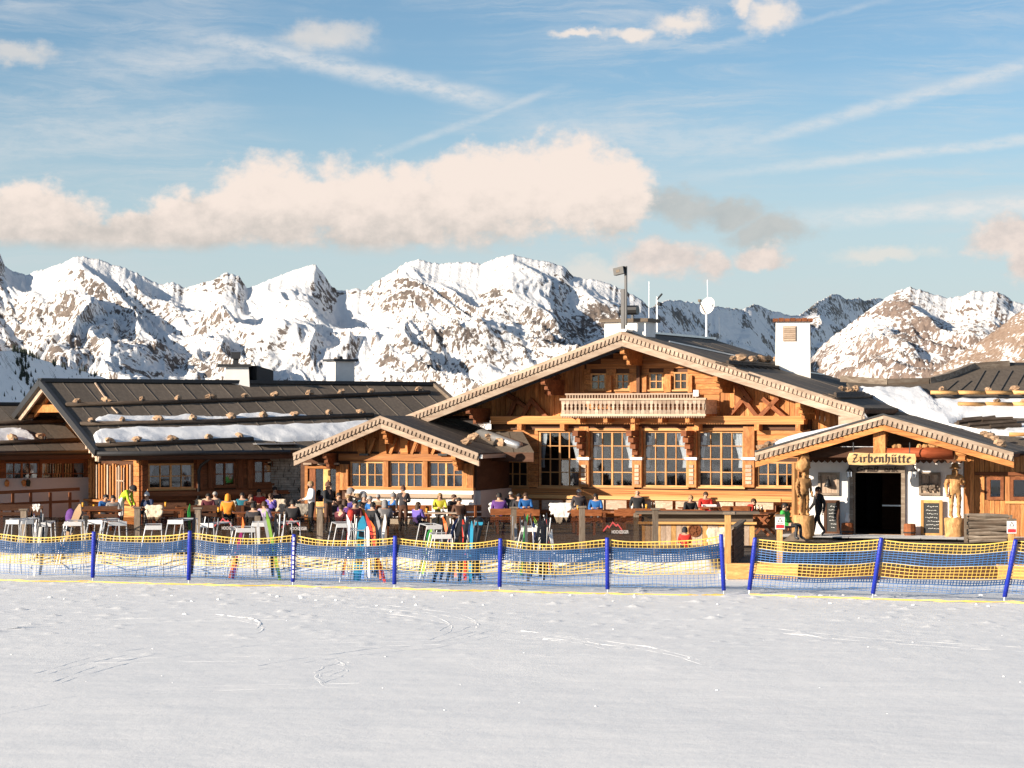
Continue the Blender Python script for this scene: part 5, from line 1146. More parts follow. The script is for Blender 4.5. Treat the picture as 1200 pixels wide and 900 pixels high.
# the far side of the roof falls away behind the ridge; walls under it
MB().bar(P_[9]+Vector((0,.1,.02)), P_[11]+Vector((0,.1,.02)), .3, .12).build('ridge_cap', m_metal, RR)
cp = [Rf.onp(x, y, pRr, nRr) for x, y in ((985,446),(1040,449.5),(1088,448.5),(1110,443),(1140,431),(1182,428))]
for a, b in zip(cp, cp[1:]): MB().bar(a+Vector((0,.05,.07)), b+Vector((0,.05,.07)), .25, .24).build('parapet_coping', m_greym, RR)
MB().prism([(P_[2].x, 3.3), (P_[12].x, 3.3), (P_[12].x, .3), (P_[2].x, .3)], 'y', .4, .6).build('wall', m_darkm, RR)
MB().prism([(pRr.y+.6, .3), (14, .3), (14, 4.2), (pRr.y+.6, 3.2)], 'x', P_[12].x-.2, P_[12].x).build('end_wall', m_darkm, RR)
for k in range(9):
    x = 1108+k*16; a, b = Rf.onp(x, 458, pRr, nRr), Rf.onp(x+14, 434 if x > 1135 else 446, pRr, nRr); MB().bar(a+nRr*.0, b+nRr*.0, .04, .03, nRr).build('roof_seam', m_seam, RR)
snow_cover(RR, Rf, pRr, nRr, [(1002,456),(1040,454),(1078,453.5),(1092,468),(1130,468),(1180,468),(1240,468),(1400,468)], [(1022,466),(1050,480),(1080,490),(1112,499),(1130,492),(1180,489),(1240,490),(1400,490)], .22, 80, 12, 21)
snow_cover(RR, Rf, pRr, nRr, [(1112,501),(1128,505),(1150,504),(1175,506),(1190,497),(1240,492),(1400,492)], [(1118,506),(1135,508),(1150,509),(1180,510),(1200,512),(1240,519),(1400,519)], .12, 50, 8, 23)
for pts in ([(1090,467),(1200,467),(1300,467)], [(1122,480.5),(1200,481),(1300,481)], [(1182,516.5),(1300,517)]):
    q = Rf.onp(*pts[0], pRr, nRr)
    for (xa, ya), (xb, yb) in [((x_, pts[0][1]), (x_+31, pts[0][1]+.25)) for x_ in range(int(pts[0][0]), 1270, 32)]: MB().tube([Rf.onp(xa, ya, pRr, nRr)+nRr*.24, Rf.onp(xb, yb, pRr, nRr)+nRr*.24], .075, 8).build('snow_log', m_newlog, RR, smooth=True)
stones(RR, Rf, pRr, nRr, [(1104,465.5),(1157,465.5),(1188,465),(1168,479),(1199,479.5)], .14, .32)
for x0, y0, x1, y1 in ((1122,500,1165,494),(1135,503,1190,499),(1150,497,1186,495.5),(1128,497,1150,495),(1160,505,1196,503)): MB().tube([Rf.onp(x0, y0, pRr, nRr)+nRr*.16, Rf.onp(x1, y1, pRr, nRr)+nRr*.16], .09, 6).build('bare_roof_log', m_rooflog, RR)
mb = MB(); pp = [Rf.onp(x, y, pRr, nRr)+nRr*.10 for x, y in ((1118,498),(1140,494),(1170,493),(1188,496),(1196,502),(1180,506),(1150,505),(1125,502))]; mb.add(pp+[p-nRr*.12 for p in pp], [tuple(range(8))]+[(i, i+8, (i+1)%8+8, (i+1)%8) for i in range(8)]); mb.build('bare_roof_patch', m_roof, RR)
MB().bar(Rf.onp(1112,500,pRr,nRr)+nRr*.08, Rf.onp(1160,509,pRr,nRr)+nRr*.08, .10, .08).build('eave_flashing', m_zinc, RR)

# ------------------------------------------------------------------ terrace and entrance yard
TZ = .4
X0t, X1t = at(-120, 0, 68.7).x, at(848, 0, 68.7).x
TER = MB().add([(at(-60,0,68.7).x-14,68.7,TZ-.5),(at(852,0,68.7).x,68.7,TZ-.5),(at(852,0,98).x,98,TZ-.5),(at(-60,0,98).x-14,98,TZ-.5),(at(-60,0,68.7).x-14,68.7,TZ),(at(852,0,68.7).x,68.7,TZ),(at(852,0,98).x,98,TZ),(at(-60,0,98).x-14,98,TZ)],
    [(0,3,2,1),(4,5,6,7),(0,1,5,4),(1,2,6,5),(2,3,7,6),(3,0,4,7)]).build('terrace', m_deck); tag(TER, kind='structure')
YD = MB(); a, b = at(851.5,0,63.1), at(1330,0,63.1); c, d = at(1330,0,98), at(852.6,0,98)
YD.add([(a.x,63.1,-.2),(b.x+4,63.1,-.2),(c.x+4,98,-.2),(d.x,98,-.2),(a.x,63.1,.30),(b.x+4,63.1,.30),(c.x+4,98,TZ-.008),(d.x,98,TZ-.008)], [(0,3,2,1),(4,5,6,7),(0,1,5,4),(1,2,6,5),(2,3,7,6),(3,0,4,7)])
tag(YD.build('entrance_yard', m_asph), kind='structure')
kb = thing('kerb_beam', 'sunlit squared timber edging the entrance yard behind the right net', 'beam', at(851,664,63.0))
k0 = at(850.5,0,62.95).x; k1 = at(934,0,62.95).x; k2 = at(1168,0,62.95).x
ubox('timber', m_new, kb, 0, k1-k0, -.10, .13, -.55+.0, -.13).location.z = .22-kb.location.z
ubox('timber', m_darkm, kb, k1-k0+.01, k2-k0, -.06, .13, 0, .36).location.z = .14-kb.location.z  # dark timber puts the shadow on this stretch of kerb into the colour
ubox('timber', m_new, kb, k2-k0+.01, k2-k0+4, -.10, .13, 0, .40).location.z = .2-kb.location.z
mb = MB()
GM = thing('grating_mat', 'row of grey steel grating mats before the doorway', 'doormat', E.o, E.a)
for i in range(7):
    u0 = E.L(915+i*42, 628).x; u1 = E.L(915+(i+1)*42, 628).x-.03
    o = ubox('grating_panel', m_rubber, GM, u0, u1, -.7, 1.3, TZ+.006, TZ+.03)
    mb = MB(); n_ = 22
    for k in range(n_): w = -.7+k*2.0/n_; mb.box(u0, u1, w, w+.03, TZ+.031, TZ+.048)
    mb.build('grating_bars', m_zinc, GM)
# bench along the chalet wall
u0, u1 = M.L(600,582,-.5).x, M.L(916,582,-.5).x
ubox('bench_rail', m_newlog, RM, u0, u1, -.62, -.50, M.L(740,585.5,-.55).z, M.L(740,582,-.55).z+.02)
k = 0; x = 606
while x < 905:
    w_ = rnd.uniform(19, 27); r = M.rect(x, 586, min(x+w_, 908), 597, -.5); ubox('bench_board', m_pale, RM, r[0], r[1], -.52, -.46, r[2], r[3]); x += w_+rnd.uniform(2.5, 4.5)
r = M.rect(600, 597, 910, 600, -.5); ubox('bench_seat', m_bench, RM, r[0], r[1], -1.0, -.45, r[2]-.03, r[2]+.03)

# ------------------------------------------------------------------ glass windbreak on the terrace edge
WB = thing('glass_windbreak', 'tinted glass windbreak with grey timber posts and red mountain logos along the terrace edge', 'windbreak', at(400, 0, 68.4)*1)
WB.location = (0, 68.4, 0)
posts = [-60, 28, 100, 161, 232, 302, 375, 450, 526, 602, 682, 768]
for i, x in enumerate(posts):
    X = at(x, 0, 68.4).x; tall = {28:1.66, 161:1.72, 232:1.70, 375:1.72, 602:1.72, 682:1.74, 768:1.68}.get(x, 1.5)
    ubox('post', m_grey, WB, X-.085, X+.085, -.08, .10, .1, tall)
    if tall > 1.6: ubox('post_cap', m_grey, WB, X-.13, X+.13, -.12, .14, tall+.002, tall+.05)
    if i: Xp = at(posts[i-1], 0, 68.4).x; ubox('glass_pane', m_screen, WB, Xp+.10, X-.10, -.008, .012, .36, 1.46)
    if i: ubox('bottom_rail', m_grey, WB, Xp+.09, X-.09, -.03, .05, .22, .35)
m_pink = m_red_logo
def logo(px, py, txt):
    c = at(px, py, 68.38); s = .0253; mb = MB(); pts = [(-11,-5),(-6,1),(-4,-1),(0,5),(4,1),(6,2.5),(11,-4)]
    for (a, b), (c2, d2) in zip(pts, pts[1:]):
        mb.add([(a*s,0,b*s),(c2*s,0,d2*s),(c2*s,0,(d2-2.4)*s),(a*s,0,(b-2.4)*s)], [(0,1,2,3)])
    lo = mb.build('mountain_logo', m_pink, WB, (c.x, -.012, c.z)); lettering(WB, txt, (c.x+.22, -.014, c.z-.19), .13, 0, m_plinth, 0, .50, 'logo_lettering', .003)
logo(261, 611.5, 'HOCHZEIGER'); logo(718, 616, 'HOCHZEIGER'); logo(341, 612, 'HOCHZEIGER')

# ------------------------------------------------------------------ counter, gate post, yard furniture
def px_thing(name, label, cat, px, py, z, rz=0, group=None):
    Y = Yfor(py, z); return thing(name, label, cat, (at(px, py, Y).x, Y, z), rz, group)
C = thing('timber_counter', 'long light plank counter with dark roofed top and round carved emblem', 'counter', (at(820,0,72.5).x, 72.5, TZ), R(-4)); sc_ = 72.5/F
c0, c1 = -70*sc_, 64*sc_
for k in range(22): a = c0+k*(c1-c0)/22; ubox('plank', m_pale if k % 3 else m_new, C, a+.004, a+(c1-c0)/22-.004, -.03, .02, 0, .66)
ubox('carcass', m_dark, C, c0+.02, c1-.02, .03, .8, 0, .74); ubox('shelf_board', m_new, C, c0-.06, c1+.06, -.16, .0, .665, .74)
ubox('front_panel', m_grey, C, c0+.05, c1-.05, .02, .06, .745, .98); ubox('top_board', m_grey, C, c0-.15, c1+.15, -.30, .85, .985, 1.05)
em = MB().lathe((0,0,0), [(.21,0),(.21,.03),(.17,.03),(.17,.012)], 18).build('carved_emblem', m_redm, C, (-6*sc_+.0, -.035, .47)); em.rotation_euler = (R(90), 0, 0)
mb = MB()
for k in range(6): t = k*math.pi/3; mb.bar((0,0,.02), (.15*math.cos(t), .15*math.sin(t), .02), .04, .02)
mb.lathe((0,0,.0), [(.06,.012),(.06,.04)], 8).build('emblem_star', m_redm, em)
ubox('end_post', m_grey, C, c0-.20, c0-.03, -.1, .1, 0, 1.0)
G = thing('gate_post', 'tall sunlit squared post with dark board side wall beside the yard', 'post', (at(853,0,63.6).x, 63.6, .0), R(-9))
ubox('post', m_new, G, -.085, .085, -.08, .10, .1, 1.74); ubox('post_cap', m_grey, G, -.13, .20, -.14, .5, 1.745, 1.82)
for k in range(5): ubox('wall_board', m_dark, G, .10, .16, .12, 5.0, .32+k*.2, .32+(k+1)*.2-.015)
ubox('hand_rail', m_grey, G, .05, .22, .3, 5.1, 1.33, 1.39)

def ubar_l(name, mat, par, p, q, w, h, up=(0,0,1)): return ubar(name, mat, par, p, q, w, h, up)
def table(px, py, L, rz, label, top=m_bench, xl=False, z=TZ):
    zt = z+.75; Y = Yfor(py, zt); o = thing('terrace_table', label, 'table', (at(px, py, Y).x, Y, z), rz, 'tables on the terrace')
    for k in range(4): ubox('table_board', top, o, -L/2, L/2, -.36+k*.18+.004, -.36+(k+1)*.18-.004, .71, .75)
    for s_ in (-1, 1):
        x = s_*(L/2-.22)
        if xl: ubar('leg', m_red, o, (x, -.34, 0), (x, .30, .70), .09, .06, (1,0,0)); ubar('leg', m_red, o, (x+.07*s_, .34, 0), (x+.07*s_, -.30, .70), .09, .06, (1,0,0))
        else: ubox('leg', m_red, o, x-.05, x+.05, -.3, -.2, 0, .71); ubox('leg', m_red, o, x-.05, x+.05, .2, .3, 0, .71)
        ubox('crossbar', m_red, o, x-.04, x+.04, -.33, .33, .64, .705)
    return o
def bench(px, py, L, rz, label, mat=m_bench, z=TZ):
    zt = z+.88; Y = Yfor(py, zt); o = thing('terrace_bench', label, 'bench', (at(px, py, Y).x, Y, z), rz, 'benches on the terrace')
    for k in range(2): ubox('seat_board', mat, o, -L/2, L/2, -.40+k*.2, -.40+(k+1)*.2-.012, .41, .45)
    ubox('backrest', mat, o, -L/2, L/2, .04, .075, .66, .88); ubox('backrest', mat, o, -L/2, L/2, .03, .065, .48, .60)
    for s_ in (-1, 1):
        x = s_*(L/2-.25); ubox('leg', m_red, o, x-.04, x+.04, -.38, -.30, 0, .408); ubox('leg', m_red, o, x-.04, x+.04, -.03, .027, 0, .86)
    return o
PI = math.pi
# seen from behind: backs to the camera (rz=pi)
bench(600, 596, 1.5, PI, 'red brown bench with backrest below the lean-to, seen from behind')
bench(617, 597, .9, PI, 'short red brown bench behind the three people in sunglasses')
bench(687, 597, 1.05, PI, 'red brown bench before the couple in dark and blue jackets')
bench(741, 597, 1.25, PI, 'long red brown bench before the man in a black vest')
bench(800, 597, 1.5, PI, 'red brown bench just above the long plank counter')
bench(919, 592, 1.1, R(55), 'dull red bench under the person in green beside the carved figure')
bench(866, 593, 1.2, 0, 'dull red bench by the wall right of the red jacket')
bench(199, 589, 1.2, PI+.2, 'dark bench below the widest window of the dark wing', m_dark)
bench(236, 592, 1.1, PI+.2, 'dark bench beside the table under pale hides', m_dark)
bench(20, 591, 1.6, PI+.2, 'dark bench at the left edge under the brown handrail', m_dark)
bench(118, 593, 1.2, PI+.1, 'dark bench behind the man in the lime jacket', m_dark)
bench(545, 592, 1.3, .4, 'dark bench at the corner of the white plinth', m_dark)
bench(470, 592, 2.2, 0, 'brown bench along the white plinth of the annex')
bench(296, 592, 1.2, .3, 'dark bench along the dark wing beside the stone wall', m_dark)
table(600, 598, 1.5, 0, 'brown table with the purple jacket sitting at its left')
table(690, 599, 1.5, 0, 'brown table between the counter and the couple in dark and blue jackets')
table(752, 596, 1.7, 0, 'brown table with glasses and bottles before the bald man')
table(822, 594.5, 1.7, 0, 'brown table with a white tray before the red jacket')
table(515, 600.5, 1.2, 0, 'pale table between the yellow and the black jacket', m_pale)
table(430, 601, 1.8, .1, 'pale table in the crowd before the annex', m_pale)
table(300, 600, 1.6, .2, 'brown table in front of the people by the stone wall')
table(120, 597, 1.4, .2, 'brown table in front of the man in the lime jacket')
table(232, 594, 1.6, .2, 'brown table spread with pale hides under the dark wing')
table(193, 597, 1.2, .2, 'brown table beside the white capped person')
table(893, 601, 1.5, PI/2-.3, 'dark red table on crossed legs beside the carved figure', m_red, True)
table(872, 608, 1.2, PI/2-.3, 'low dark red bench table on crossed legs behind the gate post', m_red, True, z=TZ-.18)
# handrail at the far left
q = Lw.L(30, 575, 2.0); HRp = thing('brown_handrail', 'brown timber handrail before the pale plinth at the left edge', 'handrail', Lw.Wd((q.x, 2.0, TZ)), Lw.a)
a, b = Lw.L(-40, 579, 2.0), Lw.L(93, 573, 2.0); d = q.x
ubar('rail', m_red, HRp, (a.x-d, 0, a.z-TZ), (b.x-d, 0, b.z-TZ), .10, .12); ubar('rail', m_red, HRp, (a.x-d, .01, a.z-TZ-.45), (b.x-d, .01, b.z-TZ-.45), .06, .10)
for x in (-30, 16, 37, 60, 83): p = Lw.L(x, 577, 2.0); ubox('post', m_red, HRp, p.x-d-.05, p.x-d+.05, .05, .12, 0, p.z-TZ)

# sheepskins: a hide with a ragged outline bent over an edge
def hide(px, py, w, h, label, mat=None, seed=0, Y=None, tail=0):
    Y = Y or Yfor(py-h/2, TZ+.92); s = Y/F; q = random.Random(seed); n, m = 13, 9; vs = []
    for j in range(m+1):
        t = j/m
        for i in range(n+1):
            u = i/n*2-1; edge = 1+.16*math.sin(u*7+seed)+.12*math.sin(u*13+seed*2)-(.35*abs(u)**3)
            if tail: edge *= 1+tail*math.exp(-((u)/.28)**2)
            v = -.35+t*1.35; z = -(max(v, 0))*h*s*edge; y = -.09 if v > .0 else -.09+.16*min(1, -v*3); zz = .03*math.cos(max(-1, min(1, v*4))*1.5)
            if v < -.05: z = -abs(v)*.25
            vs.append((u*w*s/2*(1+.10*math.sin(v*9+seed)), y+q.uniform(-.02,.02), z+zz+q.uniform(-.012,.012)))
    mb = MB(); mb.add(vs, [(j*(n+1)+i, (j+1)*(n+1)+i, (j+1)*(n+1)+i+1, j*(n+1)+i+1) for j in range(m) for i in range(n)])
    p = at(px, py-h/2, Y); o = mb.build('sheepskin', mat or m_hide, None, p, True); md = o.modifiers.new('fleece', 'SOLIDIFY'); md.thickness = .05
    tag(o, label, 'sheepskin', 'sheepskins on the terrace seats'); return o
m_hidew = flat('white_sheepskin', (.80, .77, .72), .95, 0, .08, 9, .8)
def chair(px, py, label, rz=PI):
    zt = TZ+.88; Y = Yfor(py, zt)+.0; o = thing('dark_chair', label, 'chair', (at(px, py, Y).x, Y-.02, TZ), rz, 'dark chairs on the terrace')
    ubox('seat', m_dark, o, -.23, .23, -.42, .0, .42, .46); ubox('backrest', m_dark, o, -.23, .23, .0, .03, .55, .87)
    for sx in (-.2, .2):
        for sy in (-.40, -.02): ubox('leg', m_dark, o, sx-.025, sx+.025, sy-.02, sy+.02, 0, .418 if sy < -.1 else .55)
    return o
for px, py, w, h, lab, mt, tl in ((52,589,15,14,'tan sheepskin over a seat left of the long cream hide',None,.6),(66,594,15,24,'longest cream sheepskin, hanging with a tail at the far left',m_hidew,.9),(77,590,14,18,'tan sheepskin right of the long cream hide',None,.8),(43,595,8,7,'small pale sheepskin at the far left by the dark skis',m_hidew,0),
    (181,600,20,15,'cream sheepskin over a chair below the white capped person',None,.1),(106,584,10,7,'small white sheepskin at the corner of the pale plinth',m_hidew,0),(232,589,26,8,'pale sheepskin spread along the edge of a table under the dark wing',None,0),
    (267,595,20,15,'cream sheepskin over the chair of the orange jacket',None,.15),(324,594,21,17,'shaggy tan sheepskin over a chair by the stone wall',None,.1),(355,597,16,12,'grey brown sheepskin beside the waiter in white',flat('grey_sheepskin',(.33,.29,.24),.95,0,.2,9,.8),.1),
    (584,597,20,15,'white sheepskin hanging behind the purple jacket',m_hidew,.7),(657,599,25,18,'large white sheepskin left of the couple at the wall bench',m_hidew,.35)):
    hide(px, py, w, h, lab, mt, int(px), None, tl)
    if px not in (106, 232, 657): chair(px, py-h/2+1, 'dark chair under the '+lab.split(' over')[0].split(' hanging')[0].split(',')[0].split(' left of')[0].split(' right of')[0].split(' by')[0]+{52:' left of the longest one',77:' right of the longest one',43:' by the skis',181:' below the white cap',267:' of the orange jacket',324:' by the stone wall',355:' by the waiter',584:' of the purple jacket'}.get(px,''))
hide(840, 634, 22, 30, 'pale cover draped over the right end of the plank counter', m_hide, 5, 71.2, .2)
# things on the tables
def on_table(px, py, name, label, cat, mat, prof, z=TZ+.75, group='glasses and bottles on the tables'):
    Y = Yfor(py, z); return tag(MB().lathe((0,0,0), prof, 8).build(name, mat, None, (at(px,py,Y).x, Y, z), True), label, cat, group)
m_beer = flat('beer', (.75,.38,.04), .2); m_bottle = flat('dark_bottle', (.03,.02,.01), .15)
gl = [(.035,0),(.04,.16),(.036,.16)]; bt = [(.035,0),(.035,.15),(.014,.21),(.014,.26)]
for px, py, k, lab in ((677,597.5,0,'amber beer glass before the man in the dark jacket'),(757.5,596,0,'tall amber glass on the table of the bald man'),(764,596,1,'dark bottle right of the amber glass by the bald man'),(767,595.8,1,'second bottle from the amber glass by the bald man'),(814.5,594,0,'amber glass before the person bending down'),(741,595.8,2,'white cup before the bald man'),
    (885,600,1,'dark bottle on the crossed leg table beside the red jacket'),(889,600.5,1,'bottle in the middle of the crossed leg table'),(893,600.2,1,'bottle nearest the carved figure on the crossed leg table'),(110,596.5,0,'amber glass on the table left of the lime jacket'),(244,593,0,'amber glass on the hide covered table'),(97,594,0,'amber glass by the post left of the lime jacket'),(194,593.5,0,'amber glass beside the white capped person'),(256,600,0,'amber tub beside the orange jacket'),(440,600,2,'white cup on the pale table in the crowd'),(518,599.5,2,'white cup on the pale table by the yellow jacket'),(500,601,0,'amber glass by the purple jacket before the annex')):
    on_table(px, py, ('beer_glass','bottle','cup')[k], lab, ('glass','bottle','cup')[k], (m_beer, m_bottle, m_white)[k], (gl, bt, [(.04,0),(.045,.09),(.04,.09)])[k])
Y = Yfor(593.5, TZ+.75); p = at(831, 593.5, Y); tag(MB().box(-.26,.26,-.18,.18,0,.03).box(-.26,.26,-.18,-.16,.031,.07).box(-.26,-.24,-.159,.159,.031,.07).box(.24,.26,-.159,.159,.031,.07).box(-.26,.26,.16,.18,.031,.07).build('serving_tray', m_white, None, p), 'white serving tray on the table before the red jacket', 'tray')

# ------------------------------------------------------------------ the guests
def P(px, py, pose, rz, jk, tr, label, hair=('short','brown'), hat=None, gl=False, s=1.0, floor=TZ, Y=None, boots=None):
    top = POSES[pose][1]; up = POSES[pose][2]; ht = (top+up*.125).z*s
    Yy = Y or Yfor(py, floor+ht)
    lim = M.Wd(M.L(px, 590, -.95)).y if 562 < px < 940 else S.Wd(S.L(px, 590, -.65)).y if 395 < px < 562 else Lw.Wd(Lw.L(px, 585, -.75)).y if 166 < px < 336 else 1e9
    if Yy > lim and not Y: Yy = lim; s = s*((CH-(py-HZ)*Yy/F-floor)/ht)
    X = at(px, py, Yy).x
    y_off = top.y*s; x_off = 0.0
    loc = (X+math.sin(rz)*y_off, Yy-math.cos(rz)*y_off, floor)
    person(label, pose, loc, rz, jk, tr, hair if not (hat and hat[0] in ('beanie','helmet','hood')) else (hair if hair and hair[0]=='long' else None), hat, gl, s, boots)
P(156, 571, 'bend', R(80), 'lime', 'white', 'person in a lime jacket and white trousers bending forward by the timber post', None, ('helmet','black'), s=1.0)
P(124, 579, 'sit_table', .5, 'blue', 'black', 'dark haired person in a blue jacket sitting left of the lime jacket', ('short','black'))
P(132.5, 580, 'sit', .3, 'grey', 'red', 'person in a grey and red outfit sitting right behind the lime jacket', ('short','black'))
P(172, 577, 'sit_table', -.4, 'navy', 'black', 'person in a white cap and navy jacket at the table', None, ('beanie','white'))
P(158, 561, 'sit', 0, 'red', 'black', 'person in red sitting behind the widest window of the dark wing', ('short','fair'), floor=1.0, Y=88.5)
P(252, 576, 'sit', -.2, 'dark', 'black', 'fair headed person in a dark jacket under the narrow window', ('short','grey'))
P(267, 579, 'sit', PI, 'orange', 'black', 'person in an orange jacket seen from behind above a cream hide', None, ('hood','orange'))
P(284, 577, 'sit_back', .1, 'teal', 'navy', 'person in a teal jacket sitting between orange and red jackets', ('short','black'), s=1.0)
P(303.5, 573, 'sit', .3, 'red', 'white', 'person in a red jacket by the right end of the dark wing', ('short','black'))
P(309, 578, 'sit_side', .6, 'khaki', 'dark', 'child in a khaki jacket right of the red jacket', ('short','fair'), s=.9)
P(317, 578, 'sit_side', -.3, 'violet', 'black', 'person in a violet jacket left of the one in black and sunglasses', ('long','brown'), s=.95)
P(322, 570, 'sit', .2, 'black', 'black', 'person in black with sunglasses leaning at the stone wall', ('short','black'), gl=True)
P(310, 587, 'sit_side', PI-.5, 'lilac', 'white', 'person in a lilac and white jacket seen from behind before the khaki child', ('short','brown'))
P(364, 561.5, 'serve', -1.25, 'white', 'black', 'waiter in a white shirt bending over plates by the open door', ('short','fair'), s=1.05, Y=80.5)
P(385, 562.5, 'serve', 1.05, 'black', 'brown', 'man in a dark vest facing the white shirted waiter', None, ('beanie','brown'), s=1.04, Y=79.5)
P(343, 585, 'sit', PI, 'black', 'black', 'added dark seated figure standing in for the shadow on the stone wall', ('short','black'))  # added figure, its black takes the place of a cast shadow
P(411, 572, 'sit_side', PI/2, 'dark', 'black', 'person with a grey helmet in profile beside the open door leaf', None, ('helmet','grey'))
P(419, 578, 'sit_side', -1.2, 'turquoise', 'black', 'person in turquoise right of the grey helmet', ('short','fair'))
P(404, 585, 'sit_table', PI-.4, 'purple', 'black', 'person in purple seen from behind at the left of the crowd', ('long','brown'))
P(411.5, 598, 'sit', PI, 'red', 'black', 'person in a red hood seen from behind above the red skis', None, ('hood','red'))
P(423, 588, 'sit_side', 2.2, 'orange', 'black', 'person in orange in the middle of the crowd before the annex', ('short','black'), s=.95)
P(416, 586, 'sit', .4, 'maroon', 'black', 'person in maroon left of the orange one in the crowd', ('short','black'))
P(427, 579, 'sit', .2, 'black', 'black', 'person in black with a grey beanie behind the crowd', None, ('beanie','grey'))
P(433, 581, 'sit_table', -.9, 'blue', 'black', 'person in bright blue right of the crowd', ('short','grey'))
P(437, 588, 'sit_table', 2.6, 'black', 'navy', 'person in black bending over the pale table in the crowd', ('short','black'))
P(397, 577, 'sit', .5, 'brown', 'black', 'person in brown behind the dark vest', ('short','black'))
P(391, 583, 'sit_table', .8, 'dark', 'black', 'person in a dark jacket sitting just right of the dark vest', ('short','brown'))
P(400, 591, 'sit_side', PI-.6, 'maroon', 'black', 'person in a maroon top seen from behind left of the red hood', ('short','brown'), s=.95)
P(443, 579, 'sit', -.3, 'khaki', 'black', 'person in khaki behind the grey hood', ('short','grey'), s=.95)
P(408, 580, 'sit', .1, 'violet', 'black', 'fair person in violet under the grey helmet', ('long','fair'), s=.95)
P(294, 579, 'sit_table', .5, 'brown', 'black', 'person in brown between the teal and the red jacket', ('long','brown'))
P(297, 589, 'sit', PI, 'dark', 'black', 'person in a dark jacket seen from behind left of the lilac one', ('short','black'))
P(244, 578, 'sit_table', .2, 'maroon', 'black', 'dark haired person in maroon beside the grey haired one under the narrow window', ('short','black'))
P(538, 583, 'sit_back', .4, 'brown', 'black', 'person in brown right of the black jacket at the plinth corner', ('short','black'))
P(451, 586, 'sit', PI+.3, 'grey', 'black', 'person in a grey hood seen from behind above a pile of skis', None, ('hood','grey'))
P(461, 578, 'sit_side', PI-.9, 'blue', 'navy', 'person in a blue jacket and grey cap seen from behind before the plinth', None, ('beanie','grey'))
P(472.5, 573.5, 'stand_talk', 0, 'dark', 'brown', 'person in a brown beanie and dark jacket standing before the white plinth', None, ('beanie','brown'), s=.92, Y=81.5)
P(490, 588, 'sit', PI-.7, 'violet', 'black', 'child in a violet jacket with brown hair seen from behind', ('long','brown'), s=.95)
P(515.5, 577.5, 'sit_table', .2, 'yellow', 'black', 'fair person in a yellow jacket at the pale table', ('long','fair'))
P(532, 579, 'sit_table', .8, 'black', 'black', 'dark haired person in a black jacket facing the yellow one', ('short','brown'))
P(585, 577, 'sit', PI, 'purple', 'black', 'person in a purple jacket seen from behind above a white hide', ('short','black'), s=1.08)
P(598.5, 576, 'sit_back', -.2, 'black', 'black', 'grey haired person in black with sunglasses left of the black hat', ('short','grey'), gl=True)
P(608, 578.5, 'sit', .1, 'dark', 'black', 'child under a black hat between two people in sunglasses', ('short','black'), ('hat','black'), s=.94)
P(616, 577, 'sit_table', .1, 'blue', 'black', 'person in blue and black with sunglasses at the short bench', ('short','brown'), gl=True)
P(678.5, 573, 'sit_back', .1, 'dark', 'navy', 'man in a dark jacket leaning on the wall bench', ('short','grey'))
P(698, 578, 'sit_table', -.1, 'blue', 'black', 'long haired woman in a blue jacket on the wall bench', ('long','black'), gl=True)
P(747, 573.5, 'sit_back', 0, 'black', 'black', 'bald man in a black vest with pale sleeves on the wall bench', None)
P(809.5, 580, 'sit_table', .3, 'black', 'black', 'fair person in black bending over the table beside the red jacket', ('short','fair'))
P(827, 576, 'sit_table', .2, 'red', 'red', 'person in a red jacket with dark hair behind the white tray', ('short','brown'))
P(883, 584, 'recline', R(-80), 'red', 'maroon', 'person in a bright red top lounging with stretched legs behind the gate post', ('short','brown'), boots=m_hidew)
P(920, 589, 'sit_back', R(55), 'green', 'black', 'person in a green and black jacket beside the carved figure', ('short','black'))
P(802.5, 616, 'sit', PI, 'red', 'black', 'child in a red jacket and black helmet seen from behind at the plank counter', None, ('helmet','black'), s=.75, Y=67.7, floor=.25)
P(958.5, 568, 'walk', R(-70), 'black', 'black', 'man in a dark waistcoat walking past the chalkboard by the doorway', ('short','black'), s=.98, Y=78.0)

# ------------------------------------------------------------------ entrance: carved figures, boards, signs, log stack
def carved(px, top, foot, base, w, label, pose, rz, Y=77.0, beard=True, hat=True):
    z0 = TZ; p = at(px, base, Y); s = Y/F; zf = CH-(foot-HZ)*s; ztp = CH-(top-HZ)*s
    o = thing('carved_figure', label, 'wood carving', (p.x, Y, z0), rz, 'carved timber figures at the porch')
    rr = w*s/2; mb = MB(); prof = [(rr*1.08,-.05),(rr*1.0,.1),(rr*.97,(zf-z0)*.6),(rr*1.03,zf-z0)]; mb.lathe((0,0,0), prof, 12)
    q = random.Random(int(px)); mb.v = [(x*(1+q.uniform(-.07,.07)), y*(1+q.uniform(-.07,.07)), z+q.uniform(-.03,.03)) for x, y, z in mb.v]
    st = mb.build('stump', m_carve, o, smooth=True); st.rotation_euler = (0,0,1)
    src = POSES[pose][0]; k = (ztp-zf)/1.74; co = [Vector((v.co.x*1.18, v.co.y*1.25, v.co.z))*k for v in src.vertices]
    f = MB(); f.v = [tuple(Vector(c)+Vector((q.uniform(-.016,.016), q.uniform(-.02,.02), q.uniform(-.012,.012)))) for c in co]; f.f = [tuple(p_.vertices) for p_ in src.polygons]; f.mi = [0]*len(f.f)
    f.build('figure', m_carve, o, (0,0,zf-z0-.02), True)
    hd = POSES[pose][1]*k
    if hat: MB().lathe((hd.x, hd.y, hd.z+zf-z0+.05), [(.19,0),(.20,.03),(.13,.05),(.11,.17),(.05,.19)], 10).build('hat', m_carve, o, smooth=True)
    if beard: MB().blob((hd.x, hd.y-.10, hd.z+zf-z0-.12), (.09,.07,.15), 3, .2).build('beard', m_carve, o, smooth=True)
    return o
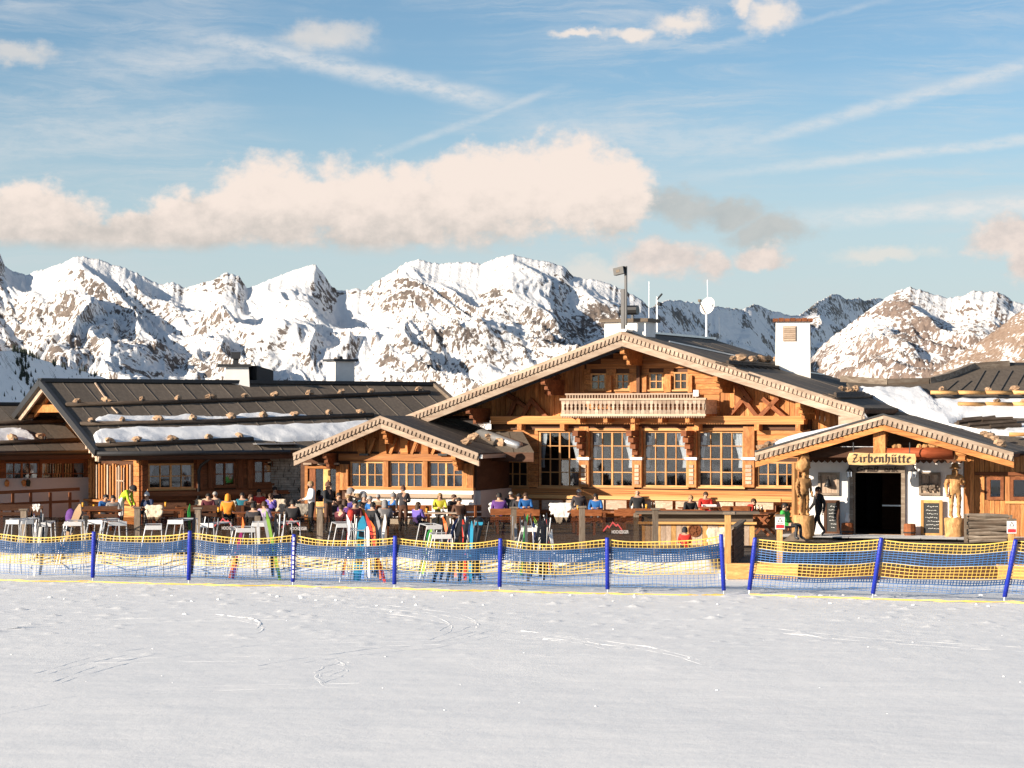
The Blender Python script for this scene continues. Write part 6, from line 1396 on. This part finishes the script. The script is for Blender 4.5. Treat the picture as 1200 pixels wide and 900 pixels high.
carved(1119, 546, 607, 631, 24, 'carved timber mountaineer with beard and hat on a stump right of the doorway', 'stand_talk', R(6))
L_ = carved(942, 551, 604, 632, 25, 'carved timber figure on a stump under the left porch beam', 'stand', R(20), 77.3, False, False)
ubox('trunk_slab', m_carve, L_, -.30, -.18, .10, .30, .1, 2.5); ubox('trunk_slab', m_carve, L_, .0, .26, .12, .36, .5, 2.75)
mb = MB(); mb.blob((0,.02,2.42), (.24,.2,.26), 3, .3); mb.build('carved_bear', m_carve, L_, smooth=True)
def chalkboard(x0, y0, x1, y1, label, light):
    u0, u1, z0, z1 = E.rect(x0, y0, x1, y1, WE-.16); o = thing('chalkboard', label, 'chalkboard', E.Wd(((u0+u1)/2, WE-.16, TZ)), E.a); h = (u1-u0)/2; z0 = .02; z1 -= TZ; mt = m_new if light else m_dark; t = .10
    ubox('frame_side', mt, o, -h, -h+t, -.03, .03, z0, z1); ubox('frame_side', mt, o, h-t, h, -.03, .03, z0, z1); ubox('frame_top', mt, o, -h+t+.002, h-t-.002, -.028, .028, z1-t, z1); ubox('frame_foot', mt, o, -h+t+.002, h-t-.002, -.028, .028, z0, z0+t)
    ubox('slate', m_board, o, -h+t, h-t, -.01, .01, z0+t, z1-t); mb = MB(); q = random.Random(5)
    for k in range(7):
        z = z1-t-.12-k*(z1-z0-2*t-.15)/7; x = -h+t+.06+q.uniform(0,.1); e = min(h-t-.05, x+q.uniform(.2,.5))
        while x < e: l = q.uniform(.02,.07); mb.bar((x, -.013, z), (x+l, -.013, z+q.uniform(-.02,.025)), .004, .014); x += l+q.uniform(.01,.03)
    mb.build('chalk_scribble', m_chalk, o); return o
chalkboard(1079, 586, 1104.5, 622, 'chalkboard menu in a light timber frame right of the doorway', True)
chalkboard(965.5, 586, 984, 623, 'dark framed chalkboard left of the doorway behind the walking man', False)
for x, lab in ((993, 'timber tub with a white figure left of the doorway'), (1066, 'timber tub right of the doorway')):
    q = E.L(x, 621, WE-.45); o = thing('planter_tub', lab, 'planter', E.Wd((q.x, WE-.45, TZ)), E.a)
    MB().lathe((0,0,0), [(.17,0),(.21,.2),(.20,.42),(.17,.44)], 10).build('tub', m_redm, o); MB().lathe((0,0,.12), [(.20,0),(.215,.01),(.215,.04),(.20,.05)], 10).build('hoop', m_metal, o)
    if x < 1000: MB().lathe((0,0,.44), [(.07,0),(.10,.1),(.05,.2),(.08,.28),(.02,.36)], 8).build('white_figure', m_white, o, smooth=True)
def notice(px, ytop, ybot, Y, label):
    s = Y/F; o = thing('notice_post', label, 'sign', (at(px,0,Y).x, Y, .28)); zt = CH-(ytop-HZ)*s-.28; zb_ = CH-(ytop+15-HZ)*s-.28
    ubox('post', m_new, o, -.075, .075, .02, .12, 0, zt-.05); ubox('post_cap', m_grey, o, -.13, .13, -.02, .15, zt-.048, zt)
    B = ubox('notice_board', m_signw, o, -.13, .13, -.02, .012, zb_-.05, zt-.06); c = (zb_+zt)/2-.05; h = (zt-zb_)
    MB().box(-.11,.11,-.026,-.0205,zb_-.02,zb_+.07).build('red_strip', m_signr, o)
    mb = MB(); mb.add([(-.07,-.024,c+.02),(.07,-.024,c+.02),(0,-.024,c+.15)], [(0,1,2)]); mb.add([(-.045,-.026,c+.033),(.045,-.026,c+.033),(0,-.026,c+.12)], [(0,1,2)], 1); mb.build('warning_symbol', [m_ink, m_signw], o)
    mb = MB()
    for k in range(3): mb.box(-.09,.09-.03*k,-.024,-.0205,c-.03-k*.035,c-.018-k*.035)
    mb.build('notice_lettering', m_ink, o)
notice(914, 603, 668, 63.8, 'small white warning notice on a sunlit post behind the right net'); notice(1185.5, 608, 650, 63.8, 'white warning notice with red strip on a post at the right edge')
LP = thing('log_stack', 'stack of grey weathered split logs beside the carved mountaineer', 'log pile', (at(1157,0,74.6).x, 74.6, TZ-.02), R(-6)); s_ = 74.6/F; hw = 25*s_
q = random.Random(9)
for r_ in range(8):
    for k in range(5):
        z = .06+r_*.115+q.uniform(-.012,.012); y = -.22+k*.13+q.uniform(-.02,.02); a = q.uniform(.85,1.04); dz = q.uniform(-.03,.03)
        MB().tube([(-hw*a, y, z-dz), (q.uniform(-.2,.2), y+q.uniform(-.03,.03), z+q.uniform(-.02,.02)), (hw*q.uniform(.85,1.02), y, z+dz)], [q.uniform(.045,.075) for _ in range(3)], 6).build('log', m_greym, LP)
for sx in (-1, 1): ubox('stake', m_grey, LP, sx*hw*1.05-.04, sx*hw*1.05+.04, -.32, -.24, 0, .9)
MB().add([(-.55,-.3,0),(.2,-.45,0),(.6,.1,0),(-.3,.4,0),(-.1,0,.32),(.1,0,.10)], [(0,1,4),(1,2,5,4),(2,3,4,5),(3,0,4),(0,3,2,1)]).build('boulder', m_rock, None, (at(936,0,76).x, 76.2, TZ-.05)); tag(bpy.data.objects['boulder'], 'low dark wedge shaped boulder in front of the left carved figure', 'boulder')

# ------------------------------------------------------------------ ski racks
m_rboard = flat('rack_end_board', (.60,.59,.58), .5, 0, .06)
def rack(px, ytop, w, yfoot, rz, L, label, board=True):
    Y = Yfor(yfoot, 0); s = Y/F; H = CH-(ytop-HZ)*s; hw = w*s/2; o = thing('ski_rack', label, 'ski rack', (at(px,0,Y).x, Y, 0), rz, 'white steel ski racks before the windbreak')
    r = .017; mb = MB()
    for k, y in enumerate((0, L)):
        MB().tube([(-hw, y, H), (-hw-.30, y, -.05)], r, 6).build('leg', m_steel, o); MB().tube([(hw, y, H), (hw+.06, y, -.05)], r, 6).build('leg', m_steel, o)
        MB().tube([(-hw, y, H), (hw, y, H)], r, 6).build('crossbar', m_steel, o); MB().tube([(-hw-.17, y, H*.42), (hw+.035, y, H*.42)], r*.8, 6).build('crossbar', m_steel, o)
        MB().tube([(-.02, y+.02, H), (-hw-.02, y+.25, .0)], r*.8, 6).build('stay', m_steel, o) if k == 0 else None
    for x in (-hw, hw): MB().tube([(x, 0, H), (x, L, H)], r, 6).build('top_bar', m_steel, o)
    MB().tube([(-hw-.17, 0, H*.42), (-hw-.17, L, H*.42)], r*.8, 6).build('low_bar', m_steel, o)
    if board: ubox('end_board', m_rboard, o, -hw-.01, hw+.01, -.05, -.022, H-.10, H+.02)
    return o
for a in ((15,610,15,673,-.15,1.6,'leftmost white ski rack, cut by the edge of the picture'),(32,610,13,668,.5,1.2,'white ski rack among dark skis near the left edge'),(54,613,11,669,.1,1.2,'narrow white ski rack between dark skis and the tan board'),(85.5,612,19,673,.12,1.3,'white ski rack crossed by the tan board'),
          (112,610,17,670,-.2,1.3,'white ski rack just left of the first blue pole from the left'),(138,612,20,668,.35,1.2,'white ski rack below the lime jacket'),(180,616.5,18,676,.15,1.3,'white ski rack below the cream hide and white cap'),(206,610,18,671,-.15,1.4,'white ski rack left of the second blue pole from the left'),
          (243,614,16,670,-.3,1.2,'white ski rack right of the second blue pole from the left'),(288,619.5,21,679,.18,1.3,'white ski rack with an orange red ski inside'),(305,613,18,668,.1,1.0,'white ski rack with a wide pale upright beside the orange red ski'),(404.5,614,19,673,.2,1.2,'white ski rack with red skis below the crowd'),
          (509,616,17,674,.2,1.3,'white ski rack with thin green skis'),(518,627,21,682,.1,1.2,'lowest white ski rack, in front of the pile of black skis'),(620,619,18,672,-.1,1.2,'white ski rack hidden under green and black skis by the middle of the net')): rack(*a)
rack(419, 621.5, 17, 683, .05, 1.1, 'bare tubular ski rack in front of the turquoise board', False); rack(333, 613, 18, 669, -.1, 1.2, 'bare tubular ski rack left of the third blue pole from the left', False)

# skis, boards and poles leaning on them
def ski_mesh(L, w, kind):
    mb = MB(); n = 9; vs = []; th = .012 if kind == 'ski' else .011
    for i in range(n+1):
        t = i/n; z = t*L; up = .10*max(0, (t-.88)/.12)**2+(.05*max(0, (.08-t)/.08)**2 if kind == 'board' else 0)
        ww = w*(1+.22*(2*t-1)**2)*(1 if .04 < t < .93 else (.8 if t <= .04 else .62 if t < .99 else .2)); y = -up
        vs += [(-ww/2, y-th/2, z), (ww/2, y-th/2, z), (ww/2, y+th/2, z), (-ww/2, y+th/2, z)]
    mb.add(vs, [(i*4+k, i*4+(k+1)%4, i*4+4+(k+1)%4, i*4+4+k) for i in range(n) for k in range(4)]+[(3,2,1,0),(n*4,n*4+1,n*4+2,n*4+3)]); return mb
_sk = {}
SKM = {k: flat('ski_'+k.replace(' ','_'), v, .3, 0, .05, 2) for k, v in dict(red=(.60,.05,.03), magenta=(.38,.03,.16), blue=(.02,.16,.50), navy=(.02,.04,.13), turquoise=(.04,.32,.50), green=(.06,.55,.10), black=(.015,.015,.018), white=(.75,.74,.73), tan=(.42,.27,.15), orange=(.80,.16,.03), grey=(.25,.25,.26), lime=(.26,.45,.07)).items()}
def ski(xb, yb, xt, yt, col, label, kind='ski', lean=.45, bind=True):
    Y = Yfor(yb, .0); B = at(xb, yb, Y); T = at(xt, yt, Y+lean); d = T-B; L = d.length; key = (kind, col)
    if kind == 'pole':
        if key not in _sk: _sk[key] = MB().tube([(0,0,0),(0,0,.82)], .009, 5).tube([(0,0,.82),(0,0,1.0)], .017, 5).lathe((0,0,.06), [(.012,0),(.045,.01),(.012,.02)], 6).mesh('ski_pole', [SKM[col]])
    elif key not in _sk: _sk[key] = ski_mesh(1.0, .08 if kind == 'ski' else .20, kind).mesh(kind, SKM[col])
    o = link('ski_pole' if kind == 'pole' else 'ski' if kind == 'ski' else 'snowboard', _sk[key]); z = d.normalized(); x = Vector((1,0,-.0)); x = (x-z*x.dot(z)).normalized(); a = rnd.uniform(-.7, .7) if kind == 'ski' else rnd.uniform(-.2,.2); x = Matrix.Rotation(a, 3, z) @ x; y = z.cross(x)
    o.matrix_world = Matrix.LocRotScale(B+Vector((0,0,.01)), Matrix((x, y, z)).transposed().to_quaternion(), Vector((1, 1, L)))
    if kind == 'ski' and bind:
        b = link('binding', bind_mesh, o, (0, -.012, .36)); b.scale = (1, 1, 1/L)
    if kind == 'board': link('binding', bind_mesh, o, (0, -.02, .30)).scale = (2.2, 1.3, 1/L); link('binding', bind_mesh, o, (0, -.02, .60)).scale = (2.2, 1.3, 1/L)
    tag(o, label, 'ski pole' if kind == 'pole' else 'ski' if kind == 'ski' else 'snowboard', 'skis and boards on the racks')
bind_mesh = MB().box(-.04,.04,-.055,0,-.05,.08).box(-.03,.03,-.075,0,.14,.28).mesh('binding', m_black)
for a in ((63,668,95,592,'tan','long tan board leaning right across the white rack','board'),(29,664,27,602,'black','black ski at the left of the dark group near the left edge'),(43,661,36,600,'black','black ski leaning left in the dark group near the left edge'),(45,664,49,598,'grey','grey ski leaning right in the dark group near the left edge'),(37,660,41,603,'navy','navy ski in the middle of the dark group near the left edge'),
    (51,662,46,606,'black','black ski at the right of the dark group near the left edge'),(224,664,221,592,'green','green tipped dark ski just right of the second blue pole from the left'),(229,663,218,604,'black','black ski crossing the green tipped one'),(269,678,287,608,'orange','orange red ski inside the white rack'),(273,679,283,622,'magenta','magenta ski below the orange red one'),
    (305,672,302,612,'white','wide white ski standing upright beside the orange red one'),(328,680,312,600,'lime','lime tipped ski beside the bare rack'),(320,676,316,606,'black','black ski left of the lime tipped one'),(322,672,309,603,'grey','grey ski behind the lime tipped one'),
    (402,674,412,600,'red','red ski farthest left below the crowd'),(408,676,409,604,'white','white ski between two red ones below the crowd'),(418,681,425,606,'turquoise','turquoise snowboard below the crowd','board'),(425,679,427,612,'blue','blue ski right of the turquoise board'),(432,678,431,610,'navy','navy ski right of the turquoise board'),(451,683,429,602,'red','long red ski leaning left with its foot by the blue pole'),
    (446,680,437,611,'orange','orange ski leaning left beside the long red one'),(439,676,446,608,'black','black ski leaning right before the grey hood'),(443,672,452,604,'white','white ski leaning right before the grey hood'),(436,672,420,604,'black','black ski crossing behind the turquoise board'),(457,678,441,602,'grey','grey ski right of the fourth blue pole from the left'),
    (492,672,504,619,'green','thin green ski in the white rack left of the pile'),(495,673,507,618,'lime','thin lime ski beside the thin green one'),(508,683,529,612,'black','black ski leaning right at the left of the pile'),(516,680,534,608,'navy','navy ski leaning right in the pile'),(524,682,541,604,'black','tall black ski in the middle of the pile'),(530,679,538,606,'grey','grey ski in the middle of the pile'),(538,682,549,606,'black','black ski right of the middle of the pile'),
    (545,680,543,610,'red','dark red tipped ski in the pile'),(551,683,553,612,'turquoise','turquoise ski at the right of the pile'),(556,680,541,604,'black','black ski leaning left at the right of the pile'),(560,676,547,608,'navy','navy ski leaning left at the right of the pile'),(534,676,520,606,'orange','orange tipped ski behind the pile'),(548,676,562,612,'black','black ski under the turquoise helmet'),
    (611,674,617,604,'green','tall green ski in the rack by the middle of the net'),(617,672,611,610,'black','black ski crossing the tall green one'),(640,671,627,606,'lime','lime ski leaning left in the rack by the middle of the net'),(636,672,631,612,'black','black ski between lime and red tipped ones'),(646,670,640,610,'red','red tipped ski leaning left by the middle of the net'),(652,672,645,622,'white','short white ski at the right of the rack by the middle of the net'),(627,671,625,612,'navy','navy ski in the rack by the middle of the net'),(606,670,604,615,'grey','grey ski at the left of the rack by the middle of the net')): ski(*a)
for a in ((627,674,624,618,'white','white ski pole standing upright by the middle of the net'),(656,672,637,604,'white','long white ski pole leaning left by the middle of the net'),(633,672,622,608,'black','black ski pole among the green skis'),(604,672,612,610,'grey','grey ski pole left of the tall green ski'),(500,676,512,622,'white','white ski pole in the rack of thin green skis'),(538,676,531,610,'white','white ski pole in the middle of the pile'),(528,676,535,612,'grey','grey ski pole leaning right in the pile'),(554,674,545,606,'white','white ski pole at the right of the pile'),(414,676,418,608,'white','white ski pole left of the turquoise board'),(447,676,444,612,'white','white ski pole below the grey hood'),(34,664,38,606,'white','white ski pole in the dark group near the left edge'),(47,662,40,604,'grey','grey ski pole in the dark group near the left edge')): ski(*a, kind='pole')
q = random.Random(12)
for k in range(46):                        # more thin poles among the skis, alike
    cx = q.choice([25,40,48,75,120,150,200,230,245,300,318,330,410,420,430,440,510,525,535,545,555,610,622,634,645]); xb = cx+q.uniform(-12,12); ski(xb, q.uniform(664,680), xb+q.uniform(-13,13), q.uniform(600,618), q.choice(['grey','black','black','white']), 'thin ski pole among the skis leaning on the white racks', 'pole')
for k in range(26):
    cx = q.choice([38,44,230,316,322,428,438,446,526,534,542,550,556,618,630,640]); xb = cx+q.uniform(-10,10); ski(xb, q.uniform(668,682), xb+q.uniform(-14,14), q.uniform(602,616), 'black', 'plain black ski among the others leaning on the white racks')
# a helmet and goggles on the pile, a rucksack by the tan board
HM = thing('ski_helmet', 'black ski helmet with turquoise goggles resting on the pile of skis', 'helmet', at(561, 616, 65.8)); mb = MB().lathe((0,0,0), [(.15,0),(.165,.06),(.15,.14),(.10,.21),(.03,.24)], 12); mb.build('shell', m_black, HM, smooth=True); MB().box(-.12,.12,-.175,-.12,.02,.11).build('goggles', SKM['turquoise'], HM)
RK = thing('rucksack', 'purple rucksack hanging at the windbreak by the tan board', 'rucksack', at(83, 607, 68.0)); MB().blob((0,0,0), (.17,.11,.28), 2, .08, 9, 7).build('sack', CL_['purple'], RK, smooth=True); MB().blob((0,-.11,-.08), (.11,.05,.12), 4, .08).build('pocket', CL_['purple'], RK, smooth=True)

# ------------------------------------------------------------------ blue poles and nets
PO1 = [(-12,623,-12,680),(110,623,108.5,682),(222.5,622,221,685),(344.5,626,343,687),(463,628,462,690),(586.5,631,585.5,693),(711.5,630,712,696),(845,626,848.5,698)]
PO2 = [(885,630,877.5,697),(1033,630,1022,702),(1190.5,632,1176,706),(1345,632,1335,710)]
names1 = ['outside the left edge','leftmost of the poles in the picture','second from the left','third from the left, bearing white marks','fourth from the left','fifth from the left, below the purple jacket','left of the mountain logo','at the left side of the gap']
names2 = ['at the right side of the gap, leaning right','leaning right before the doorway','leaning right at the right edge','outside the right edge']
def fence(PO, names, seed, dense, label):
    N = thing('safety_net', label, 'net', (0, 0, 0)); T, B = [], []
    for (xt, yt, xb, yb), nm in zip(PO, names):
        Y = 4.4*F/(yb-HZ); b, t = at(xb, yb, Y), at(xt, yt, Y); T.append(t); B.append(b)
        if -5 < xb < 1215:
            o = thing('fence_pole', 'blue plastic net pole '+nm, 'pole', b, 0, 'blue poles of the safety net'); d = t-b
            MB().tube([(0,0,-.05), d*.09], .014, 6).build('spike', m_zinc, o); MB().tube([d*.085, d*.97, d], [.055,.055,.046], 10).build('shaft', m_pole, o, smooth=True)
            mb = MB()
            for k in range(14): mb.lathe(d*(.12+.06*k), [(.056,0),(.061,.008),(.056,.016)], 8)
            tag(mb.build('ribs', m_pole, o), kind='stuff')
            if 'marks' in nm:
                mb = MB()
                for k in range(9): c = d*(.16+.09*k); mb.box(c.x-.022, c.x+.022, c.y-.072, c.y-.066, c.z, c.z+.085)
                mb.build('white_mark', m_signw, o)
    dist = [0]
    for a, b in zip(B, B[1:]): dist.append(dist[-1]+(b-a).length)
    def pt(s, f):                          # f: 0 at the top cord, 1 at the ground
        k = max(0, min(len(B)-2, int(np.searchsorted(dist, s, 'right')-1))); t = (s-dist[k])/(dist[k+1]-dist[k]); sag = 4*t*(1-t)
        top = T[k].lerp(T[k+1], t)-Vector((0,0,.045+.11*sag)); bot = B[k].lerp(B[k+1], t); bot = bot+Vector((0, -.10*sag-.05, .02))
        q = top.lerp(bot, f); wv = .02*math.sin(s*5.3+f*4)+.03*math.sin(s*1.7+f*6+seed); return q+Vector((0, wv-.07*sag*math.sin(math.pi*f)+.085*(1-sag), .012*math.sin(s*3.1+f*9)))
    def strand(mb, P_, w):
        n = len(P_); vs = []
        for i, p in enumerate(P_):
            d = (P_[min(i+1,n-1)]-P_[max(i-1,0)]); a = Vector((-d.z, 0, d.x)); a = a.normalized()*w/2 if a.length > 1e-6 else Vector((w/2,0,0)); b = Vector((0, w*.3, 0)); vs += [p-a-b, p+a-b, p+a+b, p-a+b]
        mb.add(vs, [(i*4+k, i*4+(k+1)%4, i*4+4+(k+1)%4, i*4+4+k) for i in range(n-1) for k in range(4)])
    S0, S1 = dist[0], dist[-1]; L = S1-S0; ns = int(L/.22)
    def band(f0, f1, ch, cv, w, mat, name, wv=None):
        mb = MB(); n = max(1, round((f1-f0)*1.32/ch))
        for i in range(n+1): strand(mb, [pt(S0+L*k/ns, f0+(f1-f0)*i/n) for k in range(ns+1)], w)
        m = int(L/cv)
        for i in range(m+1): s = S0+L*(i+.5*0)/m+.008*math.sin(i*2.1); strand(mb, [pt(s, f0+(f1-f0)*j/3) for j in range(4)], wv or w)
        return mb.build(name, mat, N)
    band(.0, .125 if dense else .16, .080, .105, .0135, m_netY, 'yellow_band')
    if dense: band(.135, .37, .048, .070, .028, m_netB, 'blue_band')
    else: band(.17, .385, .060, .105, .012, m_netL, 'blue_band', .010); band(.635, .72, .045, .07, .022, m_netB, 'dark_blue_band')
    band(.38 if dense else .395, .62, .072, .105, .0135, m_netY, 'yellow_band')
    band(.635 if dense else .73, .86, .066, .105, .0085, m_netL, 'light_blue_band')
    mb = MB(); strand(mb, [pt(S0+L*k/ns, .0) for k in range(ns+1)], .026); mb.build('top_cord', m_netY, N)
    mb = MB()
    for j in range(2): strand(mb, [pt(S0+L*k/ns, 1.0)+Vector((0, -.12-.16*j+.05*math.sin(k*.7+j), -pt(S0+L*k/ns, 1.0).z+.028+.018*math.sin(k*1.9+j*2)*math.sin(k*.37))) for k in range(ns+1)], .022)
    mb.build('ground_cord', m_netY, N); return N
fence(PO1, names1, 1, True, 'long yellow and blue safety net left of the gap'); fence(PO2, names2, 5, False, 'see-through yellow and blue safety net right of the gap before the entrance')
